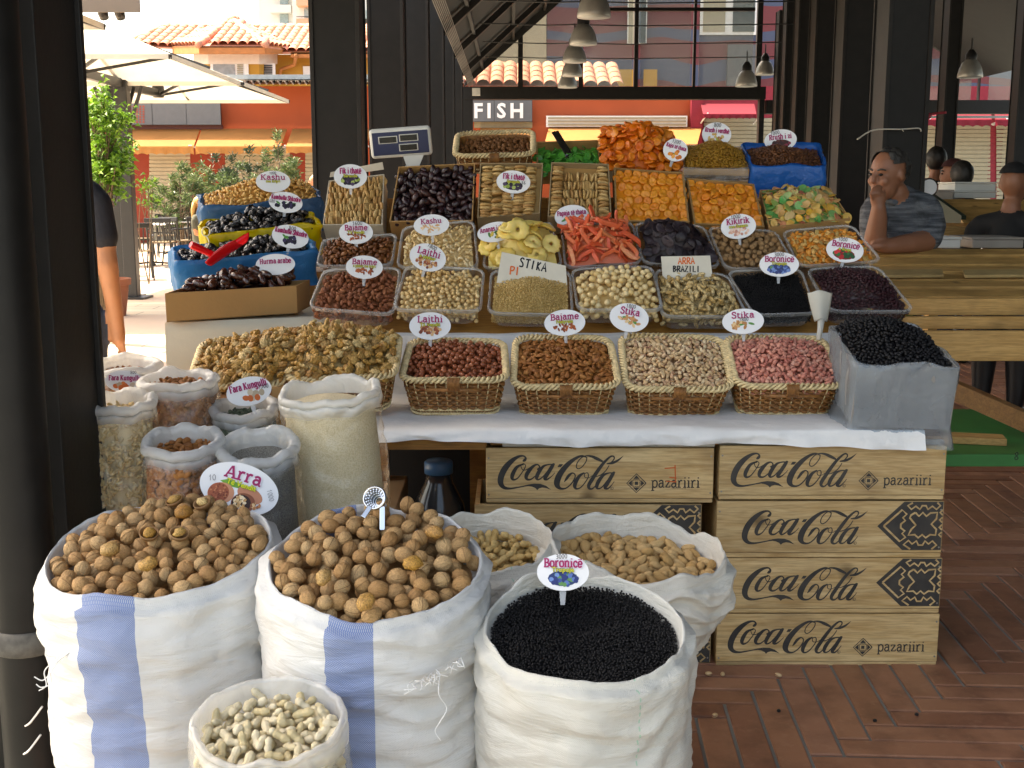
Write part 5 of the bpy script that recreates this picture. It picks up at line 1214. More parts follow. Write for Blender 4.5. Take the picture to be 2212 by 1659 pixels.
# right end: box under a pale blue bag full of dried blueberries
q = (at(1853, 788, 3.22), at(2072, 794, 3.20), at(1974, 700, 3.56), at(1797, 706, 3.54))
mapf, basis, L, W, n = carton(q, "cardboard box inside the pale blue bag at the right end", .19, simple("grey cardboard", C('8E8A84'), .85, .08, 5))
draped(q, "thin pale blue plastic bag hanging over the box of black blueberries", "pale_blue_bag", M_gblue, .185, .020, 11.3, hem=.06, inner=.04, cat="plastic bag", hemfn=lambda u: .03 * max(0, sin(2 * pi * (u - .02))) + .006 * nz(u * 9))
heap('blackberry', mapf, basis, L, W, mound(-.012, .075, .45, .6, .42), rrect(.08, .02), None, ("dried_blueberries", "heap of black dried blueberries in the pale blue bag", "blueberries"), 0, density=3.2)
# price-computing scale head
scl = thing("digital_scale", "white market scale display with dark blue face on a stalk", "scale", at(885, 360, 4.7))
M_scw = simple("off white plastic", (.62, .61, .56), .45, .04); M_scb = simple("dark blue panel", C('1E2A4E'), .35, .05); M_lcd = simple("dark lcd", (.02, .022, .02), .2, .1)
Rz = Matrix.Rotation(radians(-4), 3, 'Y') @ Matrix.Rotation(radians(12), 3, 'X')
ctr = at(866, 307, 4.6); k = 4.6 / FPX
mb = MB(); mb.box(ctr, (130 * k, .03, 62 * k), M=Rz); o = mb.build("display_housing", M_scw, scl, bevel=.014); o.modifiers[0].segments = 4
fwd = Rz @ Vector((0, -1, 0)); rx, uz = Rz @ Vector((1, 0, 0)), Rz @ Vector((0, 0, 1))
mb = MB(); mb.box(ctr + fwd * .0155, (118 * k, .003, 48 * k), M=Rz); o = mb.build("face_panel", M_scb, scl, bevel=.006)
for dx, dz in ((-26, 8), (18, 10), (16, -10)):
    mb = MB(); mb.box(ctr + fwd * .0175 + rx * (dx * k) + uz * (dz * k), (40 * k, .002, 15 * k), M=Rz); mb.build("window_frame", M_scw, scl)
    mb = MB(); mb.box(ctr + fwd * .019 + rx * (dx * k) + uz * (dz * k), (36 * k, .002, 12 * k), M=Rz); mb.build("lcd_window", M_lcd, scl)
mb = MB(); c1, c2 = at(888, 335, 4.61), at(884, 352, 4.62); mb.add([at(870, 335, 4.6), at(916, 333, 4.6), at(906, 358, 4.6), at(878, 358, 4.6), at(870, 335, 4.63), at(916, 333, 4.63), at(906, 358, 4.63), at(878, 358, 4.63)], [(3, 2, 1, 0), (4, 5, 6, 7), (0, 1, 5, 4), (1, 2, 6, 5), (2, 3, 7, 6), (3, 0, 4, 7)]); mb.build("stalk", M_scw, scl)
mb = MB(); c = at(892, 480, 4.62); mb.box((c.x, 4.62, (c.z + at(892, 358, 4.62).z) / 2), (.05, .04, abs(at(892, 358, 4.62).z - c.z))); mb.build("pole", M_scw, scl)
mb = MB(); mb.box((c.x, 4.75, c.z - .02), (.3, .3, .04)); mb.build("base", M_scw, scl)
# ------------------------------------------------------------------ woven sacks and clear bags standing in front
def sackmat(name, base, stripe=None, hatch=.35, greenline=None):
    t = NT(name); uv = t.coord("UV"); m = t.n.new("ShaderNodeMapping"); t.t.links.new(uv, m.inputs[0])
    sx = t.n.new("ShaderNodeSeparateXYZ"); t.t.links.new(uv, sx.inputs[0])
    wx = t.math('SINE', t.math('MULTIPLY', sx.outputs[0], 2 * pi * 300)); wy = t.math('SINE', t.math('MULTIPLY', sx.outputs[1], 2 * pi * 300))
    weave = t.math('MULTIPLY', wx, wy)
    obj = t.coord()
    col = t.ramp(t.noise(7, 4, obj), [(.3, tuple(c * .9 for c in base)), (.7, base)])
    col = t.mix(t.math('MULTIPLY', t.ramp(t.noise(2.5, 5, obj), [(.5, (0, 0, 0)), (.75, (.5, .5, .5))]), .5), col, (.42, .38, .30))
    if stripe:
        for (u0, u1) in stripe[1]:
            ins_ = t.math('MULTIPLY', t.math('GREATER_THAN', sx.outputs[0], u0), t.math('LESS_THAN', sx.outputs[0], u1))
            chk = t.math('MULTIPLY_ADD', t.math('GREATER_THAN', weave, -.1), .42, .42)
            col = t.mix(t.math('MULTIPLY', ins_, chk), col, stripe[0])
    if greenline is not None:
        for g in greenline:
            ln = t.math('MULTIPLY', t.math('LESS_THAN', t.math('ABSOLUTE', t.math('SUBTRACT', sx.outputs[0], g)), .0012), t.math('GREATER_THAN', t.math('SINE', t.math('MULTIPLY', sx.outputs[1], 500)), -.2))
            col = t.mix(t.math('MULTIPLY', ln, .55), col, (.15, .5, .3))
    t.P(Base_Color=col, Roughness=.75)
    mp_ = t.n.new('ShaderNodeMapping'); mp_.inputs['Scale'].default_value = (5, 5, 26); t.t.links.new(obj, mp_.inputs[0])
    fold = t.math('ADD', t.noise(1.0, 5, mp_.outputs[0], .6, .9), t.math('MULTIPLY', t.noise(16, 4, obj, .6, .8), .5))
    b1 = t.bump(fold, .6, .014); t.P(Normal=t.bump(weave, hatch, .0005, b1))
    t.p.inputs['Sheen Weight'].default_value = .1
    return t.m
def ring_frame(c, rx, ry, tilt, roll=0.0):
    """disc frame of a sack mouth: front lower when tilt>0"""
    ex = Vector((cos(roll), 0, sin(roll))); ey = Vector((0, cos(tilt), sin(tilt))); n = ex.cross(ey).normalized(); ey = n.cross(ex)
    c = Vector(c)
    def mapf(s, t, h): return c + ex * ((s - .5) * 2 * rx) + ey * ((t - .5) * 2 * ry) + n * h
    return mapf, (tuple(ex), tuple(ey), tuple(n)), 2 * rx, 2 * ry, n
disc = lambda s, t: (s - .5) ** 2 + (t - .5) ** 2 < .222
def sack(name, label, cat, group, c, rx, ry, tilt, roll, zbase, mat, seed=0, bulge=.08, fold=.012, cuff=.13, inner=.05, lip=.012, tex=1.0, base_c=None, wr=1.0, crumple=0.0, nu=144, attr=False, rollr=.016, squash=.0, taper=0.0):
    """cloth bag: inside lip, rolled edge, folded cuff, then a creased body down to the floor"""
    mapf, basis, _, _, n = ring_frame(c, rx, ry, tilt, roll); c = Vector(c); bc = Vector(base_c) if base_c else Vector((c.x, c.y, 0))
    prof = []   # (radial factor, drop below mouth plane, world blend)
    prof += [(.93, inner, 0), (.955, inner * .5, 0), (.975, .008, 0), (.985, -lip * .6, 0), (1.0, -lip, 0), (1.02, -lip * .7, 0), (1.035, .006, 0)]
    if attr:
        rr_ = rollr / max(rx, .01); prof = [(1 - rr_ * 1.2, inner, 0), (1 - rr_ * 1.05, inner * .45, 0)] + [(1 + rr_ * cos(q), -rollr * sin(q) * .9, 0) for q in [pi - k_ * .62 for k_ in range(8)]]
    nb = 64; cu = cuff
    for k in range(nb + 1):
        f = k / nb; prof.append((None, f, 1))
    vs = []; uv = []; nv = len(prof); cf = []
    per = 2 * pi * (rx + ry) / 2
    for li, (r, d, kind_) in enumerate(prof):
        for i in range(nu):
            a = 2 * pi * i / nu + pi / 2; ca, sa = cos(a), sin(a); u = i / nu
            scal = 1 + crumple * nz(ca * 2 + seed, sa * 2, 3)
            if kind_ == 0:
                e = crumple * .12 * nz(ca * 3.5 + seed, sa * 3.5, 8) if li >= 2 else 0
                hh = -d + (nz(ca * 2.2 + seed, sa * 2.2, .5) * .018 * wr + nz(ca * 7, sa * 7, seed) * .004 * wr if li >= 2 else 0) + e
                rr = r * scal + .006 * nz(ca * 9 + seed, sa * 9, li * .4) * wr + (.012 * nz(ca * 22 + seed, sa * 22, li * .25) if attr else 0)
                p = Vector(mapf(.5 + .5 * rr * ca, .5 + .5 * rr * sa, hh)); vv = li * .004
            else:
                top = Vector(mapf(.5 + .5 * 1.04 * scal * ca, .5 + .5 * 1.04 * scal * sa, -.008 + (nz(ca * 2.2 + seed, sa * 2.2, .5) * .018 * wr) + crumple * .12 * nz(ca * 3.5 + seed, sa * 3.5, 8)))
                z = top.z + (zbase - top.z) * d; H_ = top.z - zbase; dist = H_ * d
                bl = sin(min(1, d * 1.25) * pi) * bulge + squash * d
                rad = 1.02 + bl - .10 * max(0, d - .85) / .15 - taper * d * d
                cc = c.lerp(bc, d)
                # cuff step: a double layer stands proud down to `cu`
                edge = cu * (1 + .22 * nz(ca * 1.6 + seed, sa * 1.6, 2)); st = (fold if dist < edge else 0.0) * (1 if cu > 0 else 0)
                # creases: mostly horizontal rings that wander
                cr = .012 * wr * (.6 - abs(nz(ca * 1.2 + seed, sa * 1.2, dist * 27 + 1.4 * nz(ca * 1.6, sa * 1.6, seed)))) * 1.5 + .007 * wr * nz(ca * 3 + seed, sa * 3, dist * 9) + .0045 * wr * (.5 - abs(nz(ca * 3.5, sa * 3.5, dist * 55 + seed))) + .0015 * wr * nz(ca * 12, sa * 12, dist * 60)
                b = (top - c); b.z = 0; b0 = b.length; dirv = b.normalized()
                base_r = b0 / 1.04 / scal if scal else b0
                p = Vector((cc.x, cc.y, z)) + dirv * (base_r * rad * (scal * (1 - d) + d) + st + cr); vv = .03 + dist
            vs.append(p); uv.append((u * per, vv)); cf.append(1.0 if li <= 8 else max(0.0, 1 - (vv - .038) / .022))
    fs = []
    for li in range(nv - 1):
        for i in range(nu):
            i2 = (i + 1) % nu; fs.append((li * nu + i, li * nu + i2, (li + 1) * nu + i2, (li + 1) * nu + i))
    fs.append(tuple((nv - 1) * nu + i for i in range(nu))[::-1])
    mb = MB(); mb.add(vs, fs); t = thing(name, label, cat, (bc.x, bc.y, zbase), group)
    o = mb.build("bag_film" if attr else "sack_cloth", mat, t, True, uv=uv)
    if attr:
        a_ = o.data.attributes.new('cuff', 'FLOAT', 'POINT'); a_.data.foreach_set('value', np.array(cf, dtype=np.float32))
    return ring_frame(c, rx, ry, tilt, roll), t
WH = (.63, .63, .61)
BLU = C('2B5CA0')
# u runs round the mouth from the front (u=0) counter-clockwise seen from above, in metres
M_sack1 = sackmat("white sack with blue stripes", WH, (BLU, [(.566, .664), (1.18, 1.26)]))
M_sack2 = sackmat("white sack with one blue stripe", WH, (BLU, [(.545, .620), (.06, .14)]))
M_sack3 = sackmat("natural white sack", (.61, .60, .54), None, .4, [.615])
M_sack4 = sackmat("cream sack", (.66, .62, .53), None, .5, [.44])
def strands(pts_list, label, r=.0009):
    mb = MB()
    for pts in pts_list: mb.tube(smoothpath(pts, 5), r, 5)
    return tag(mb.build("loose_threads", simple("white thread", (.78, .78, .76), .8), None, True), label, "threads")
# sack 1
c = at(348, 1192, 2.14)
(mp, bs, L, W, n), _t = sack("walnut_sack", "white woven sack with blue stripes full of walnuts beside the black post", "sack", "open sacks standing in front", c, .207, .207, radians(9), radians(2), 0, M_sack1, 1.7, .03, .009, .105, lip=.016, base_c=(c.x + .035, c.y - .02, 0))
heap('walnut', mp, bs, L, W, mound(-.004, .030, .52, .68, .40), disc, ("walnut", "whole brown walnut in the left blue-striped sack", "walnut", "walnuts in the left sack"), ("walnuts", "walnuts lower in the left blue-striped sack", "walnuts"), 150, density=7, over=1.0)
SK1 = (mp, bs, n)
c = at(812, 1215, 2.04)
(mp, bs, L, W, n), _t = sack("walnut_sack", "white woven sack with one wide blue stripe full of walnuts and a nutcracker", "sack", "open sacks standing in front", c, .192, .192, radians(13), radians(-1), 0, M_sack2, 5.2, .03, .009, .12, lip=.012)
heap('walnut', mp, bs, L, W, mound(-.004, .034, .5, .66, .40), disc, ("walnut", "whole brown walnut in the middle blue-striped sack", "walnut", "walnuts in the middle sack"), ("walnuts", "walnuts lower in the middle blue-striped sack", "walnuts"), 150, density=7, over=1.0)
SK2 = (mp, bs, n)
c = at(1262, 1358, 1.93)
(mp, bs, L, W, n), _t = sack("bilberry_sack", "off-white woven sack brim full of tiny black dried bilberries", "sack", "open sacks standing in front", c, .172, .172, radians(12), radians(-1), 0, M_sack3, 8.9, .03, .008, .075, lip=.010, inner=.04)
heap('bilberry', mp, bs, L, W, lambda s, t: -.012 + .012 * nz(s * 3, t * 3, 4) - .03 * exp(-(((s - .5) / .14) ** 2 + ((t - .66) / .12) ** 2)), disc, None, ("dried_bilberries", "smooth mass of tiny black bilberries in the off-white sack", "bilberries"), 0, density=2.2)
SK3 = (mp, bs, n)
c = at(1062, 1180, 2.42)
(mp, bs, L, W, n), _t = sack("peanut_sack", "cream cloth sack of peanuts in their shells behind the walnuts", "sack", "open sacks standing in front", c, .128, .125, radians(14), 0, 0, M_sack4, 3.3, .10, .006, .05, lip=.02, inner=.07, crumple=.05)
heap('peanut', mp, bs, L, W, mound(-.045, .012), disc, ("peanut", "tan peanut in its shell in the cream sack behind the walnuts", "peanut", "peanuts in the cream sack"), ("peanuts", "peanuts lower in the cream sack", "peanuts"), 90, density=5)
c = at(1372, 1200, 2.42)
(mp, bs, L, W, n), _t = sack("almond_sack", "slumped cream cloth sack of almonds in their shells", "sack", "open sacks standing in front", c, .188, .165, radians(7), radians(-3), .36, M_sack4, 12.4, .10, .006, .06, lip=.028, inner=.06, crumple=.06, wr=1.6, taper=.42, base_c=(c.x - .03, c.y, .36))
heap('shellalm', mp, bs, L, W, mound(-.028, .012), disc, ("almond_in_shell", "tan almond in its shell in the slumped cream sack", "almond", "almonds in their shells"), ("almonds_in_shell", "almonds in their shells lower in the slumped sack", "almonds"), 130, density=5)
# ------------------------------------------------------------------ clear plastic bags
M_bag = film("clear food bag", (.80, .81, .80), .05, .14, (.97, .98, .98), 22, cuff=.55, bstr=.8)
M_bagw = film("cloudy food bag", (.80, .80, .78), .09, .2, (.95, .96, .95), 22, cuff=.62, bstr=.8)
def clearbag(name, label, cx, cy, Y, wpx, key, tilt, zbase, bulge, hdrop, seed, top, side, mat=M_bag, cap=0, item=None, ry=None, sidemat=None, crumple=.025, ptop=-.03, inner=.05, rollr=.014):
    c = at(cx, cy, Y); r = wpx / 2 / FPX * (Y + .1)
    (mp, bs, L, W, n), _t = sack(name, label, "plastic bag", "clear plastic bags of nuts and seeds", c, r, ry or r * .95, tilt, 0, zbase, mat, seed, bulge, 0, 0, inner=inner, lip=.012, crumple=crumple, wr=.6, attr=True, rollr=rollr)
    if key:
        heap(key, mp, bs, L, W, mound(ptop, .01), disc, item, top, cap, density=3.5)
    if side:
        key2 = side[0]; zt = c.z + ptop - .012; zb = max(zbase + .01, zt - hdrop); R_ = r * (1.0 + bulge * .62)
        def mf(s, t_, h):
            a = pi + (s * 1.36 - .18) * pi; z = zb + (zt - zb) * t_; dd = (c.z - z) / (c.z - zbase); rr = r * (1.02 + bulge * sin(min(1, dd * 1.25) * pi)) * .95 + h
            return Vector((c.x + rr * cos(a), c.y + rr * .97 * sin(a), z))
        # local basis differs round the bag: build pieces by hand with outward normals
        K = kprep(key2); pcs = []; nn = int((1.36 * pi * R_) * (zt - zb) / (pi * K['a'] * K['b']) * 2.4)
        for k in range(nn):
            s, t_ = random.random(), random.random(); a = pi + (s * 1.36 - .18) * pi
            ez = np.array([cos(a), sin(a), 0]); ex = np.array([-sin(a), cos(a), 0]); ey = np.array([0, 0, 1.0]); B = np.stack([ex, ey, ez], 1)
            Rm = B @ rot_to(np.array([random.gauss(0, .2), random.gauss(0, .2), 1]), random.uniform(0, 6.28), random.choice((0, pi)) if K['tilt'] < 3 else random.uniform(0, 6)) * K['a'] * random.uniform(.85, 1.1)
            pcs.append((random.randrange(K['nvar']), Rm, np.array(mf(s, t_, -K['c'] * random.uniform(.6, 2.0)))))
        V = []; Fc = []
        for j in range(2):
            for i in range(33): V.append(mf(i / 32, j, -K['c'] * 2.2))
        for i in range(32): Fc += [(i, i + 1, 34 + i), (i, 34 + i, 33 + i)]
        o = join_pieces(side[1], pcs, key2, (np.array([list(p) for p in V]), np.array(Fc))); tag(o, side[2], side[3], kind='stuff')
    return c, r, mp, n
# bag stands
M_crate2 = wood("rough crate wood", C('9C7442'), C('6F4A24'), 1.4)
stands = [(.22, 2.46, .355, .26, .26, "rough wooden crate hidden under the slumped almond sack"), (-.62, 2.86, .24, .60, .34, "rough wooden crate hidden under the bag of coarse meal"), (-.62, 3.16, .42, .95, .26, "rough wooden crate hidden under the back row of bags")]
for x, y, z, w_, d_, lb in stands:
    s_ = thing("wooden_crate", lb, "crate", (x, y, 0))
    for k in range(3):
        mb = MB(); mb.box2((x - w_ / 2, y - d_ / 2, z * k / 3 + .004), (x + w_ / 2, y - d_ / 2 + .015, z * (k + 1) / 3 - .004)); mb.build("front_slat", M_crate2, s_)
    mb = MB(); mb.box2((x - w_ / 2, y - d_ / 2 + .016, z - .015), (x + w_ / 2, y + d_ / 2, z)); mb.build("top_board", M_crate2, s_)
    for xx in (x - w_ / 2, x + w_ / 2 - .02):
        mb = MB(); mb.box2((xx, y - d_ / 2 + .016, 0), (xx + .02, y + d_ / 2, z - .016)); mb.build("side_board", M_crate2, s_)
clearbag("almond_bag", "rolled-down clear bag of brown almonds in front of the cashews", 396, 955, 2.58, 152, 'almond', radians(12), .15, .16, .40, 2.2, ("bagged_almonds", "brown almonds showing in the mouth of the rolled-down bag", "almonds"), ('almond', "bagged_almonds", "brown almonds seen through the side of the rolled-down bag", "almonds"))
chia = clearbag("chia_bag", "rolled-down clear bag of grey chia seeds behind the walnut card", 556, 965, 2.58, 156, None, radians(14), .15, .17, .45, 6.1, None, None)
clearbag("cashew_bag", "tall clear bag of pale cashews half hidden by the black post", 262, 868, 2.84, 128, 'cashew', radians(8), .10, .12, .60, 4.0, ("bagged_cashews", "pale cashews in the mouth of the tall bag", "cashews"), ('cashew', "bagged_cashews", "pale cashews seen through the side of the tall bag", "cashews"), M_bagw)
clearbag("hazelnut_bag", "clear bag of brown almonds at the back with a white rolled collar", 385, 822, 2.98, 150, 'almond', radians(5), .44, .18, .22, 9.0, ("bagged_almonds", "brown almonds in the mouth of the bag at the back", "almonds"), ('almond', "bagged_almonds", "brown almonds seen through the side of the bag at the back", "almonds"), M_bagw, ptop=-.02)
pk = clearbag("pumpkin_seed_bag", "clear bag of grey-green pumpkin seeds carrying an oval card", 528, 882, 2.96, 128, 'pumpkin', radians(10), .44, .14, .16, 7.0, ("pumpkin_seeds", "grey-green pumpkin seeds in the mouth of the bag", "pumpkin seeds"), ('pumpkin', "pumpkin_seeds", "grey-green pumpkin seeds seen through the bag side", "pumpkin seeds"))
clearbag("nut_bag", "sunlit bag of nuts at the far left beyond the post", 270, 790, 3.3, 140, 'almond', radians(5), .10, .12, .3, 8.0, ("bagged_almonds", "nuts in the mouth of the sunlit bag at the far left", "almonds"), ('almond', "bagged_almonds", "nuts seen through the sunlit bag at the far left", "almonds"), M_bagw)
# white bleached peanuts in the foreground
c = at(582, 1562, 1.72)
clearbag("white_peanut_bag", "clear bag of bleached white peanuts in front of the walnut sacks", 582, 1556, 1.72, 322, 'bpeanut', radians(10), 0, .06, .5, 1.1, ("white_peanuts", "bleached white peanuts lower in the clear bag", "peanuts"), ('bpeanut', "white_peanuts", "bleached white peanuts seen through the side of the clear bag", "peanuts"), film("milky food bag", (.82, .82, .80), .12, .16, (.96, .97, .97), 20, cuff=.34, bstr=.7), 90,
    ("white_peanut", "bleached white peanut in the clear bag in front", "peanut", "bleached white peanuts"), inner=.06, ptop=-.028, rollr=.006, crumple=.05)
# chia seeds and coarse meal: fine grain as relief
def grainmat(name, c0, c1, scale, bump=.6):
    t = NT(name); v = t.coord(); n_ = t.noise(scale, 2, v, .7); t.P(Base_Color=t.ramp(n_, [(.35, c0), (.6, c1)]), Roughness=.8, Normal=t.bump(n_, bump, .003)); return t.m
M_chia = grainmat("chia seed", C('4A4640'), C('8A8478'), 420); M_meal = grainmat("coarse meal", C('C9B58C'), C('E2D2AE'), 300, .4)
cc, r, mp, n = chia
mb = MB(); mb.lathe([(r * 1.0, .16), (r * 1.12, .25), (r * 1.14, .40), (r * 1.08, .55), (r * .97, cc.z - .03)], 40, (cc.x, cc.y, 0), caps=False)
mb.grid(lambda u, v: mp(.5 + .47 * v * cos(2 * pi * u), .5 + .47 * v * sin(2 * pi * u), -.028 - .012 * (1 - v) + .004 * nz(u * 5, v * 5)), 40, 8, wrap=True)
tag(mb.build("chia_seeds", M_chia, None, True), "fine grey chia seeds filling the rolled-down bag", "chia seeds", kind='stuff')
c = at(712, 846, 2.74)
(mp, bs, L, W, n), _t = sack("meal_bag", "tall upright bag of cream coarse meal with a white rolled top", "plastic bag", "clear plastic bags of nuts and seeds", c, .112, .105, radians(6), radians(4), .245, film("meal bag film", (.84, .82, .76), .06, .16, (.98, .97, .95), 14, cuff=.8, bstr=.8), 3.9, .05, 0, 0, inner=.03, lip=.016, crumple=.02, wr=.8, attr=True, rollr=.011, base_c=(c.x + .035, c.y, .245))
mb = MB(); bcx = c.x + .035
def mealf(u, v):
    a = 2 * pi * u; z = .25 + (c.z - .03 - .25) * v; r_ = .110 * (1 + .045 * sin(min(1, (1 - v) * 1.25) * pi)) - .003 + .0015 * nz(cos(a) * 3, sin(a) * 3, z * 60); x = c.x + (bcx - c.x) * (1 - v)
    return (x + r_ * cos(a), c.y + r_ * .95 * sin(a), z)
mb.grid(mealf, 64, 40, wrap=True); mb.lathe([(.105, c.z - .03), (.06, c.z - .014), (.001, c.z - .008)], 32, (c.x, c.y, 0), caps=False)
tag(mb.build("coarse_meal", M_meal, None, True), "cream coarse meal filling the tall bag", "meal", kind='stuff')
# brown cardboard sheet behind the tall bag
mb = MB(); mb.slab([at(578, 945, 3.02), at(640, 945, 3.02), at(640, 838, 3.06), at(588, 836, 3.06)], (0, .006, 0)); tag(mb.build("cardboard_sheet", M_carton), "brown cardboard sheet leaning behind the tall meal bag", "cardboard")
# loose threads on the folded cuffs
def onsack(x, y, Y): return at(x, y, Y)
strands([[onsack(135, 1340, 1.955), onsack(150, 1380, 1.95), onsack(172, 1392, 1.945)], [onsack(172, 1395, 1.945), onsack(140, 1408, 1.94), onsack(118, 1428, 1.935), onsack(96, 1450, 1.93), onsack(100, 1480, 1.925), onsack(84, 1492, 1.92)],
    [onsack(170, 1400, 1.945), onsack(130, 1425, 1.935), onsack(108, 1455, 1.925), onsack(92, 1470, 1.92), onsack(74, 1462, 1.92)], [onsack(160, 1402, 1.94), onsack(112, 1440, 1.93), onsack(110, 1475, 1.925), onsack(90, 1485, 1.92), onsack(78, 1478, 1.92)], [onsack(150, 1412, 1.94), onsack(105, 1418, 1.935), onsack(98, 1400, 1.935)]],
    "frayed white threads hanging off the left walnut sack", .0011)
th = []
for k in range(26):
    x = 890 + random.uniform(0, 110); y = 1478 - (x - 890) * .5 + random.uniform(-6, 6); th.append([onsack(x, y, 1.825 + (x - 890) * .0006), onsack(x + random.uniform(-14, 10), y + random.uniform(4, 16), 1.80 + (x - 890) * .0006), onsack(x + random.uniform(-24, 14), y + random.uniform(8, 26), 1.80 + (x - 890) * .0006)])
th.append([onsack(950, 1460, 1.84), onsack(948, 1500, 1.815), onsack(965, 1530, 1.82), onsack(950, 1560, 1.81), onsack(940, 1580, 1.81), onsack(952, 1600, 1.81)])
strands(th, "frayed white threads along the cuff of the middle walnut sack", .0008)
# opened walnuts lying on top of the heaps
M_shellin = simple("walnut shell inside", C('8A5A30'), .6, .2, 60)
def opened(x, y, SK, zoff, label, halfup=True):
    mp, bs, n = SK; d = ray(x, y); o = Vector(mp(.5, .5, zoff)); t_ = (o - Vector((0, 0, CAM_H))).dot(n) / d.dot(n); p = Vector((0, 0, CAM_H)) + d * t_
    t = thing("opened_walnut", label, "walnut", p, "opened walnuts on the heaps"); tiltM = Matrix.Rotation(random.uniform(.2, .6), 3, 'X') @ Matrix.Rotation(random.uniform(-.3, .3), 3, 'Y') @ Matrix.Rotation(random.uniform(0, 6), 3, 'Z')
    if halfup:
        mb = MB(); prof = [(.0185 * sin(a), -.0165 * cos(a)) for a in [pi / 2 * k / 7 for k in range(8)]] + [(.0165, .0), (.0155 * sin(1.2), -.0145 * cos(1.2)), (.011, -.011), (.002, -.0135)]
        mb.lathe([(max(.0005, r_), z) for r_, z in prof], 24, p, tiltM, caps=False); mb.build("half_shell", NM['walnut'], t, True)
    K = kprep('kernel'); V, F_ = K['lm'][random.randrange(5)]; mb = MB(); s_ = .0135 if halfup else .019
    mb.add([p + tiltM @ Vector(v_ * np.array([1, 1, 1.5])) * s_ for v_ in V], [tuple(f) for f in F_.tolist()]); ob = mb.build("kernel", NM['kernel'], t, True)
    a_ = ob.data.attributes.new('lp', 'FLOAT_VECTOR', 'POINT'); a_.data.foreach_set('vector', V.astype(np.float32).ravel())
for x, y, h in ((376, 1078, True), (436, 1084, True), (322, 1150, True), (388, 1150, True), (238, 1186, False), (320, 1218, False), (397, 1105, False)): opened(x, y, SK1, .050 if y < 1180 else .04, ["cracked open walnut half at pixel"][0][:24] + " in the left sack, " + {376: "topmost on the heap", 436: "under the walnut card", 322: "left of the middle pair", 388: "right of the middle pair", 238: "kernel bare at the left", 320: "kernel bare near the front", 397: "kernel bare near the top"}[x], h)
for x, y in ((700, 1246), (892, 1216), (938, 1150), (790, 1300)): opened(x, y, SK2, .045, "bare walnut kernel on the middle sack, " + {700: "nearest the left rim", 892: "right of centre", 938: "near the back right", 790: "near the nutcracker"}[x], False)
# steel nutcracker
nc = thing("nutcracker", "chromed cone-shaped nutcracker stuck in the middle walnut sack", "nutcracker", at(815, 1125, 2.12))
cpos = at(812, 1078, 2.13); kx = 2.13 / FPX
Rn = Matrix.Rotation(radians(62), 3, 'X') @ Matrix.Rotation(radians(-12), 3, 'Y')
mb = MB(); mb.lathe([(24 * kx, -.002), (27 * kx, .004), (27 * kx, .010), (24 * kx, .012), (22 * kx, .008), (16 * kx, -.014), (10 * kx, -.026)], 32, cpos, Rn, caps=False); mb.lathe([(24 * kx, -.002), (20 * kx, -.022), (12 * kx, -.034)], 32, cpos, Rn, caps=False); mb.build("cone_jaw", M_chrome, nc, True)
mb = MB()
for rr in range(5):
    for k in range(18):
        a = 2 * pi * (k + .5 * (rr % 2)) / 18; r_ = (21 - rr * 2.8) * kx; mb.box(cpos + Rn @ Vector((r_ * cos(a), r_ * sin(a), .006 - rr * .007)), (.0026, .0026, .003), M=Rn @ Matrix.Rotation(a, 3, 'Z'))
mb.build("teeth", M_chrome, nc)["kind"] = "stuff"
for xa, xb, yb in ((800, 784, 1118), (826, 826, 1146)):
    mb = MB(); mb.beam(at(xa, 1094, 2.115), at(xb, yb, 2.10), .010, .006, (0, -1, .3)); mb.build("arm", M_chrome, nc, bevel=.0012)
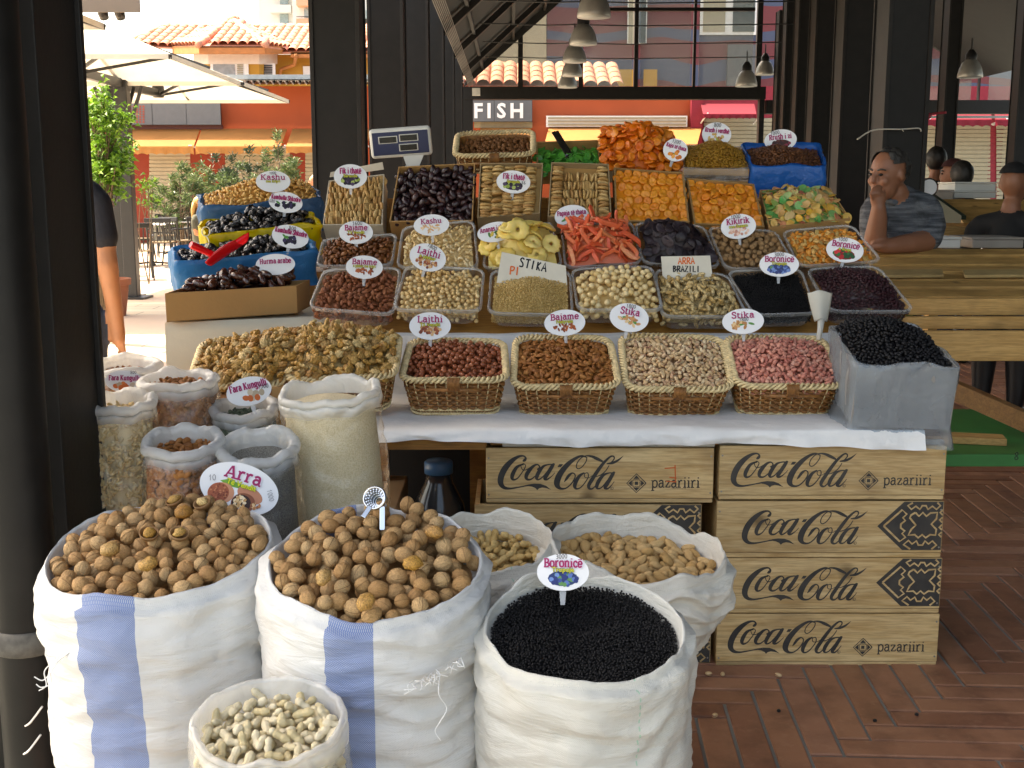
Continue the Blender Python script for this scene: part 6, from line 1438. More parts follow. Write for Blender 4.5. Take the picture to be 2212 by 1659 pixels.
# ------------------------------------------------------------------ lettering: slab letters, strokes, blender's own face for small print
SLAB = {  # advance | strokes; ~ smooth curve, * thin
'A': (.74, "*.10,.03 .33,.68|.36,.70 .60,.03|*.20,.23 .50,.23|*.00,.03 .24,.03|*.46,.03 .76,.03"),
'B': (.66, ".17,.03 .17,.67|*.04,.03 .36,.03|*.04,.67 .36,.67|*.2,.36 .36,.36|~.34,.67 .50,.60 .50,.44 .34,.36|~.34,.36 .56,.30 .56,.10 .34,.03"),
'F': (.62, ".17,.03 .17,.67|*.04,.67 .56,.67|*.04,.03 .34,.03|*.17,.36 .42,.36|*.56,.67 .56,.52"),
'H': (.76, ".16,.03 .16,.67|.58,.03 .58,.67|*.16,.36 .58,.36|*.03,.03 .29,.03|*.03,.67 .29,.67|*.45,.03 .71,.03|*.45,.67 .71,.67"),
'K': (.74, ".16,.03 .16,.67|*.16,.30 .56,.66|.28,.42 .58,.03|*.03,.03 .29,.03|*.03,.67 .29,.67|*.45,.67 .68,.67|*.45,.03 .74,.03"),
'L': (.60, ".17,.03 .17,.67|*.04,.67 .31,.67|*.04,.03 .54,.03|*.54,.03 .54,.2"),
'P': (.64, ".17,.03 .17,.67|*.04,.03 .34,.03|*.04,.67 .36,.67|~.34,.67 .54,.62 .54,.38 .34,.32|*.2,.32 .36,.32"),
'R': (.72, ".17,.03 .17,.67|*.04,.03 .31,.03|*.04,.67 .36,.67|~.34,.67 .53,.62 .53,.40 .34,.35|*.2,.35 .36,.35|.36,.34 .58,.03|*.50,.03 .72,.03"),
'S': (.58, "~.48,.54 .38,.68 .16,.66 .10,.50 .28,.38 .48,.26 .44,.06 .20,.02 .08,.16|*.48,.68 .48,.5|*.08,.02 .08,.2"),
'T': (.64, ".32,.03 .32,.67|*.06,.67 .58,.67|*.18,.03 .46,.03|*.06,.67 .06,.5|*.58,.67 .58,.5"),
'a': (.56, "~.10,.40 .22,.49 .38,.46 .42,.34 .42,.08|~.42,.30 .20,.30 .09,.17 .17,.04 .34,.06 .42,.16|*.42,.03 .56,.03"),
'b': (.58, ".14,.03 .14,.70|*.02,.70 .14,.70|~.14,.40 .30,.49 .49,.40 .49,.12 .30,.02 .14,.10"),
'c': (.50, "~.44,.36 .34,.48 .16,.45 .08,.26 .16,.06 .34,.03 .45,.13"),
'd': (.58, ".44,.06 .44,.70|*.30,.70 .44,.70|*.44,.03 .56,.03|~.44,.40 .28,.49 .09,.40 .09,.12 .28,.02 .44,.10"),
'e': (.54, "~.10,.27 .46,.27 .42,.44 .26,.49 .10,.38 .09,.14 .24,.02 .46,.12"),
'g': (.56, "~.40,.40 .26,.49 .10,.40 .10,.24 .26,.16 .40,.24 .40,.40|~.14,.14 .10,.04 .40,.02 .44,-.12 .24,-.2 .08,-.12|*.42,.46 .54,.46"),
'h': (.64, ".14,.03 .14,.70|*.02,.70 .14,.70|~.14,.38 .30,.49 .46,.42 .47,.28 .47,.03|*.02,.03 .26,.03|*.36,.03 .60,.03"),
'i': (.32, ".16,.03 .16,.48|*.04,.48 .16,.48|*.03,.03 .29,.03|.16,.62 .16,.70"),
'j': (.32, "~.18,.48 .18,.0 .10,-.16 -.02,-.14|*.05,.48 .18,.48|.18,.62 .18,.70"),
'k': (.64, ".14,.03 .14,.70|*.02,.70 .14,.70|*.14,.22 .44,.46|.26,.30 .48,.03|*.02,.03 .26,.03|*.34,.47 .56,.47|*.38,.03 .62,.03"),
'l': (.32, ".16,.03 .16,.70|*.04,.70 .16,.70|*.03,.03 .29,.03"),
'm': (.92, ".14,.03 .14,.47|*.02,.47 .14,.47|~.14,.38 .28,.49 .42,.42 .43,.28 .43,.03|~.43,.38 .57,.49 .72,.42 .73,.28 .73,.03|*.02,.03 .26,.03|*.33,.03 .54,.03|*.63,.03 .86,.03"),
'n': (.64, ".14,.03 .14,.47|*.02,.47 .14,.47|~.14,.38 .30,.49 .46,.42 .47,.28 .47,.03|*.02,.03 .26,.03|*.36,.03 .60,.03"),
'o': (.56, "~.28,.49 .10,.42 .08,.24 .12,.08 .28,.03 .45,.08 .48,.26 .44,.42 .28,.49"),
'p': (.58, ".14,-.18 .14,.47|*.02,.47 .14,.47|*.02,-.18 .28,-.18|~.14,.40 .30,.49 .49,.40 .49,.12 .30,.02 .14,.10"),
'r': (.48, ".14,.03 .14,.47|*.02,.47 .14,.47|~.14,.34 .26,.48 .42,.46|*.02,.03 .30,.03"),
's': (.48, "~.40,.40 .30,.49 .14,.45 .12,.33 .26,.27 .40,.18 .36,.05 .18,.02 .08,.10"),
't': (.42, "~.16,.60 .16,.12 .24,.03 .38,.08|*.04,.46 .36,.46"),
'u': (.64, "~.14,.47 .14,.14 .24,.03 .42,.08 .46,.18|.46,.06 .46,.47|*.02,.47 .14,.47|*.34,.47 .46,.47|*.46,.03 .58,.03"),
'v': (.60, ".10,.46 .29,.04|*.29,.04 .48,.46|*.00,.47 .20,.47|*.38,.47 .58,.47"),
'z': (.52, "*.08,.46 .44,.46|.42,.45 .10,.05|*.08,.04 .46,.04|*.08,.46 .08,.36|*.46,.04 .46,.16"),
'D': (.70, ".17,.03 .17,.67|*.04,.03 .34,.03|*.04,.67 .34,.67|~.32,.67 .56,.56 .58,.34 .54,.12 .32,.03"), ' ': (.30, ""), '.': (.2, ".1,.0 .1,.06"),
}
class Ink:
    """flat print in a plane: colour per vertex, every stroke on its own hair-thin level"""
    def __init__(s, o, r, u, n): s.o, s.r, s.u, s.n = Vector(o), Vector(r), Vector(u), Vector(n); s.v = []; s.f = []; s.c = []; s.k = 0
    def P(s, x, y): return s.o + s.r * x + s.u * y + s.n * (s.k * 2.2e-5)
    def poly(s, pts, col):
        s.k += 1; b = len(s.v); s.v += [s.P(*p) for p in pts]; s.f.append(tuple(range(b, b + len(pts)))); s.c += [col] * len(pts)
    def ell(s, cx, cy, rx, ry, col, rot=0, n=14): s.poly([(cx + rx * cos(a) * cos(rot) - ry * sin(a) * sin(rot), cy + rx * cos(a) * sin(rot) + ry * sin(a) * cos(rot)) for a in [2 * pi * k / n for k in range(n)]], col)
    def stroke(s, pts, col, w=None):          # pts (x,y[,halfwidth])
        s.k += 1; b = len(s.v); P = [(p[0], p[1], p[2] if len(p) > 2 else w) for p in pts]; k = len(P)
        for i in range(k):
            dx = P[min(i + 1, k - 1)][0] - P[max(i - 1, 0)][0]; dy = P[min(i + 1, k - 1)][1] - P[max(i - 1, 0)][1]; l = math.hypot(dx, dy) or 1; nx, ny = -dy / l, dx / l
            s.v += [s.P(P[i][0] + nx * P[i][2], P[i][1] + ny * P[i][2]), s.P(P[i][0] - nx * P[i][2], P[i][1] - ny * P[i][2])]; s.c += [col, col]
        for i in range(k - 1): s.f.append((b + 2 * i, b + 2 * i + 1, b + 2 * i + 3, b + 2 * i + 2))
    def slab(s, text, cx, cy, h, col, rot=0, wmax=None, arch=0, bold=.062):
        def adv(ch): return SLAB[{'ë': 'e'}.get(ch, ch)][0]
        tot = sum(adv(ch) for ch in text); sc = h / .7; 
        sx = sc if not wmax else min(sc * 1.1, wmax / tot)
        x = -tot / 2 * sx; ca, sa = cos(rot), sin(rot)
        for ch in text:
            base = {'ë': 'e'}.get(ch, ch)
            strokes = SLAB[base][1] + ("|.16,.60 .16,.66|.38,.60 .38,.66" if ch == 'ë' else "")
            for st in strokes.split('|'):
                if not st: continue
                thin = st[0] == '*'; curve = st[0] == '~'; st = st.lstrip('*~'); pts = [tuple(map(float, p.split(','))) for p in st.split()]
                if curve: pts = [tuple(p) for p in smoothpath(pts, 3)]
                out = []
                for px_, py_ in pts:
                    X = x + px_ * sx; Yv = (py_ - .35) * sc + arch * (1 - (X / (tot * sx / 2)) ** 2) * h
                    out.append((cx + X * ca - Yv * sa, cy + X * sa + Yv * ca))
                if not curve and len(out) == 2 and not thin: pass
                s.stroke(out, col, (bold * .72 if thin else bold) * sc)
            x += adv(ch) * sx
    def hand(s, digits, cx, cy, h, col, rot=0, w=.05):
        D = {'0': "~.25,.9 .05,.6 .1,.1 .3,.0 .45,.4 .4,.8 .25,.9", '1': ".1,.65 .3,.95 .22,.0", '2': "~.05,.7 .25,.95 .42,.7 .2,.3 .02,.02|.02,.02 .45,.05", '3': "~.05,.85 .35,.95 .4,.65 .2,.5 .42,.3 .3,.0 .02,.1", '6': "~.4,.95 .1,.6 .05,.15 .3,.0 .42,.25 .25,.45 .08,.3", '8': "~.25,.5 .05,.75 .25,.97 .42,.75 .25,.5 .02,.25 .2,.0 .45,.2 .25,.5", '5': ".4,.95 .1,.95 .08,.55|~.08,.55 .35,.6 .42,.3 .25,.0 .02,.1", 'K': ".1,.0 .1,.9|.4,.9 .12,.45 .42,.0", 'G': "~.42,.8 .2,.95 .05,.5 .2,.02 .42,.2 .42,.45 .25,.42", '.': ".1,.0 .14,.06", ' ': "", 'A': ".0,.0 .25,.95 .48,.0|.1,.35 .4,.35", 'R': ".05,.0 .08,.95|~.06,.92 .42,.85 .35,.5 .1,.45|.2,.45 .48,.0", 'B': ".05,.0 .05,.95|~.05,.95 .4,.8 .1,.52|~.1,.52 .48,.35 .05,.0", 'Z': ".05,.9 .45,.92 .02,.02 .5,.05", 'I': ".22,.95 .2,.0", 'L': ".08,.95 .06,.03 .45,.05", 'S': "~.42,.85 .2,.98 .05,.75 .35,.4 .35,.08 .02,.08", 'T': ".25,.0 .27,.92|.0,.9 .5,.95", 'P': ".05,.0 .06,.95|~.06,.92 .45,.85 .35,.5 .08,.45", 'U': "~.05,.95 .05,.2 .25,.0 .42,.2 .45,.95", 'C': "~.42,.8 .2,.95 .05,.5 .2,.02 .42,.15", 'D': ".05,.0 .05,.95|~.05,.95 .45,.7 .4,.2 .05,.0", 'O': "~.25,.9 .05,.6 .1,.1 .3,.0 .45,.4 .4,.8 .25,.9"}
        x = -len(digits) * .3 * h; ca, sa = cos(rot), sin(rot)
        for ch in digits:
            for st in D.get(ch, "").split('|'):
                if not st: continue
                cv = st[0] == '~'; pts = [tuple(map(float, p.split(','))) for p in st.lstrip('~').split()]
                if cv: pts = [tuple(p) for p in smoothpath(pts, 4)]
                s.stroke([(cx + (x + p[0] * h) * ca - (p[1] - .5) * h * sa, cy + (x + p[0] * h) * sa + (p[1] - .5) * h * ca) for p in pts], col, w * h)
            x += .6 * h
    def face(s, text, cx, cy, h, col, rot=0, bold=.0, wmax=None, shear=0):
        cu = bpy.data.curves.new("tmp", 'FONT'); cu.body = text; cu.size = h * 1.38; cu.align_x = 'CENTER'; cu.align_y = 'CENTER'; cu.offset = bold * h; cu.resolution_u = 2; cu.shear = shear
        ob = bpy.data.objects.new("tmp", cu); me = bpy.data.meshes.new_from_object(ob); V = np.array([v.co[:2] for v in me.vertices]); F_ = [tuple(p.vertices) for p in me.polygons]
        bpy.data.objects.remove(ob); bpy.data.curves.remove(cu); bpy.data.meshes.remove(me)
        if not len(V): return
        w_ = V[:, 0].max() - V[:, 0].min(); k = min(1, wmax / w_) if wmax else 1; ca, sa = cos(rot), sin(rot); s.k += 1; b = len(s.v)
        mx = (V[:, 0].max() + V[:, 0].min()) / 2; my = (V[:, 1].max() + V[:, 1].min()) / 2
        for vx, vy in V: X, Yv = (vx - mx) * k, vy - my; s.v.append(s.P(cx + X * ca - Yv * sa, cy + X * sa + Yv * ca)); s.c.append(col)
        s.f += [tuple(i + b for i in f) for f in F_]
    def build(s, name, parent, mat=None):
        me = bpy.data.meshes.new(name); me.from_pydata([tuple(p) for p in s.v], [], s.f); a = me.attributes.new('ink', 'FLOAT_COLOR', 'POINT')
        a.data.foreach_set('color', np.array([(c[0], c[1], c[2], 1.0) for c in s.c], dtype=np.float32).ravel()); me.materials.append(mat or M_ink); me.update()
        o = bpy.data.objects.new(name, me); link(o, parent); return o
t = NT("printed ink"); t.P(Base_Color=t.attr('ink', 'Color'), Roughness=.5); t.p.inputs['Specular IOR Level'].default_value = .3; M_ink = t.m
t = NT("black stencil paint"); v = t.coord(); t.P(Base_Color=t.ramp(t.noise(22, 4, v), [(.35, (.022, .02, .018)), (.72, (.05, .043, .035))]), Roughness=.6); M_sten = t.m
M_card = simple("white laminated card", (.76, .76, .76), .35, .02, 4); M_stake = film("clear card stake", (.8, .82, .83), .4, .15, (.95, .96, .96), 8, bstr=.1)
TITLE, SUB, SUBO = C('9C1E58'), C('C9C63C'), C('5A5A28')
PICS = {  # palette, piece aspect, count, outline colour
'almond': ([C('9A4A20'), C('B05A2C'), C('7E3818')], .5, 26), 'hazelnut': ([C('9A5030'), C('C08A58'), C('7A3C24'), C('D8B080')], .95, 34), 'cashew': ([C('E0B98A'), C('D0A070'), C('EACCA0')], .45, 22),
'plum': ([C('2A2038'), C('3A2C50'), C('181420')], .8, 16), 'fig': ([C('3A2A40'), C('52405C'), C('8AA040'), C('241A2A'), C('A8B860')], .95, 18), 'pist': ([C('C8905A'), C('D8A870'), C('B07A48'), C('E0C090')], .55, 14),
'apricot': ([C('E08A30'), C('C86A1C'), C('F0A850')], .8, 7), 'raisin': ([C('5A2A20'), C('3A1A18'), C('7A3A30'), C('8A2A40')], .8, 22), 'grape': ([C('A8B050'), C('C8A050'), C('D0B070'), C('A87030')], .8, 22),
'coated': ([C('D8A890'), C('E8C8B8'), C('C08878')], .95, 34), 'bilberry': ([C('3A5090'), C('5570B0'), C('2A3870'), C('6A88C0'), C('5A8A50')], .95, 30), 'lingon': ([C('B02020'), C('D03030'), C('2A6A30'), C('1A4A24')], .95, 18), 'pumpkin': ([C('C8642A'), C('D87A38'), C('C8B8A0'), C('B0A088')], .8, 10), 'papaya': ([C('D8602A'), C('C04A20'), C('A8A040')], .4, 6), 'pine': ([C('4A7A3A'), C('D8B850'), C('3A6A30')], .5, 10)}
def price_card(x, y, Y, wpx, hpx, label, title, sub=None, pic=None, price=None, roll=0, lean=12, stake=True, picdy=-.36, tsize=.30, tw=1.5, ty=.38, group="oval price cards"):
    c = at(x, y, Y); k = Y / FPX; hw, hh = wpx / 2 * k, hpx / 2 * k
    view = (Vector((0, 0, CAM_H)) - c).normalized(); r0 = Vector((0, 0, 1)).cross(view).normalized(); n = (view + Vector((0, 0, .0))).normalized(); n = Matrix.Rotation(radians(-lean), 3, r0) @ n
    u0 = n.cross(r0).normalized(); a = radians(roll); r = r0 * cos(a) + u0 * sin(a); u = n.cross(r).normalized()
    t = thing("price_card", label, "price card", c - u0 * hh, group)
    mb = MB(); N = 56; vs = [c + r * (hw * cos(2 * pi * i / N)) + u * (hh * sin(2 * pi * i / N)) for i in range(N)]
    mb.add(vs + [p - n * .0025 for p in vs], [tuple(range(N)), tuple(range(2 * N - 1, N - 1, -1))] + [(i, N + i, N + (i + 1) % N, (i + 1) % N) for i in range(N)]); mb.build("card", M_card, t)
    if stake:
        mb = MB(); b = c - u * hh * .7 - n * .004; mb.slab([b - r * .007, b + r * .007, b + r * .004 - u * .035, b - r * .004 - u * .035], -n * .0015); mb.build("stake", M_stake, t)
    o = c + n * .0003
    if pic:
        ink = Ink(o, r, u, n); pal, asp, cnt = PICS[pic]; rr = random.Random(title + str(x)); px_, py_ = 0, picdy * hh
        if pic in ('plum', 'bilberry', 'pist', 'apricot', 'lingon', 'pine', 'papaya'):
            for q in range(3): ink.ell(px_ + rr.uniform(-.5, .5) * hw, py_ + rr.uniform(-.05, .25) * hh, .16 * hw, .09 * hh, C('4E8A3A'), rr.uniform(-.6, .6))
        if pic in ('fig', 'bilberry', 'raisin', 'lingon'): ink.ell(px_, py_, .58 * hw, .42 * hh, [x_ * .5 for x_ in pal[0]])
        for q in range(cnt):
            a_ = rr.uniform(0, 6.28); d = sqrt(rr.random()); sz = (.9 / sqrt(cnt)) * hw * .55
            ink.ell(px_ + d * .55 * hw * cos(a_), py_ + d * .36 * hh * sin(a_), sz, sz * asp, pal[rr.randrange(len(pal))], rr.uniform(0, 3.1), 10)
        ink.build("picture", t)
    ink = Ink(o + n * .0016, r, u, n); ink.slab(title, 0, ty * hh, tsize * hh * 2 * .8, C('E8E0EC'), 0, tw * hw * 1.02, .04, .10); ink.slab(title, 0, ty * hh, tsize * hh * 2 * .8, TITLE, 0, tw * hw, .04, .068); ink.build("title_lettering", t)
    if sub:
        ink = Ink(o + n * .0034, r, u, n); ink.face(sub, 0, (ty - .40) * hh, .26 * hh, SUBO, 0, .09, 1.24 * hw); ink.face(sub, 0, (ty - .40) * hh, .26 * hh, SUB, 0, .02, 1.22 * hw); ink.build("subtitle_lettering", t)
    if price:
        ink = Ink(o + n * .0046, r, u, n); px_, py_, ph = price[1] * hw, price[2] * hh, price[3] * hh; ink.hand(price[0], px_, py_, ph, C('1A1A22'), price[4] if len(price) > 4 else .08, .055); ink.build("handwritten_price", t)
    return t
pc = price_card
pc(590, 392, 4.50, 72, 46, "oval card reading Kashu behind the roasted cashews", "Kashu", "me kripë", None, ("1000", 0, .78, .26), 0)
pc(617, 437, 4.36, 71, 45, "oval plum card on the slate blue lined box", "Kumbulla Shkodre", None, 'plum', ("680", -.78, -.05, .3), -8, tw=1.74, picdy=-.28, tsize=.27)
pc(627, 511, 4.13, 78, 50, "oval plum card on the yellow lined box", "Kumbulla Shkodre", None, 'plum', ("800", .05, .74, .34), -12, tw=1.74, picdy=-.3, tsize=.27)
pc(595, 571, 3.98, 83, 46, "oval card reading Hurma arabe behind the glossy dates", "Hurma arabe", None, None, None, 2, tw=1.6, ty=.30)
pc(757, 381, 4.28, 70, 52, "oval fig card on the pale fig box", "Fik i thatë", "Sarande", 'fig', None, 0, tw=1.3, ty=.44, picdy=-.30)
pc(1109, 393, 4.28, 72, 49, "oval fig card on the five-column fig box", "Fik i thatë", "Sarande", 'fig', ("K6", .62, .0, .3), -5, tw=1.3, ty=.44, picdy=-.30)
pc(769, 502, 4.08, 72, 50, "oval almond card on the upper left tub", "Bajame", "Të Vendit", 'almond', ("1600", .1, .80, .36), 0, tw=1.36, ty=.40)
pc(787, 577, 3.86, 79, 51, "oval almond card on the lower left tub", "Bajame", "e pjekur me kripë", 'almond', None, -3, tw=1.36, ty=.44)
pc(932, 486, 4.08, 76, 46, "oval cashew card on the upper tub of cashews", "Kashu", None, 'cashew', None, 4, tw=1.2, ty=.36, picdy=-.3)
pc(924, 556, 3.86, 79, 60, "tilted oval hazelnut card between the cashew and hazelnut tubs", "Lajthi", "e pjekur", 'hazelnut', ("1800", .1, .82, .3, -.25), -16, tw=1.3, ty=.36)
pc(1070, 501, 4.04, 78, 43, "tilted oval pineapple card left of the pineapple rings", "Ananas i thatë", None, 'pine', None, 11, tw=1.66, ty=.36, picdy=-.25)
pc(1235, 467, 4.20, 73, 49, "oval papaya card behind the candied papaya", "Papaja të thata", None, 'papaya', None, 5, tw=1.7, ty=.30, picdy=-.34, tsize=.26)
pc(1459, 324, 4.47, 52, 48, "small tilted oval apricot card by the apricot heap", "Kajsi të thata", None, 'apricot', ("1200", -.1, .72, .32), -16, tw=1.66, ty=.28, tsize=.22)
pc(1548, 290, 4.70, 61, 50, "oval grape card above the golden raisins", "Rrush i verdhë", None, 'grape', ("800", .0, .78, .34), -6, tw=1.66, ty=.30, tsize=.24)
pc(1686, 303, 4.72, 67, 46, "oval grape card above the blue bag of raisins", "Rrush i zi", None, 'raisin', ("1000", -.3, .74, .34), 6, tw=1.4, ty=.32)
pc(1595, 489, 4.10, 74, 54, "oval card reading Kikirik on the sesame-coated peanuts", "Kikirik", "me Susam", 'coated', ("1000", -.1, .80, .32), 7, tw=1.34, ty=.42)
pc(1825, 540, 4.00, 78, 54, "oval red-berry card at the right end of the upper tubs", "Boronicë", "e kuqe", 'lingon', ("1000", -.2, .82, .3), -8, tw=1.5, ty=.42)
pc(1683, 571, 3.88, 83, 54, "oval blueberry card on the tub of bilberries", "Boronicë", "Tropoje", 'bilberry', ("3000", 0, .80, .32), 0, tw=1.5, ty=.42)
pc(929, 704, 3.62, 90, 61, "oval hazelnut card on the basket of red-brown hazelnuts", "Lajthi", "Të Vendit", 'hazelnut', None, 0, tw=1.24, ty=.48, picdy=-.3)
pc(1220, 697, 3.60, 89, 58, "oval almond card on the basket of natural almonds", "Bajame", "Natyrale", 'almond', None, 4, tw=1.4, ty=.44)
pc(1359, 686, 3.62, 85, 63, "tilted oval pistachio card left of the pale pistachio basket", "Stika", None, 'pist', ("1800", .0, .80, .28), -10, tw=1.0, ty=.42, picdy=-.25)
pc(1605, 694, 3.62, 89, 56, "oval pistachio card on the basket of pink pistachios", "Stika", None, 'pist', ("1800", .05, .14, .3), 4, tw=1.1, ty=.48, picdy=-.36)
pc(538, 845, 2.90, 98, 64, "tilted oval pumpkin seed card on the grey-green seeds", "Fara Kungulli", None, 'pumpkin', ("1500", .66, .10, .3, -.1), 12, tw=1.66, ty=.36)
pc(268, 823, 3.10, 78, 48, "oval pumpkin seed card half hidden by the black post", "Fara Kungulli", None, 'pumpkin', ("800", .5, .8, .3), -4, tw=1.66, ty=.26)
pc(1216, 1236, 2.02, 117, 84, "oval blueberry card on the sack of black bilberries", "Boronicë", "Tropoje", 'bilberry', ("3000", -.05, .84, .26), 0, tw=1.5, ty=.48, picdy=-.34)
# the big walnut card with its own picture
c = at(517, 1056, 2.36); k = 2.36 / FPX
big_card = pc(517, 1056, 2.36, 176, 114, "large tilted oval walnut card reading Arra on the left walnut sack", "Arra", None, None, None, -21, lean=8, tw=.95, ty=.54, tsize=.30)
view = (Vector((0, 0, CAM_H)) - c).normalized(); r0 = Vector((0, 0, 1)).cross(view).normalized(); nn = Matrix.Rotation(radians(-8), 3, r0) @ view; u0 = nn.cross(r0); a = radians(-21); rv = r0 * cos(a) + u0 * sin(a); uv_ = nn.cross(rv)
ink = Ink(c + nn * .0003, rv, uv_, nn); hw, hh = 88 * k, 57 * k
ink.poly([(-.52 * hw, .10 * hh), (-.35 * hw, .24 * hh), (.0, .20 * hh), (.1 * hw, .02 * hh), (-.3 * hw, -.02 * hh)], C('6FA03A'))
ink.ell(.30 * hw, -.12 * hh, .34 * hw, .30 * hh, C('C08060'), -.2, 24)
ink.ell(-.40 * hw, -.36 * hh, .33 * hw, .42 * hh, C('C88A68'), .3, 26); ink.ell(-.46 * hw, -.36 * hh, .26 * hw, .38 * hh, C('A4583A'), .3, 26); rr = random.Random(5)
for q in range(46): a_ = rr.uniform(0, 6.28); d = sqrt(rr.random()) * .9; ink.ell(-.46 * hw + d * .24 * hw * cos(a_), -.36 * hh + d * .36 * hh * sin(a_), .03 * hw, .022 * hw, [C('7E3C26'), C('C07850'), C('8E4A30')][q % 3], rr.uniform(0, 3), 8)
ink.ell(.20 * hw, -.50 * hh, .30 * hw, .40 * hh, C('8A4E34'), .35, 26); ink.ell(.16 * hw, -.52 * hh, .24 * hw, .34 * hh, C('3A2018'), .35, 26)
for q in range(30): a_ = rr.uniform(0, 6.28); d = sqrt(rr.random()) * .9; ink.ell(.12 * hw + d * .17 * hw * cos(a_), -.52 * hh + d * .28 * hh * sin(a_), .05 * hw, .036 * hw, [C('E0BC88'), C('C89860'), C('F0D8B0')][q % 3], rr.uniform(0, 3), 9)
for q in range(16): ink.ell(rr.uniform(.40, .62) * hw, rr.uniform(-.62, -.40) * hh, .05 * hw, .035 * hw, [C('E0BC88'), C('C08050'), C('9A5A38')][q % 3], rr.uniform(0, 3), 9)
ink.build("picture", big_card)
ink = Ink(c + nn * .0036, rv, uv_, nn); ink.face("Të Vendit", .02 * hw, .17 * hh, .21 * hh, C('6A7A18'), 0, .07, 1.30 * hw); ink.face("Të Vendit", .02 * hw, .17 * hh, .21 * hh, C('D8DC2A'), 0, .025, 1.28 * hw); ink.build("subtitle_lettering", big_card)
ink = Ink(c + nn * .0042, rv, uv_, nn); ink.hand("1000", .80 * hw, .10 * hh, .20 * hh, C('6A6A70'), -1.0, .04); ink.hand("10", -.72 * hw, .12 * hh, .24 * hh, C('55555C'), .4, .04); ink.build("handwritten_price", big_card)
# hand lettered paper cards
M_paper = simple("cream paper", (.66, .62, .52), .8, .08, 12, .3, 20)
def paper_card(pts, Y, label, lines):
    q = [at(x, y, Y + dy) for (x, y, dy) in pts]; t = thing("paper_card", label, "price card", (q[0] + q[1]) / 2)
    n = (q[1] - q[0]).cross(q[3] - q[0]).normalized(); mb = MB(); mb.slab(q, -n * .002); mb.build("paper", M_paper, t); r = (q[1] - q[0]).normalized(); u = n.cross(r); o = (q[0] + q[1] + q[2] + q[3]) / 4 + n * .0006
    for (txt, x, y, h, col, rot, w_) in lines: ink = Ink(o, r, u, n); ink.hand(txt, x, y, h, col, rot, w_); ink.build("hand_lettering", t); o = o + n * .0015
BLK, ORG = C('15151A'), C('D8641E')
paper_card([(1070, 626, -.03), (1226, 626, -.03), (1222, 574, -.011), (1084, 544, 0)], 3.93, "cream paper card hand-lettered STIKA standing in the pine nuts", [("STIKA", .004, .032, .032, BLK, -.2, .08), ("PI", -.058, .012, .030, ORG, -.1, .08)])
paper_card([(1432, 606, -.02), (1540, 606, -.02), (1534, 552, 0), (1428, 554, 0)], 3.94, "small paper card hand-lettered ARRA BRAZILI in the brazil nuts", [("ARRA", .0, .026, .024, ORG, .02, .09), ("BRAZILI", .0, -.002, .022, BLK, .0, .09)])
# FISH
f0 = at(1075, 239, FY - .21); ink = Ink(f0 + Vector((0, -.01, 0)), (1, 0, 0), (0, 0, 1), (0, -1, 0)); kf = FY / FPX; ink.k = 40
[ink.face(ch, dx * kf, 0, 30 * kf, (.8, .8, .8), 0, .045) for ch, dx in (("F", -40), ("I", -18), ("S", 8), ("H", 40))]; ink.build("lettering", fish)

# ------------------------------------------------------------------ drink crates stacked under the table
CC = [  # script strokes traced as (x, y, half width)
 [(392, 190, 6), (410, 180, 14), (420, 160, 9), (398, 140, 8), (350, 148, 13), (290, 188, 22), (232, 252, 28), (194, 328, 29), (186, 395, 26), (215, 440, 17), (270, 452, 10), (340, 442, 7), (400, 430, 6), (450, 420, 8)],
 [(402, 222, 6), (375, 226, 9), (335, 250, 15), (303, 305, 19), (293, 345, 17), (308, 368, 10), (345, 352, 6), (385, 300, 5), (412, 255, 5), (418, 228, 4), (396, 214, 5), (376, 235, 4), (392, 272, 4), (425, 272, 4), (460, 250, 4)],
 [(525, 262, 4), (538, 268, 11), (550, 244, 7), (528, 222, 7), (488, 240, 13), (442, 295, 19), (424, 338, 17), (436, 364, 11), (472, 362, 7), (520, 322, 4)],
 [(682, 226, 5), (655, 220, 6), (622, 224, 7), (584, 240, 12), (545, 290, 18), (523, 340, 17), (532, 366, 9), (568, 350, 6), (620, 290, 5), (655, 236, 5)],
 [(692, 219, 4), (676, 224, 15), (648, 270, 18), (612, 330, 18), (598, 358, 14), (620, 364, 9), (660, 336, 4), (692, 300, 3)],
 [(990, 158, 4), (945, 140, 9), (885, 162, 14), (812, 220, 22), (748, 300, 27), (716, 370, 29), (714, 418, 25), (742, 450, 13), (792, 450, 7), (842, 410, 6), (876, 355, 6), (880, 320, 6), (856, 303, 7), (824, 325, 13), (798, 362, 11), (778, 390, 2)],
 [(988, 150, 5), (982, 190, 5), (946, 242, 5), (912, 262, 5), (892, 246, 5), (900, 205, 5), (935, 160, 5), (978, 140, 6), (1030, 144, 11), (1082, 166, 15), (1136, 194, 9)],
 [(1172, 214, 5), (1228, 206, 12), (1280, 180, 9), (1328, 138, 1)],
 [(968, 300, 6), (924, 328, 14), (890, 382, 19), (878, 428, 17), (894, 454, 9), (935, 440, 6), (982, 382, 5), (1004, 335, 5), (996, 302, 5), (968, 312, 4), (974, 345, 4), (1012, 346, 3), (1040, 328, 3)],
 [(1216, 200, 5), (1240, 172, 6), (1240, 148, 7), (1218, 142, 8), (1188, 162, 10), (1142, 210, 14), (1092, 280, 17), (1042, 360, 18), (1010, 418, 17), (1014, 450, 12), (1046, 452, 7), (1090, 402, 4)],
 [(1196, 230, 4), (1166, 280, 5), (1122, 320, 5), (1076, 338, 4)],
 [(1244, 308, 5), (1216, 302, 6), (1186, 305, 7), (1144, 324, 13), (1104, 375, 18), (1084, 424, 17), (1092, 452, 9), (1130, 440, 6), (1180, 376, 5), (1218, 322, 5)],
 [(1254, 300, 4), (1238, 304, 15), (1206, 360, 18), (1172, 420, 18), (1160, 446, 13), (1188, 452, 8), (1224, 416, 4), (1246, 384, 3)]]
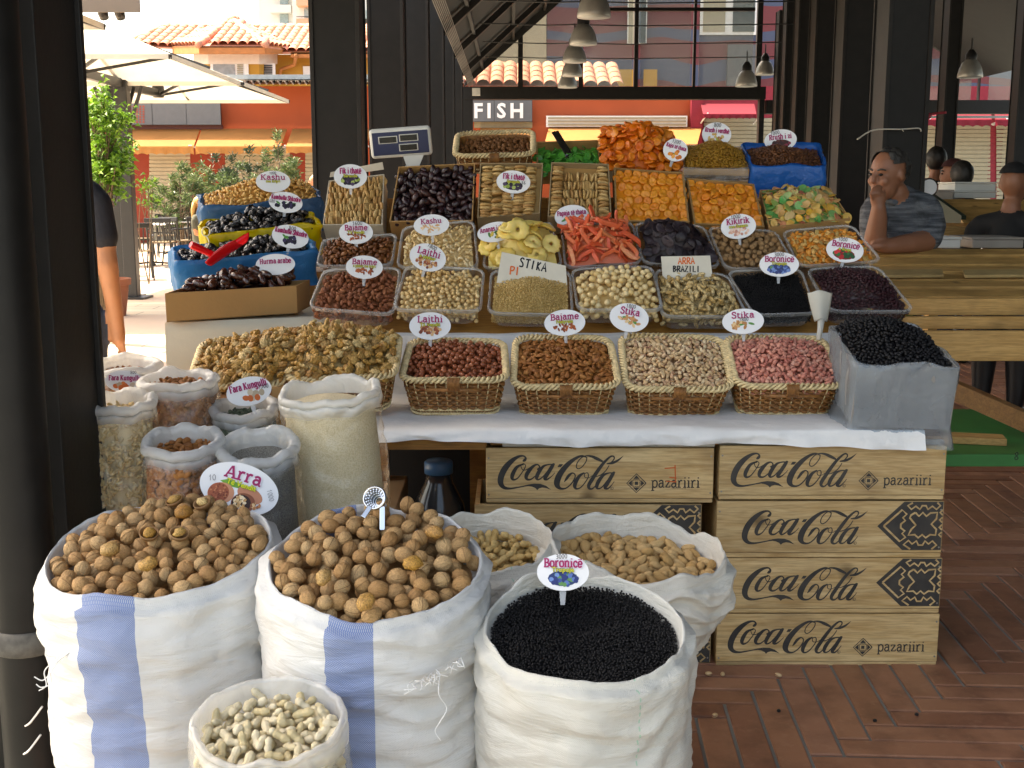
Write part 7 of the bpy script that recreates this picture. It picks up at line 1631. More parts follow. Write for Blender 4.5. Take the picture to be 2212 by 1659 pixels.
def draw_logo(ink, S, dx, dy):
    f = lambda x, y: ((x + dx) * S, -(y + dy) * S)
    for st in CC:
        sm = smoothpath(st, 5); ink.stroke([(*f(p[0], p[1]), max(.8, p[2]) * S) for p in sm], (.03, .03, .03))
    ink.poly([f(*p) for p in ((446, 412), (500, 404), (560, 407), (610, 425), (658, 464), (612, 448), (575, 442), (546, 450), (528, 467), (512, 448), (480, 434), (446, 428))], (.03,) * 3)
    ink.poly([f(*p) for p in ((732, 218), (768, 218), (748, 246), (714, 246))], (.03,) * 3)
    ink.stroke([(*f(1225 + 14 * cos(a), 450 + 14 * sin(a)), 1.6 * S) for a in [2 * pi * q / 14 for q in range(15)]], (.03,) * 3)
    ink.stroke([(*f(1219, 458), 1.5 * S), (*f(1219, 443), 1.5 * S), (*f(1228, 446), 1.5 * S), (*f(1222, 451), 1.5 * S), (*f(1230, 458), 1.5 * S)], (.03,) * 3)
def zig(cx, cy, L_, n, amp, ang):
    out = []
    for q in range(n * 2 + 1): x = -L_ / 2 + L_ * q / (2 * n); y = amp if q % 2 else -amp; out.append((cx + x * cos(ang) - y * sin(ang), cy + x * sin(ang) + y * cos(ang)))
    return out
M_cr = wood("drink crate wood", C('D8BC8A'), C('AE8850'), .9, rough=.55, stain=C('7A5C38'))
M_screw = simple("dull screw head", (.25, .24, .22), .4, .2, metal=.8)
def drink_crate(x0, x1, y0, y1, kind_, label, Yc=3.25, skew=0, logo=True):
    a, b = at(x0, y1, Yc), at(x1, y0, Yc); wd, ht = b.x - a.x, b.z - a.z; S = wd / 2120.0
    t = thing("drink_crate", label, "crate", (a.x + wd / 2, Yc, a.z), "wooden drink crates stacked under the table")
    zs = a.z + ht * .075
    def bx(nm, lo, hi, bev=.0015): mb = MB(); mb.box2(lo, hi); return mb.build(nm, M_cr, t, bevel=bev)
    fb = bx("front_board", (a.x, Yc, zs + .0015), (b.x, Yc + .014, b.z)); bx("bottom_slat", (a.x + .001, Yc + .001, a.z), (b.x - .001, Yc + .015, zs))
    bx("side_board", (a.x, Yc + .0155, a.z + .003), (a.x + .014, Yc + .32, b.z - .004)); bx("side_board", (b.x - .014, Yc + .0155, a.z + .003), (b.x, Yc + .32, b.z - .004)); bx("back_board", (a.x + .015, Yc + .306, a.z + .003), (b.x - .015, Yc + .32, b.z - .004)); bx("floor_board", (a.x + .015, Yc + .016, a.z + .004), (b.x - .015, Yc + .305, a.z + .014))
    for xx, zz in ((.012, .15), (.988, .18), (.012, .82), (.988, .85)):
        mb = MB(); mb.lathe([(.0028, 0), (.0028, .001), (.0012, .0012)], 10, (a.x + wd * xx, Yc, a.z + ht * zz), Matrix.Rotation(radians(90), 3, 'X')); mb.build("screw", M_screw, t)
    o = Vector((a.x, Yc - .0004, b.z)); ink = Ink(o, (1, 0, 0), (0, 0, 1), (0, -1, 0)); sy = ht / (510 * S)
    if kind_ == 'A':
        draw_logo(ink, S, -50, -70 + 4); ink.build("script_lettering", fb, M_sten)
        ink = Ink(o, (1, 0, 0), (0, 0, 1), (0, -1, 0)); f = lambda x, y: ((x - 50) * S, -(y - 70) * S); cx, cy = 1453, 405
        D = lambda r: [f(cx + r, cy), f(cx, cy - r), f(cx - r, cy), f(cx, cy + r)]
        ink.stroke([(*p, 5 * S) for p in D(90) + D(90)[:1]], (.03,) * 3)
        for q in range(4):
            ang = q * pi / 2; ux, uy = cos(ang), sin(ang)
            ink.poly([f(cx + ux * 76, cy + uy * 76), f(cx + ux * 42 - uy * 30, cy + uy * 42 + ux * 30), f(cx + ux * 42 + uy * 30, cy + uy * 42 - ux * 30)], (.03,) * 3)
            ink.stroke([(*f(*p), 3.5 * S) for p in zig(cx + ux * 34, cy + uy * 34, 62, 4, 4, ang + pi / 2)], (.03,) * 3)
        ink.poly([f(cx + 22 * cos(a_), cy + 22 * sin(a_)) for a_ in [pi / 4 + pi / 2 * q for q in range(4)]], (.03,) * 3); ink.build("diamond_emblem", fb, M_sten)
        ink = Ink(o, (1, 0, 0), (0, 0, 1), (0, -1, 0)); ink.slab("pazariiri", (1818 - 50) * S, -(398 - 70) * S, 100 * S, (.03,) * 3, 0, 456 * S, 0, .046); ink.face("E ARDHMJA E TRADITËS", (1850 - 50) * S, -(456 - 70) * S, 9 * S, (.03,) * 3, 0, 0, 390 * S); ink.build("wordmark", fb, M_sten)
    else:
        draw_logo(ink, S, 80, -70 + 24); ink.build("script_lettering", fb, M_sten)
        ink = Ink(o, (1, 0, 0), (0, 0, 1), (0, -1, 0)); f = lambda x, y: ((x - 25) * S, -(y - 85) * S * min(1.02, sy)); K_ = (.03,) * 3
        ink.poly([f(1530, 320), f(1772, 88), (wd - .002, f(0, 88)[1]), (wd - .002, f(0, 548)[1]), f(1775, 548)], K_); ink.build("diamond_emblem", fb, M_sten)
        ink = Ink(o + Vector((0, -.0006, 0)), (1, 0, 0), (0, 0, 1), (0, -1, 0)); lw = 9 * S; W_ = (1, 1, 1); xr = wd / S + 25 - 8
        cl = lambda P_: [(*f(min(p[0], xr), min(540, max(96, p[1]))), lw) for p in P_]
        ink.stroke(cl([(1590, 318), (1755, 165), (1800, 205), (1765, 240), (1790, 265), (1750, 300), (1750, 335), (1790, 365), (1765, 390), (1800, 425), (1748, 465), (1590, 318)]), W_)
        ink.stroke(cl([(1880, 190), (1915, 225), (1950, 190), (1985, 225), (2020, 195), (2085, 190), (2080, 250), (2035, 300), (2085, 350), (2080, 405), (2030, 400), (1990, 430), (1955, 400), (1920, 430), (1885, 400), (1825, 405), (1850, 350), (1890, 310), (1830, 240), (1840, 215), (1880, 190)]), W_)
        ink.stroke(cl([(1850, 98), (1805, 125), (1840, 160), (1880, 130), (1920, 160), (1940, 125), (1975, 125), (1995, 160), (2035, 130), (2075, 160), (2110, 125), (2080, 95)]), W_)
        ink.stroke(cl([(1850, 538), (1785, 495), (1830, 455), (1865, 490), (1905, 460), (1925, 500), (1965, 500), (1985, 460), (2020, 490), (2055, 460), (2095, 500), (2050, 540)]), W_)
        for yy in (190, 260, 330, 400): ink.stroke(cl([(xr, yy - 24), (xr - 26, yy), (xr, yy + 24)]), W_)
        ink.build("emblem_lines", fb, M_cr)
drink_crate(1552, 2046, 963, 1079, 'A', "top drink crate of the right stack under the pale blue bag")
drink_crate(1546, 2040, 1083, 1204, 'B', "second drink crate of the right stack with a large zigzag emblem", 3.252)
drink_crate(1547, 2036, 1206, 1324, 'B', "third drink crate of the right stack with a dark knot", 3.250)
drink_crate(1546, 2030, 1326, 1438, 'A', "bottom drink crate of the right stack standing on the tiles", 3.254)
drink_crate(1050, 1543, 968, 1086, 'A', "top drink crate of the left stack with orange crayon marks", 3.262)
drink_crate(1026, 1516, 1090, 1208, 'B', "second drink crate of the left stack half hidden by the sacks", 3.262)
drink_crate(1034, 1532, 1210, 1326, 'B', "third drink crate of the left stack behind the sacks", 3.265)
drink_crate(1042, 1537, 1328, 1441, 'B', "bottom drink crate of the left stack, only its right end showing", 3.262)
# orange crayon on the left top crate
ink = Ink(at(1460, 1010, 3.2606), (1, 0, 0), (0, 0, 1), (0, -1, 0)); k = 3.26 / FPX
for st in ([(-25, -2), (0, 0)], [(-2, 6), (0, -34)], [(-14, -22), (2, -24)], [(-22, -31), (2, -33)]): ink.stroke([(x * k, y * k) for x, y in st], C('C85A28'), 1.2 * k)
o = ink.build("crayon_marks", None); tag(o, "orange crayon strokes on the top left drink crate", "marks")
# white foam slab and odds and ends between cloth and crates
mb = MB(); a, b = at(1085, 967, 3.27), at(1545, 946, 3.27); mb.box2((a.x, 3.27, a.z + .002), (b.x, 3.8, b.z)); tag(mb.build("foam_slab", simple("grimy white foam", (.55, .53, .48), .8, .15, 14), bevel=.003), "grimy white foam slab between the cloth and the drink crates", "foam slab")
mb = MB(); a, b = at(1552, 961, 3.27), at(2040, 950, 3.27); mb.box2((a.x, 3.27, a.z + .001), (b.x, 3.8, b.z)); tag(mb.build("packing_board", simple("grey board", (.28, .26, .22), .8, .15, 14)), "thin grey board lying on the right stack of drink crates", "board")
# ------------------------------------------------------------------ right side: slatted racks, green shelf, far stall
M_rack = wood("rack plank", C('D2A868'), C('B08444'), 1.0, knots=True); M_rackl = wood("pale loose strip", C('CDB27C'), C('B0925C'), 1.2, knots=False)
M_green = simple("green painted steel", C('2E7A38'), .45, .12, 9)
rk = thing("slatted_rack", "long stepped rack of pine planks on a green steel frame at the right", "rack", (2.3, 4.9, 0))
XR = 2420
for (Y, y0, y1, th) in ((4.50, 715, 780, .030), (4.64, 684, 711, .028), (4.76, 645, 681, .030)):
    a, b = at(1885, y1, Y), at(XR, y0, Y); mb = MB(); mb.box2((a.x, Y, a.z), (b.x, Y + th, b.z)); mb.build("plank", M_rack, rk, bevel=.003)
for (yb, yt, Yb, Yt) in ((640, 625, 4.82, 4.91), (619, 607, 4.94, 5.02), (603, 591, 5.05, 5.125), (586, 575, 5.16, 5.235), (570, 556, 5.27, 5.355), (550, 537, 5.39, 5.475)):
    a, b, c_, d = at(1880, yb, Yb), at(XR, yb, Yb), at(XR, yt, Yt), at(1880, yt, Yt); n = (b - a).cross(d - a).normalized(); mb = MB(); mb.slab([a, b, c_, d], -n * .026); mb.build("plank", M_rack, rk, bevel=.003)
for x0, x1, lb in ((1893, 2034, "pale loose wood strip on the rack beside the cranberries"), (2079, 2214, "pale loose wood strip on the rack near the right edge")):
    a, b, c_, d = at(x0 + 4, 602, 5.04), at(x1 + 4, 601, 5.04), at(x1, 589, 5.12), at(x0, 590, 5.12); n = (b - a).cross(d - a).normalized(); mb = MB(); mb.slab([p + n * .004 for p in (a, b, c_, d)], n * .012); tag(mb.build("wood_strip", M_rackl), lb, "strip")
for X in (1.70, 3.3):
    for Y in (5.44,):
        mb = MB(); mb.box2((X - .02, Y - .02, 0), (X + .02, Y + .02, .70 if Y < 5 else 1.08)); mb.build("leg", M_green, rk)
    mb = MB(); mb.beam((X, 4.6, .69), (X, 5.46, 1.06), .035, .035); mb.build("rail", M_green, rk)
gs = thing("green_shelf", "low green steel shelf under the slatted rack", "shelf", (2.2, 4.8, .34))
mb = MB(); mb.box2((1.62, 4.38, .375), (3.6, 5.3, .385)); mb.build("shelf_plate", M_green, gs)
mb = MB(); mb.box2((1.62, 4.365, .338), (3.6, 4.379, .386)); mb.build("front_edge", M_green, gs, bevel=.002)
for X in (1.66, 3.4):
    mb = MB(); mb.box2((X, 5.2, 0), (X + .03, 5.23, .374)); mb.build("leg", M_green, gs)
p8 = Ink(at(2197, 985, 4.3645), (1, 0, 0), (0, 0, 1), (0, -1, 0)); p8.hand("8", 0, 0, .03, (.03, .05, .03), 0, .07); p8.build("painted_number", gs)
mb = MB(); mb.beam(at(2052, 838, 4.95), at(2260, 930, 4.55), .045, .08); tag(mb.build("timber_beam", M_crate2, bevel=.003), "stout timber beam lying slanted on the green shelf", "beam")
mb = MB(); mb.beam(Vector((1.72, 4.62, .40)), Vector((1.98, 4.56, .40)), .10, .028); tag(mb.build("plank_offcut", M_rack, bevel=.002), "short plank offcut lying on the green shelf", "plank")
# second stall farther off
r2 = thing("slatted_stand", "sloping stand of thin pale slats behind the seated man", "stand", at(2110, 513, 7.4))
for k in range(9):
    f = k / 8; yb = 481 - 44 * f; Y = 7.5 + .75 * f; x0 = 2078 - 62 * f; a, b = at(x0, yb, Y), at(2420, yb - 1, Y); mb = MB(); mb.beam(a, b, .05, .022, (0, -.5, 1)); mb.build("slat", M_rack, r2)
for (y0, y1, Y) in ((489, 512, 7.4), (482, 489, 7.48)):
    a, b = at(2012, y1, Y), at(2420, y0, Y); mb = MB(); mb.box2((a.x, Y, a.z), (b.x, Y + .03, b.z)); mb.build("front_board", M_rack, r2)
for x in (2016, 2300):
    a = at(x, 512, 7.45); mb = MB(); mb.box2((a.x, 7.45, 0), (a.x + .06, 7.51, a.z)); mb.build("leg", M_rack, r2)
mb = MB(); mb.beam(at(2012, 437, 8.3), at(2080, 486, 7.52), .03, .12); mb.build("side_board", simple("dark green paint", (.008, .022, .010), .6), r2)
M_foam = simple("white foam box", (.60, .61, .58), .8, .06, 6); M_boxg = simple("grey cardboard", (.28, .26, .23), .85, .1, 6)
for (x0, x1, y0, y1, Y, lb) in ((2062, 2152, 397, 414, 8.9, "white foam box lid on the far stall"), (2060, 2152, 416, 428, 8.85, "white foam box on the far stall"), (2012, 2060, 414, 432, 8.7, "grey open carton on the far stall beside the seated man"), (2014, 2076, 518, 536, 6.4, "pale carton edge beside the seated man's arm"), (2100, 2212, 518, 536, 6.6, "brown carton at the right behind the rack")):
    a, b = at(x0, y1, Y), at(x1, y0, Y); t = thing("stall_box", lb, "box", a); mb = MB(); mb.box2((a.x, Y, a.z), (b.x, Y + .35, b.z)); mb.build("box_body", M_foam if 'foam' in lb or 'pale' in lb else M_boxg, t, bevel=.006)
    mb = MB(); mb.box2((a.x - .005, Y - .005, b.z + .001), (b.x + .005, Y + .355, b.z + .014)); mb.build("lid", M_foam if 'foam' in lb or 'pale' in lb else M_boxg, t, bevel=.004)
ft = thing("far_table", "dark trestle table under the foam boxes of the far stall", "table", at(2100, 470, 8.9)); a = at(2000, 433, 8.7); mb = MB(); mb.box2((a.x, 8.65, a.z - .05), (a.x + 1.6, 9.4, a.z - .004)); mb.build("tabletop", M_rack, ft)
for xx in (a.x + .05, a.x + 1.5):
    mb = MB(); mb.box2((xx, 8.7, 0), (xx + .05, 8.75, a.z - .05)); mb.build("leg", M_rack, ft)
ds = thing("dial_scale", "round-faced hanging dial scale beside the seated man", "scale", at(2000, 425, 7.2)); c = at(2000, 405, 7.2)
RX90 = Matrix.Rotation(radians(90), 3, 'X')
mb = MB(); mb.lathe([(.055, 0), (.058, .01), (.058, .05), (.05, .055)], 24, c, RX90); mb.build("dial_case", M_chrome, ds, True, sharp=40)
mb = MB(); mb.lathe([(.048, .0555), (.001, .0557)], 24, c, RX90, caps=False); mb.build("dial_face", M_card, ds)
mb = MB(); mb.box2((c.x - .03, 7.14, c.z - .12), (c.x + .03, 7.2, c.z - .05)); mb.build("foot", M_chrome, ds, bevel=.004)
# string between the posts
mb = MB(); mb.tube(smoothpath([at(1852, 301, 6.93), at(1888, 281, 6.97), at(1950, 279, 6.97), at(1984, 277, 6.98), at(1990, 284, 6.98)], 5), .0045, 6); mb.tube([at(1948, 279, 6.965), at(1952, 284, 6.96)], .003, 5)
tag(mb.build("tied_string", simple("dirty white cord", (.5, .48, .42), .8), None, True), "dirty white cord tied round the nearest steel post", "cord")
mb = MB(); mb.tube(smoothpath([at(2002, 252, 16.95), at(2016, 246, 16.95), at(2044, 243, 16.95)], 4), [.05] * 3 + [.02] * 6, 6); tag(mb.build("red_tape", M_red, None, True), "scrap of red tape round a far steel post", "tape")
# black sheet added to keep the gap dark, and things under the table
mb = MB(); mb.box2((-.85, 4.02, 0.0), (1.22, 4.03, .655)); tag(mb.build("shade_sheet", simple("under-table shade black", (.010, .010, .011), .9)), "black cloth hung behind the crates under the table", "cloth")
wb = thing("water_bottle", "large dark water bottle with a blue cap under the table", "bottle", (-.235, 3.62, 0)); mb = MB(); mb.lathe([(.085, 0), (.09, .03), (.09, .34), (.08, .40), (.045, .47), (.04, .50)], 24, (-.235, 3.62, 0)); mb.build("bottle_body", simple("dark bottle plastic", (.02, .025, .03), .15, .1), wb, True)
mb = MB(); mb.lathe([(.046, .50), (.046, .535), (.04, .54)], 20, (-.235, 3.62, 0)); mb.build("cap", simple("blue cap", (.03, .12, .28), .4), wb, True)
mb = MB(); mb.box2((-.52, 3.5, 0), (-.36, 3.9, .42)); tag(mb.build("brown_carton", M_carton2, bevel=.004), "brown carton in the dark under the table", "box")
mb = MB(); mb.box2((-.14, 3.75, 0), (-.06, 3.83, .62)); tag(mb.build("table_strut", M_plank), "dark wooden strut under the table beside the bottle", "strut")
# spilt pistachios and berries on the tiles
KP = kprep('pist')
for k, (x, y, nm) in enumerate(((1662, 1455, "spilt pistachio on the tiles nearest the left stack"), (1692, 1456, "spilt pistachio on the tiles between the stacks"), (1812, 1458, "spilt pistachio on the tiles under the bottom crate"), (1675, 1545, "spilt pistachio on the tiles beside the black berry sack"))):
    p = atz(x - 131 if x > 1600 else x, y, .013); R = rot_to(np.array([.1, .1, 1]), k * 1.3) * .0105; single("spilt_pistachio", 'pist', k % 3, R, np.array(p), nm, "pistachio", "spilt pistachios on the floor")
for k, (x, y) in enumerate(((1682, 1535), (1980, 1543), (1890, 1556))):
    p = atz(x, y, .010); single("spilt_berry", 'blackberry', k % 4, np.eye(3) * .0058, np.array(p), ["dropped black berry on the tiles nearest the black berry sack", "dropped black berry farthest right on the tiles", "dropped black berry in the middle of the tiles"][k], "berry", "dropped berries on the floor")
# ------------------------------------------------------------------ people
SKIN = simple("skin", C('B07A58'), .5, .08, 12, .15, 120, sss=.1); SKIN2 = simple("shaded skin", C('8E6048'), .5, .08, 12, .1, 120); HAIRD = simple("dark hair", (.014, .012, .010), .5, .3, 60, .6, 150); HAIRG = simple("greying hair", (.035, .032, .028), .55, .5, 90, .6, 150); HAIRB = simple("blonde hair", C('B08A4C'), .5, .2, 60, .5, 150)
M_navy = simple("navy cotton", (.014, .015, .022), .85, .2, 10, .4, 25, bdist=.01); M_jean = simple("blue denim", (.03, .045, .08), .85, .2, 30, .3, 90)
t = NT("grey patterned shirt"); v = t.coord(); wv = t.n.new("ShaderNodeTexNoise"); wv.inputs['Scale'].default_value = 1; wv.inputs['Detail'].default_value = 5; t.t.links.new(t.coord("Object", (7, 7, 60)), wv.inputs['Vector'])
c = t.ramp(wv.outputs[0], [(.36, C('34383C')), (.5, C('50545A')), (.64, C('6C7074'))]); t.P(Base_Color=c, Roughness=.85, Normal=t.bump(t.noise(16, 4, v, .6, 1.0), .7, .02)); M_shirt = t.m
def ellv(c, r, R=None, sub=3):
    V, F_ = ICO[sub]; R = np.array(R) if R is not None else np.eye(3); return (V * np.array(r)) @ R.T + np.array(c), F_
def capv(pts, n=14):
    mb = MB(); P = [Vector(p[:3]) for p in pts]; r = [p[3] for p in pts]
    d0 = (P[0] - P[1]).normalized(); d1 = (P[-1] - P[-2]).normalized()
    P2 = [P[0] + d0 * r[0] * .85, P[0] + d0 * r[0] * .5] + P + [P[-1] + d1 * r[-1] * .5, P[-1] + d1 * r[-1] * .85]; r2 = [r[0] * .35, r[0] * .8] + r + [r[-1] * .8, r[-1] * .35]
    mb.tube(P2, r2, n); return np.array(mb.v), mb.f
def person(label, parts, mats, loc, vox=.008, extra=(), smooth=4, pose=None):
    """parts: (verts, faces, material index) grown together into one continuous body"""
    t = thing("person", label, "person", loc); V = []; F_ = []; mi = []; b = 0
    for pv, pf, m in parts:
        V += [tuple(p) for p in pv]; F_ += [tuple(int(i) + b for i in f) for f in pf]; mi += [m] * len(pv); b += len(pv)
    me = bpy.data.meshes.new("body"); me.from_pydata(V, [], F_); o = bpy.data.objects.new("body_tmp", me); COL.objects.link(o)
    rm = o.modifiers.new("r", 'REMESH'); rm.mode = 'VOXEL'; rm.voxel_size = vox; rm.use_smooth_shade = True
    s = o.modifiers.new("s", 'SMOOTH'); s.iterations = smooth; s.factor = .5
    dg = bpy.context.evaluated_depsgraph_get(); me2 = bpy.data.meshes.new_from_object(o.evaluated_get(dg)); bpy.data.objects.remove(o)
    bv = [(BVHTree.FromPolygons([tuple(p) for p in pv], [tuple(int(i) for i in f) for f in pf]), m) for pv, pf, m in parts]
    def near(p):
        best, bm_ = 9, 0
        for tr_, m in bv:
            d = tr_.find_nearest(p, best + 1e-4)[3]
            if d is not None and d < best: best, bm_ = d, m
        return bm_
    me2.materials.clear()
    for m in mats: me2.materials.append(m)
    me2.polygons.foreach_set("material_index", np.array([near(p.center) for p in me2.polygons], dtype=np.int32)); me2.polygons.foreach_set("use_smooth", np.ones(len(me2.polygons), dtype=bool)); me2.update(); me2.name = "body"
    ob = bpy.data.objects.new("body", me2); link(ob, t)
    for nm, mbx, mat in extra: mbx.build(nm, mat, t, True)
    return t
def hairmb(c, r, R, keep, sub=4, seed=0, amp=.04):
    V, F_ = ICO[sub]; R = np.array(R); mb = MB(); ok = [keep(p) for p in V]; w_ = (V * (1 + amp * vnoise(V, 4, seed))[:, None] * np.array(r)) @ R.T + np.array(c); mb.add(w_.tolist(), [tuple(f) for f in F_.tolist() if all(ok[i] for i in f)]); return mb
def basis_face(fwd, up=(0, 0, 1)):
    f = Vector(fwd).normalized(); s = f.cross(Vector(up)).normalized(); u = s.cross(f); return np.stack([np.array(f), np.array(-s), np.array(u)], 1)     # x forward, y left, z up
def head_parts(c, fwd, s=1.0, up=(0, 0, 1), m=0):
    B = basis_face(fwd, up); c = np.array(c); P = lambda x, y, z: c + B @ (np.array([x, y, z]) * s)
    out = [(*ellv(P(-.008, 0, .025), np.array([.098, .077, .098]) * s, B), m), (*ellv(P(.028, 0, -.045), np.array([.066, .060, .075]) * s, B), m), (*ellv(P(.060, 0, .030), np.array([.032, .058, .018]) * s, B), m)]
    out.append((*capv([(*P(.088, 0, .022), .010 * s), (*P(.104, 0, -.004), .013 * s), (*P(.108, 0, -.018), .016 * s), (*P(.092, 0, -.024), .014 * s)], 10), m))
    out.append((*ellv(P(.082, 0, -.052), np.array([.016, .028, .012]) * s, B), m)); out.append((*ellv(P(.076, 0, -.094), np.array([.024, .028, .020]) * s, B), m))
    for y in (-1, 1):
        out.append((*ellv(P(-.004, y * .080, -.002), np.array([.017, .008, .030]) * s, B), m)); out.append((*ellv(P(.066, y * .036, -.022), np.array([.026, .024, .024]) * s, B), m))
    eyes = []; brow = []
    for y in (-1, 1):
        V, F_ = ellv(P(.086, y * .031, .010), np.array([.010, .013, .007]) * s, B, 2); e = MB(); e.add(V.tolist(), [tuple(f) for f in F_.tolist()]); eyes.append(e)
    for y in (-1, 1): e = MB(); brow.append(e); e.tube([Vector(P(.088, y * .014, .030)), Vector(P(.088, y * .034, .036)), Vector(P(.074, y * .054, .030))], [.004 * s, .0055 * s, .003 * s], 6)
    return out, eyes, brow, P, B
M_eye = simple("dark eye", (.01, .008, .007), .2, .1)
# the man leaning on the rack
hc = at(1919, 378, 5.46); fw = Vector((-.86, -.50, -.10))
hp, eyes, brow, P, B = head_parts(hc, fw, .96, (0.05, .0, 1))
def A_(x, y, Y, r): p = at(x, y, Y); return (p.x, p.y, p.z, r)
parts = list(hp)
parts.append((*capv([A_(1932, 412, 5.50, .058), A_(1938, 432, 5.52, .062)]), 0))
parts.append((*capv([A_(1940, 446, 5.56, .115), A_(1945, 475, 5.60, .150), A_(1948, 520, 5.64, .155), A_(1948, 570, 5.66, .150)], 20), 1))
parts.append((*capv([A_(1893, 452, 5.56, .075), A_(1945, 441, 5.55, .085), A_(1998, 455, 5.58, .082)], 16), 1))
parts.append((*capv([A_(1891, 456, 5.54, .072), A_(1885, 490, 5.48, .062), A_(1890, 516, 5.42, .058)]), 1))           # his right upper arm, sleeve
parts.append((*capv([A_(1890, 520, 5.40, .050), A_(1892, 505, 5.38, .049), A_(1897, 470, 5.35, .041), A_(1898, 446, 5.33, .032)]), 0))    # forearm up to the mouth
parts.append((*capv([A_(2000, 460, 5.58, .080), A_(2010, 490, 5.56, .072), A_(2004, 516, 5.50, .066)]), 1))          # left sleeve
parts.append((*capv([A_(2000, 522, 5.48, .050), A_(1960, 526, 5.40, .046), A_(1922, 531, 5.36, .036), A_(1906, 532, 5.35, .032)]), 0))     # left forearm along the plank
parts.append((*ellv(at(1897, 430, 5.33), (.036, .030, .044)), 0))
for k, (xo, yo, l) in enumerate(((-6, 0, 1.0), (-1, -3, 1.08), (4, -3, 1.05), (9, -1, .9))):       # curled fingers before the mouth
    parts.append((*capv([A_(1890 + xo, 428 + yo, 5.315, .0105), A_(1888 + xo, 419 + yo * l, 5.30, .0100), A_(1891 + xo, 410 + yo * l, 5.315, .0092), A_(1896 + xo, 405 + yo * l, 5.335, .0082)], 8), 0))
parts.append((*capv([A_(1907, 432, 5.34, .012), A_(1910, 421, 5.35, .011), A_(1909, 412, 5.36, .010)], 8), 0))
parts.append((*ellv(at(1900, 531, 5.34), (.040, .03, .022)), 0))
for k in range(4): parts.append((*capv([A_(1896 - k, 527 + k * 3, 5.33, .010), A_(1886 - k, 529 + k * 3, 5.33, .0095), A_(1881, 532 + k * 2, 5.33, .0085)], 8), 0))
hair = hairmb(P(-.012, 0, .030), np.array([.104, .083, .101]) * .97, B, lambda p: (p[0] < .46 + .16 * p[2] + .12 * nz(p[1] * 5, p[2] * 5) and p[2] > -.5 + .75 * max(0, p[0] + .30) + .1 * nz(p[0] * 7, p[1] * 7)) and not (p[0] > -.12 and p[2] < .22), 5, 3, .10)
collar = MB(); collar.tube([at(1912, 430, 5.46), at(1930, 438, 5.46), at(1958, 424, 5.52)], [.010, .016, .012], 8)
person("balding man in a grey shirt resting on the rack, hand at his mouth", parts, [SKIN2, M_shirt], at(1945, 700, 5.66), .0065, [("hair", hair, HAIRG)] + [("eye", e, M_eye) for e in eyes] + [("eyebrow", e, HAIRG) for e in brow] + [("collar", collar, M_shirt)])
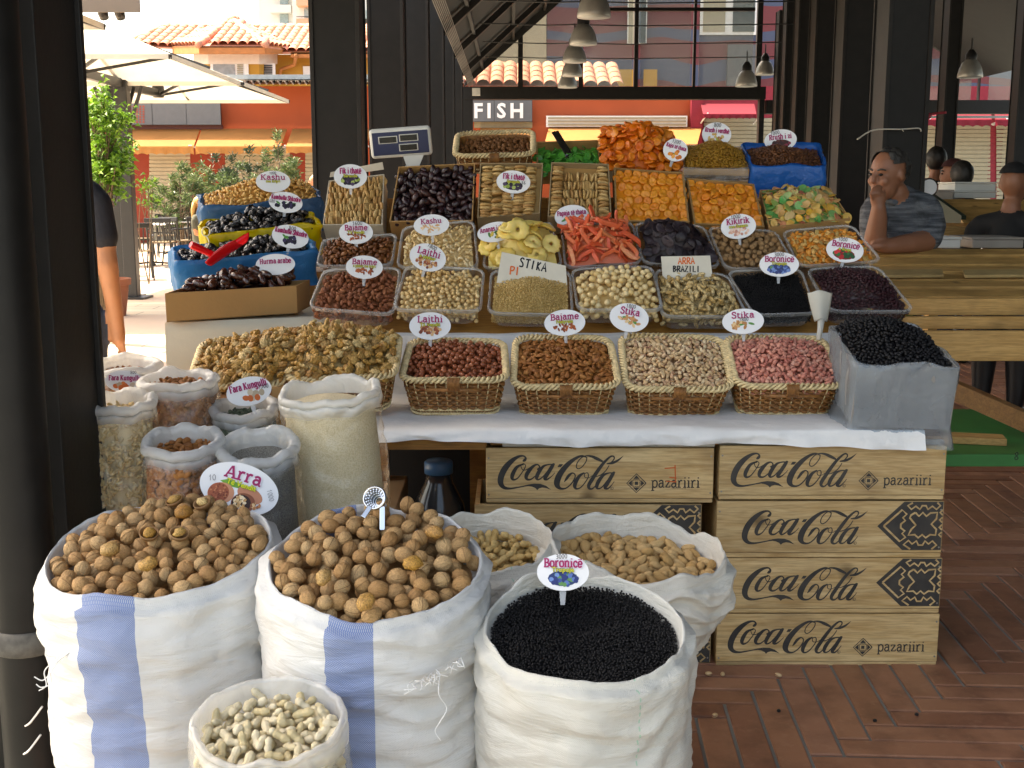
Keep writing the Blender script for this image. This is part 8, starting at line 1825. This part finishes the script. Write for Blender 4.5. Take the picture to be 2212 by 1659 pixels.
def simple_person(label, x, yhead, Y, fwd, shirt, hairm, kind_='sit', hair_long=False, lean=0, pants=M_jean, cap=None, skin=SKIN, groundz=0.0):
    c = at(x, yhead, Y); B = basis_face(fwd); f = Vector(B[:, 0]); s = Vector(B[:, 1]); hp, eyes, brow, P, _ = head_parts(c, fwd); parts = list(hp)
    Q = lambda dx, dy, dz, r: (*(c + f * dx + s * dy + Vector((0, 0, dz))), r)
    parts.append((*capv([Q(-.02, 0, -.11, .055), Q(-.03, 0, -.17, .058)]), 0)); parts.append((*capv([Q(-.03, 0, -.26, .11), Q(-.03, 0, -.42, .135), Q(-.02, 0, -.62, .13), Q(-.02, 0, -.72, .14)], 18), 1)); parts.append((*capv([Q(-.03, -.17, -.235, .06), Q(-.03, 0, -.21, .075), Q(-.03, .17, -.235, .06)], 14), 1))
    for y in (-1, 1):
        if kind_ == 'sit': arm = [Q(-.03, y * .20, -.26, .055), Q(.0, y * .22, -.48, .046), Q(.22, y * .14, -.56, .036), Q(.27, y * .11, -.55, .03)]
        else: arm = [Q(-.03, y * .20, -.26, .055), Q(-.04, y * .23, -.52, .046), Q(.02, y * .22, -.76, .034), Q(.03, y * .22, -.86, .032)]
        sh, el = Vector(arm[0][:3]), Vector(arm[1][:3]); cut = sh.lerp(el, .62)
        parts.append((*capv([arm[0], (*cut, .062)]), 1)); parts.append((*capv([(*sh.lerp(el, .55), .046)] + arm[1:]), 0))
        for k in range(4): parts.append((*capv([(*(Vector(arm[-1][:3]) + s * (.012 * (k - 1.5))), .010), (*(Vector(arm[-1][:3]) + s * (.012 * (k - 1.5)) + Vector((0, 0, -.05)) + f * .02), .009), (*(Vector(arm[-1][:3]) + s * (.011 * (k - 1.5)) + Vector((0, 0, -.085)) + f * .03), .008)], 6), 0))
        zf = groundz - c.z
        if kind_ == 'sit': parts.append((*capv([Q(-.02, y * .09, -.72, .085), Q(.40, y * .12, -.70, .065), Q(.42, y * .12, (zf - .7) / 2, .05), Q(.42, y * .12, zf + .07, .04)]), 2)); parts.append((*capv([Q(.40, y * .12, zf + .04, .04), Q(.56, y * .13, zf + .035, .035)]), 3))
        else: parts.append((*capv([Q(-.02, y * .09, -.76, .095), Q(-.01, y * .10, -1.12, .07), Q(-.02, y * .10, zf + .1, .05)]), 2)); parts.append((*capv([Q(-.03, y * .10, zf + .04, .045), Q(.14, y * .11, zf + .035, .036)]), 3))
    if cap: hr = hairmb(P(-.006, 0, .045), np.array([.106, .088, .095]), B, lambda p: p[2] > .05, 3, 1, .01)
    else: hr = hairmb(P(-.012, 0, .03), np.array([.110, .090, .108]), B, lambda p: p[0] < .45 and (p[2] > -.35 or p[0] < -.1) and not (p[0] > .15 and p[2] < .45), 4, 2, .05)
    ex = [("hat" if cap else "hair", hr, cap or hairm)] + [("eye", e, M_eye) for e in eyes] + [("eyebrow", e, hairm) for e in brow]
    if hair_long:
        mb = MB()
        for k in range(9):
            a = (k - 4) / 4 * 1.15; mb.tube([Vector(P(-.06 - .03 * cos(a), .085 * sin(a), .03)), Vector(P(-.085 - .02 * cos(a), .10 * sin(a), -.09)), Vector(P(-.08 - .03 * cos(a), .105 * sin(a), -.22)), Vector(P(-.07, .09 * sin(a), -.31))], [.03, .034, .028, .010], 8)
        ex.append(("long_hair", mb, hairm))
    return person(label, parts, [skin, shirt, pants, M_black], (c.x, c.y, groundz), .014 if Y < 8 else .022, ex, 2)
simple_person("person in a navy T-shirt and jeans standing half behind the black post", 124, 300, 5.05, (.25, 1, 0), M_navy, HAIRD, 'stand')
simple_person("dark-haired woman in a grey top standing by the shutters", 679, 393, 20.5, (-1, -.1, 0), simple("grey top", (.14, .15, .16), .85), HAIRD, 'stand', True)
simple_person("seated blonde woman in an olive jacket at the cafe", 432, 441, 20.0, (1, -.15, 0), simple("olive jacket", (.07, .07, .045), .85), HAIRB, 'sit', True)
simple_person("seated person with dark brown hair at the cafe", 472, 446, 21.0, (.2, 1, 0), M_navy, HAIRD, 'sit', True)
simple_person("seated dark-haired man facing the blonde woman", 486, 439, 22.5, (-1, -.5, 0), simple("red shirt", (.2, .03, .03), .85), HAIRD, 'sit')
simple_person("person in a dark jacket standing at the far stall behind the dial scale", 2022, 350, 10.4, (.3, 1, 0), simple("dark jacket", (.012, .012, .013), .8), HAIRD, 'stand', skin=SKIN2)
simple_person("person in a dark coat and cap bending at the far stall", 2058, 378, 9.9, (-1, .3, 0), M_navy, HAIRD, 'stand', cap=simple("dark red cap", (.05, .012, .012), .8), skin=SKIN2)
simple_person("child in a grey shirt with black hair at the far stall", 2076, 384, 9.3, (.1, 1, 0), simple("grey shirt", (.10, .11, .12), .85), HAIRD, 'stand', skin=SKIN2)
simple_person("person in black with a cap at the right edge", 2190, 400, 7.0, (.6, .8, 0), simple("black coat", (.009, .009, .010), .85), HAIRD, 'stand', pants=M_black, cap=simple("black cap", (.009, .009, .01), .8), skin=SKIN2)
# ------------------------------------------------------------------ cafe: umbrellas, chairs, tables, plants
t = NT("cream umbrella canvas"); v = t.coord(); cc_ = t.ramp(t.noise(3, 3, v), [(.3, (.56, .53, .45)), (.7, (.62, .59, .52))]); t.P(Base_Color=cc_, Roughness=.85)
tl = t.new("BsdfTranslucent"); t.t.links.new(cc_, tl.inputs[0]); ms = t.new("MixShader"); ms.inputs[0].default_value = .18; t.t.links.new(t.p.outputs[0], ms.inputs[1]); t.t.links.new(tl.outputs[0], ms.inputs[2]); t.t.links.new(ms.outputs[0], t.out.inputs[0]); M_umb = t.m
M_umbp = simple("dark umbrella frame", (.02, .02, .021), .4, .15)
def umbrella(cx, cy, w_, ze, za, label, pole=None):
    u = thing("cafe_umbrella", label, "umbrella", (pole[0] if pole else cx, pole[1] if pole else cy, 0), "square cream cafe umbrellas")
    h = w_ / 2; co = [(cx - h, cy - h), (cx + h, cy - h), (cx + h, cy + h), (cx - h, cy + h)]; ap = Vector((cx, cy, za))
    mb = MB()
    for k in range(4):
        a, b = co[k], co[(k + 1) % 4]
        def f(uu, vv, a=a, b=b):
            e = Vector((a[0] + (b[0] - a[0]) * uu, a[1] + (b[1] - a[1]) * uu, ze)); p = e.lerp(ap, vv); p.z -= .10 * sin(pi * uu) * (1 - vv) * vv * 2; return p
        mb.grid(f, 12, 8)
        mb.add([(a[0], a[1], ze), (b[0], b[1], ze), (b[0], b[1], ze - .05), (a[0], a[1], ze - .05)], [(0, 1, 2, 3)])
    mb.build("canopy", M_umb, u, True, sharp=25)
    for k in range(4):
        m = MB(); m.beam(ap + Vector((0, 0, -.06)), Vector((*co[k], ze - .03)), .03, .045); m.build("rib", M_umbp, u)
        mid = Vector(((co[k][0] + co[(k + 1) % 4][0]) / 2, (co[k][1] + co[(k + 1) % 4][1]) / 2, ze + .01)); m = MB(); m.beam(ap + Vector((0, 0, -.06)), mid, .025, .04); m.build("rib", M_umbp, u)
        m = MB(); m.beam(Vector((cx, cy, ze - .05)), Vector((*co[k], ze)).lerp(ap, .45) + Vector((0, 0, -.05)), .025, .035); m.build("strut", M_umbp, u)
    m = MB(); m.lathe([(.07, 0), (.09, .06), (.06, .3)], 14, (cx, cy, ze - .08)); m.build("hub", M_umbp, u)
    if pole:
        px_, py_ = pole; m = MB(); m.box2((px_ - .08, py_ - .08, 0), (px_ + .08, py_ + .08, ze + .02)); m.build("pole", M_umbp, u, bevel=.01)
        m = MB(); m.beam((px_, py_, ze - .02), (cx, cy, ze - .02), .08, .1); m.build("arm", M_umbp, u)
        for d in ((.5, 0), (-.5, 0)): m = MB(); m.beam((px_, py_, ze - .75), (px_ + d[0] * .5, py_ + d[1], ze - .05), .03, .04); m.build("brace", M_umbp, u)
        m = MB(); m.box2((px_ - .2, py_ - .2, .004), (px_ + .2, py_ + .2, .03)); m.build("base", M_umbp, u)
    else:
        m = MB(); m.box2((cx - .05, cy - .05, 0), (cx + .05, cy + .05, ze)); m.build("pole", M_umbp, u)
umbrella(-4.87, 13.3, 3.02, 2.70, 3.30, "nearer square cream umbrella with its dark post beside the shrub", (-4.85, 14.83))
umbrella(-4.85, 16.35, 3.02, 2.70, 3.22, "farther square cream umbrella reaching over the grey sign", (-4.99, 14.98))
umbrella(-4.85, 8.6, 2.9, 2.75, 3.2, "corner of a cream umbrella at the very top left")
M_chair = simple("black metal chair", (.012, .012, .013), .4, .15); M_seat = simple("worn seat", C('6A563C'), .7, .2, 20); M_seatw = simple("pale cushion", C('9A9078'), .85, .1, 12)
def chair_proto():
    r = thing("cafe_chair", "black metal spindle-back armchair of the cafe", "chair", (0, 0, 0), "black cafe chairs")
    m = MB(); m.box2((-.21, -.21, .435), (.21, .21, .455)); m.build("seat", M_seat, r, bevel=.008)
    for sx in (-1, 1):
        m = MB(); m.tube([(sx * .19, -.19, .44), (sx * .215, -.235, 0)], [.018, .013], 6); m.build("leg", M_chair, r)
        m = MB(); m.tube([(sx * .19, .19, .44), (sx * .215, .26, 0)], [.018, .013], 6); m.build("leg", M_chair, r)
        m = MB(); m.tube([(sx * .19, .20, .45), (sx * .205, .27, .84)], .018, 6); m.build("back_post", M_chair, r)
        m = MB(); m.tube(smoothpath([(sx * .20, .24, .66), (sx * .235, .02, .665), (sx * .235, -.16, .655), (sx * .20, -.18, .46)], 5), .016, 6); m.build("armrest", M_chair, r, True)
    for k in range(6):
        x = -.145 + k * .058; m = MB(); m.tube([(x, .205, .46), (x * 1.05, .265, .80)], .011, 5); m.build("spindle", M_chair, r)
    m = MB(); m.beam((-.23, .272, .835), (.23, .272, .835), .03, .075); m.build("top_rail", M_chair, r, bevel=.008)
    m = MB(); m.beam((-.205, .232, .62), (.205, .232, .62), .014, .02); m.build("mid_rail", M_chair, r); return r
ch0 = chair_proto()
spots = [(300, 604, 200, "pale cushion"), (258, 596, 20, "nearest the umbrella post"), (352, 577, 185, ""), (392, 572, 150, ""), (432, 570, 200, ""), (366, 556, 20, ""), (418, 556, 340, ""), (470, 560, 170, ""), (300, 566, 60, ""), (455, 546, 30, "")]
nmz = ["black cafe chair in front with its pale seat turned to us", "black cafe chair half hidden behind the standing person's arm", "black cafe chair just right of the front one", "black cafe chair with a brown seat in the middle of the cafe", "black cafe chair beside the red scoop", "black cafe chair behind the middle table", "black cafe chair before the blonde woman", "black cafe chair under the seated dark-haired person", "black cafe chair beside the umbrella post", "black cafe chair farthest back near the oleanders"]
for k, (x, y, ang, _) in enumerate(spots):
    o = ch0 if k == 0 else copy_tree(ch0); p = atz(x, y, 0.004); o.location = (p.x, p.y, .004); o.rotation_euler = (0, 0, radians(ang)); o["label"] = nmz[k]
def table_proto():
    r = thing("cafe_table", "white-topped cafe table on a black pedestal", "table", (0, 0, 0), "white-topped cafe tables")
    m = MB(); m.box2((-.36, -.36, .725), (.36, .36, .75)); m.build("tabletop", simple("white table top", (.6, .6, .57), .5, .04), r, bevel=.006)
    m = MB(); m.tube([(0, 0, .03), (0, 0, .724)], .03, 10); m.build("pedestal", M_chair, r)
    for k in range(4): a = k * pi / 2 + .4; m = MB(); m.beam((0, 0, .05), (.32 * cos(a), .32 * sin(a), .02), .05, .03); m.build("foot", M_chair, r)
    return r
tb0 = table_proto(); tl_ = ["white cafe table behind the front chair", "white cafe table in the middle of the cafe", "white cafe table before the blonde woman", "white cafe table farthest back by the shutters", "white cafe table at the left by the umbrella post"]
for k, (x, y) in enumerate(((330, 572), (398, 560), (452, 556), (372, 548), (262, 575))):
    o = tb0 if k == 0 else copy_tree(tb0); p = atz(x, y, .004); o.location = (p.x, p.y, .004); o.rotation_euler = (0, 0, .3 * k); o["label"] = tl_[k]
# terracotta pot
pot = thing("terracotta_pot", "terracotta flower pot at the left beside the standing person", "pot", atz(250, 682, .004)); p = atz(246, 682, .004)
mb = MB(); mb.lathe([(.13, 0), (.17, .28), (.175, .34), (.20, .345), (.205, .41), (.185, .415), (.17, .33), (.02, .32)], 28, p, caps=False); mb.build("pot_wall", simple("terracotta", C('A5674A'), .8, .12, 8), pot, True, sharp=40)
rl_ = thing("steel_railing", "grey steel railing behind the umbrella post", "railing", atz(262, 560, 0))
for z in (.35, .75, 1.15): a, b = atz(236, 545, 0), atz(284, 545, 0); mb = MB(); mb.tube([(a.x, a.y, z + .5), (b.x, b.y, z + .5)], .022, 6); mb.build("rail", M_alu, rl_)
a = atz(262, 545, 0); mb = MB(); mb.tube([(a.x, a.y, 0), (a.x, a.y, 1.65)], .025, 6); mb.build("rail_post", M_alu, rl_)
# plants
def leafmat(name, cols, tr=.35):
    t = NT(name); r = t.attr('rnd'); c = t.ramp(r, [((i + .5) / len(cols), k) for i, k in enumerate(cols)]); t.P(Base_Color=c, Roughness=.5)
    tl = t.new("BsdfTranslucent"); t.t.links.new(c, tl.inputs[0]); ms = t.new("MixShader"); ms.inputs[0].default_value = tr; t.t.links.new(t.p.outputs[0], ms.inputs[1]); t.t.links.new(tl.outputs[0], ms.inputs[2]); t.t.links.new(ms.outputs[0], t.out.inputs[0]); return t.m
M_leaf = leafmat("fresh green leaf", [C('4F7A1E'), C('6A962C'), C('3A6418'), C('86AE3E')]); M_olea = leafmat("oleander leaf", [C('44582E'), C('586C3A'), C('36482A'), C('748554')], .25); M_bark = simple("thin bark", C('6A5A48'), .85, .2, 20)
def leaves(tips, n_each, ln, wd, spread, droop, mat, nm, parent):
    V = []; F_ = []; RN = []
    for (p, d) in tips:
        for k in range(n_each):
            a = random.uniform(0, 2 * pi); el = random.uniform(-.3, 1.0); dv = (Vector((cos(a), sin(a), el)) * spread + Vector(d)).normalized(); o = Vector(p) + Vector((random.gauss(0, .04), random.gauss(0, .04), random.gauss(0, .05)))
            l = ln * random.uniform(.7, 1.2); side = dv.cross(Vector((random.gauss(0, 1), random.gauss(0, 1), random.gauss(0, 1)))).normalized() * wd * random.uniform(.8, 1.2); m = o + dv * l * .5; e = o + dv * l + Vector((0, 0, -droop * l)); b = len(V)
            V += [o, m + side, e, m - side]; F_.append((b, b + 1, b + 2, b + 3)); RN += [random.random()] * 4
    mb = MB(); mb.add(V, F_); ob = mb.build(nm, mat, parent); a_ = ob.data.attributes.new('rnd', 'FLOAT', 'POINT'); a_.data.foreach_set('value', np.array(RN, dtype=np.float32)); return ob
def bush(label, base, stems, mat, cat="shrub", ln=.13, wd=.014, n_each=26, spread=1.0, name="oleander_shrub", droop=.2, tipn=6, fmin=.45, sr=1.0):
    t = thing(name, label, cat, base, "plants at the edge of the plaza"); tips = []
    for (p1, p2) in stems:
        m = MB(); mid = Vector(base).lerp(Vector(p2), .5) + Vector((random.gauss(0, .05), random.gauss(0, .05), 0)); m.tube(smoothpath([base, mid, p2], 4), [.022 * sr] * 4 + [.012 * sr] * 5, 6); m.build("stem", M_bark, t, True)
        for k in range(tipn):
            f = random.uniform(fmin, 1.05); q = Vector(base).lerp(Vector(p2), f) + Vector((random.gauss(0, p1), random.gauss(0, p1), random.gauss(0, p1 * .7))); tips.append((q, (0, 0, .5)))
            m = MB(); m.tube([Vector(base).lerp(Vector(p2), f * .8), q], [.008, .004], 5); m.build("twig", M_bark, t)
    leaves(tips, n_each, ln, wd, spread, droop, mat, "foliage", t)["kind"] = "stuff"; return t
def G(x, y, Y): p = at(x, y, Y); return p
b = Vector((at(392, 480, 23).x, 23, 0)); bush("small round-headed oleander tree before the shutter", b, [(.24, G(350, 440, 23)), (.26, G(362, 405, 23.2)), (.26, G(385, 370, 23)), (.26, G(410, 385, 22.8)), (.26, G(418, 425, 23)), (.24, G(390, 428, 22.8))], M_olea, "tree", name="oleander_tree", n_each=60, tipn=9, fmin=.7)
b = Vector((at(480, 480, 24).x, 24, 0)); bush("broad oleander shrub left of the cashew card", b, [(.3, G(440, 410, 24)), (.3, G(462, 385, 24)), (.3, G(490, 365, 24.2)), (.3, G(505, 400, 23.8)), (.28, G(470, 420, 23.7))], M_olea, n_each=60, tipn=10, fmin=.6)
b = Vector((at(540, 480, 24.5).x, 24.5, 0)); bush("tall dark oleander shrub behind the cashew card", b, [(.3, G(512, 360, 24.5)), (.3, G(538, 345, 24.6)), (.3, G(560, 370, 24.4)), (.3, G(530, 400, 24.2))], leafmat("dark oleander leaf", [C('33442C'), C('40543A'), C('2A3824')], .2), n_each=60, tipn=10, fmin=.6)
b = Vector((at(600, 480, 24).x, 24, 0)); bush("pale oleander shrub right of the cashew card", b, [(.28, G(582, 350, 24)), (.28, G(605, 345, 24)), (.28, G(630, 380, 24)), (.28, G(640, 410, 23.8)), (.26, G(596, 400, 23.8))], M_olea, n_each=60, tipn=10, fmin=.6)
b = Vector((at(196, 480, 10.5).x, 10.5, 0)); bush("fresh green leafy tree at the left beside the black post", b, [(.09, G(212, 235, 10.5)), (.09, G(226, 228, 10.4)), (.09, G(222, 270, 10.6)), (.09, G(234, 300, 10.4)), (.09, G(226, 340, 10.4)), (.08, G(216, 365, 10.5)), (.07, G(242, 365, 10.4)), (.09, G(200, 310, 10.6))], M_leaf, "tree", .085, .016, 44, 1.1, "leafy_tree", .5, 9, .88)
b = Vector((at(316, 500, 17).x, 17, 0)); bush("thin sapling with a few leaves beside the umbrella post", b, [(.06, G(318, 385, 17)), (.05, G(308, 390, 17)), (.05, G(330, 400, 17))], M_leaf, "sapling", .14, .025, 7, .9, "young_sapling", .5, 3, .8, .45)
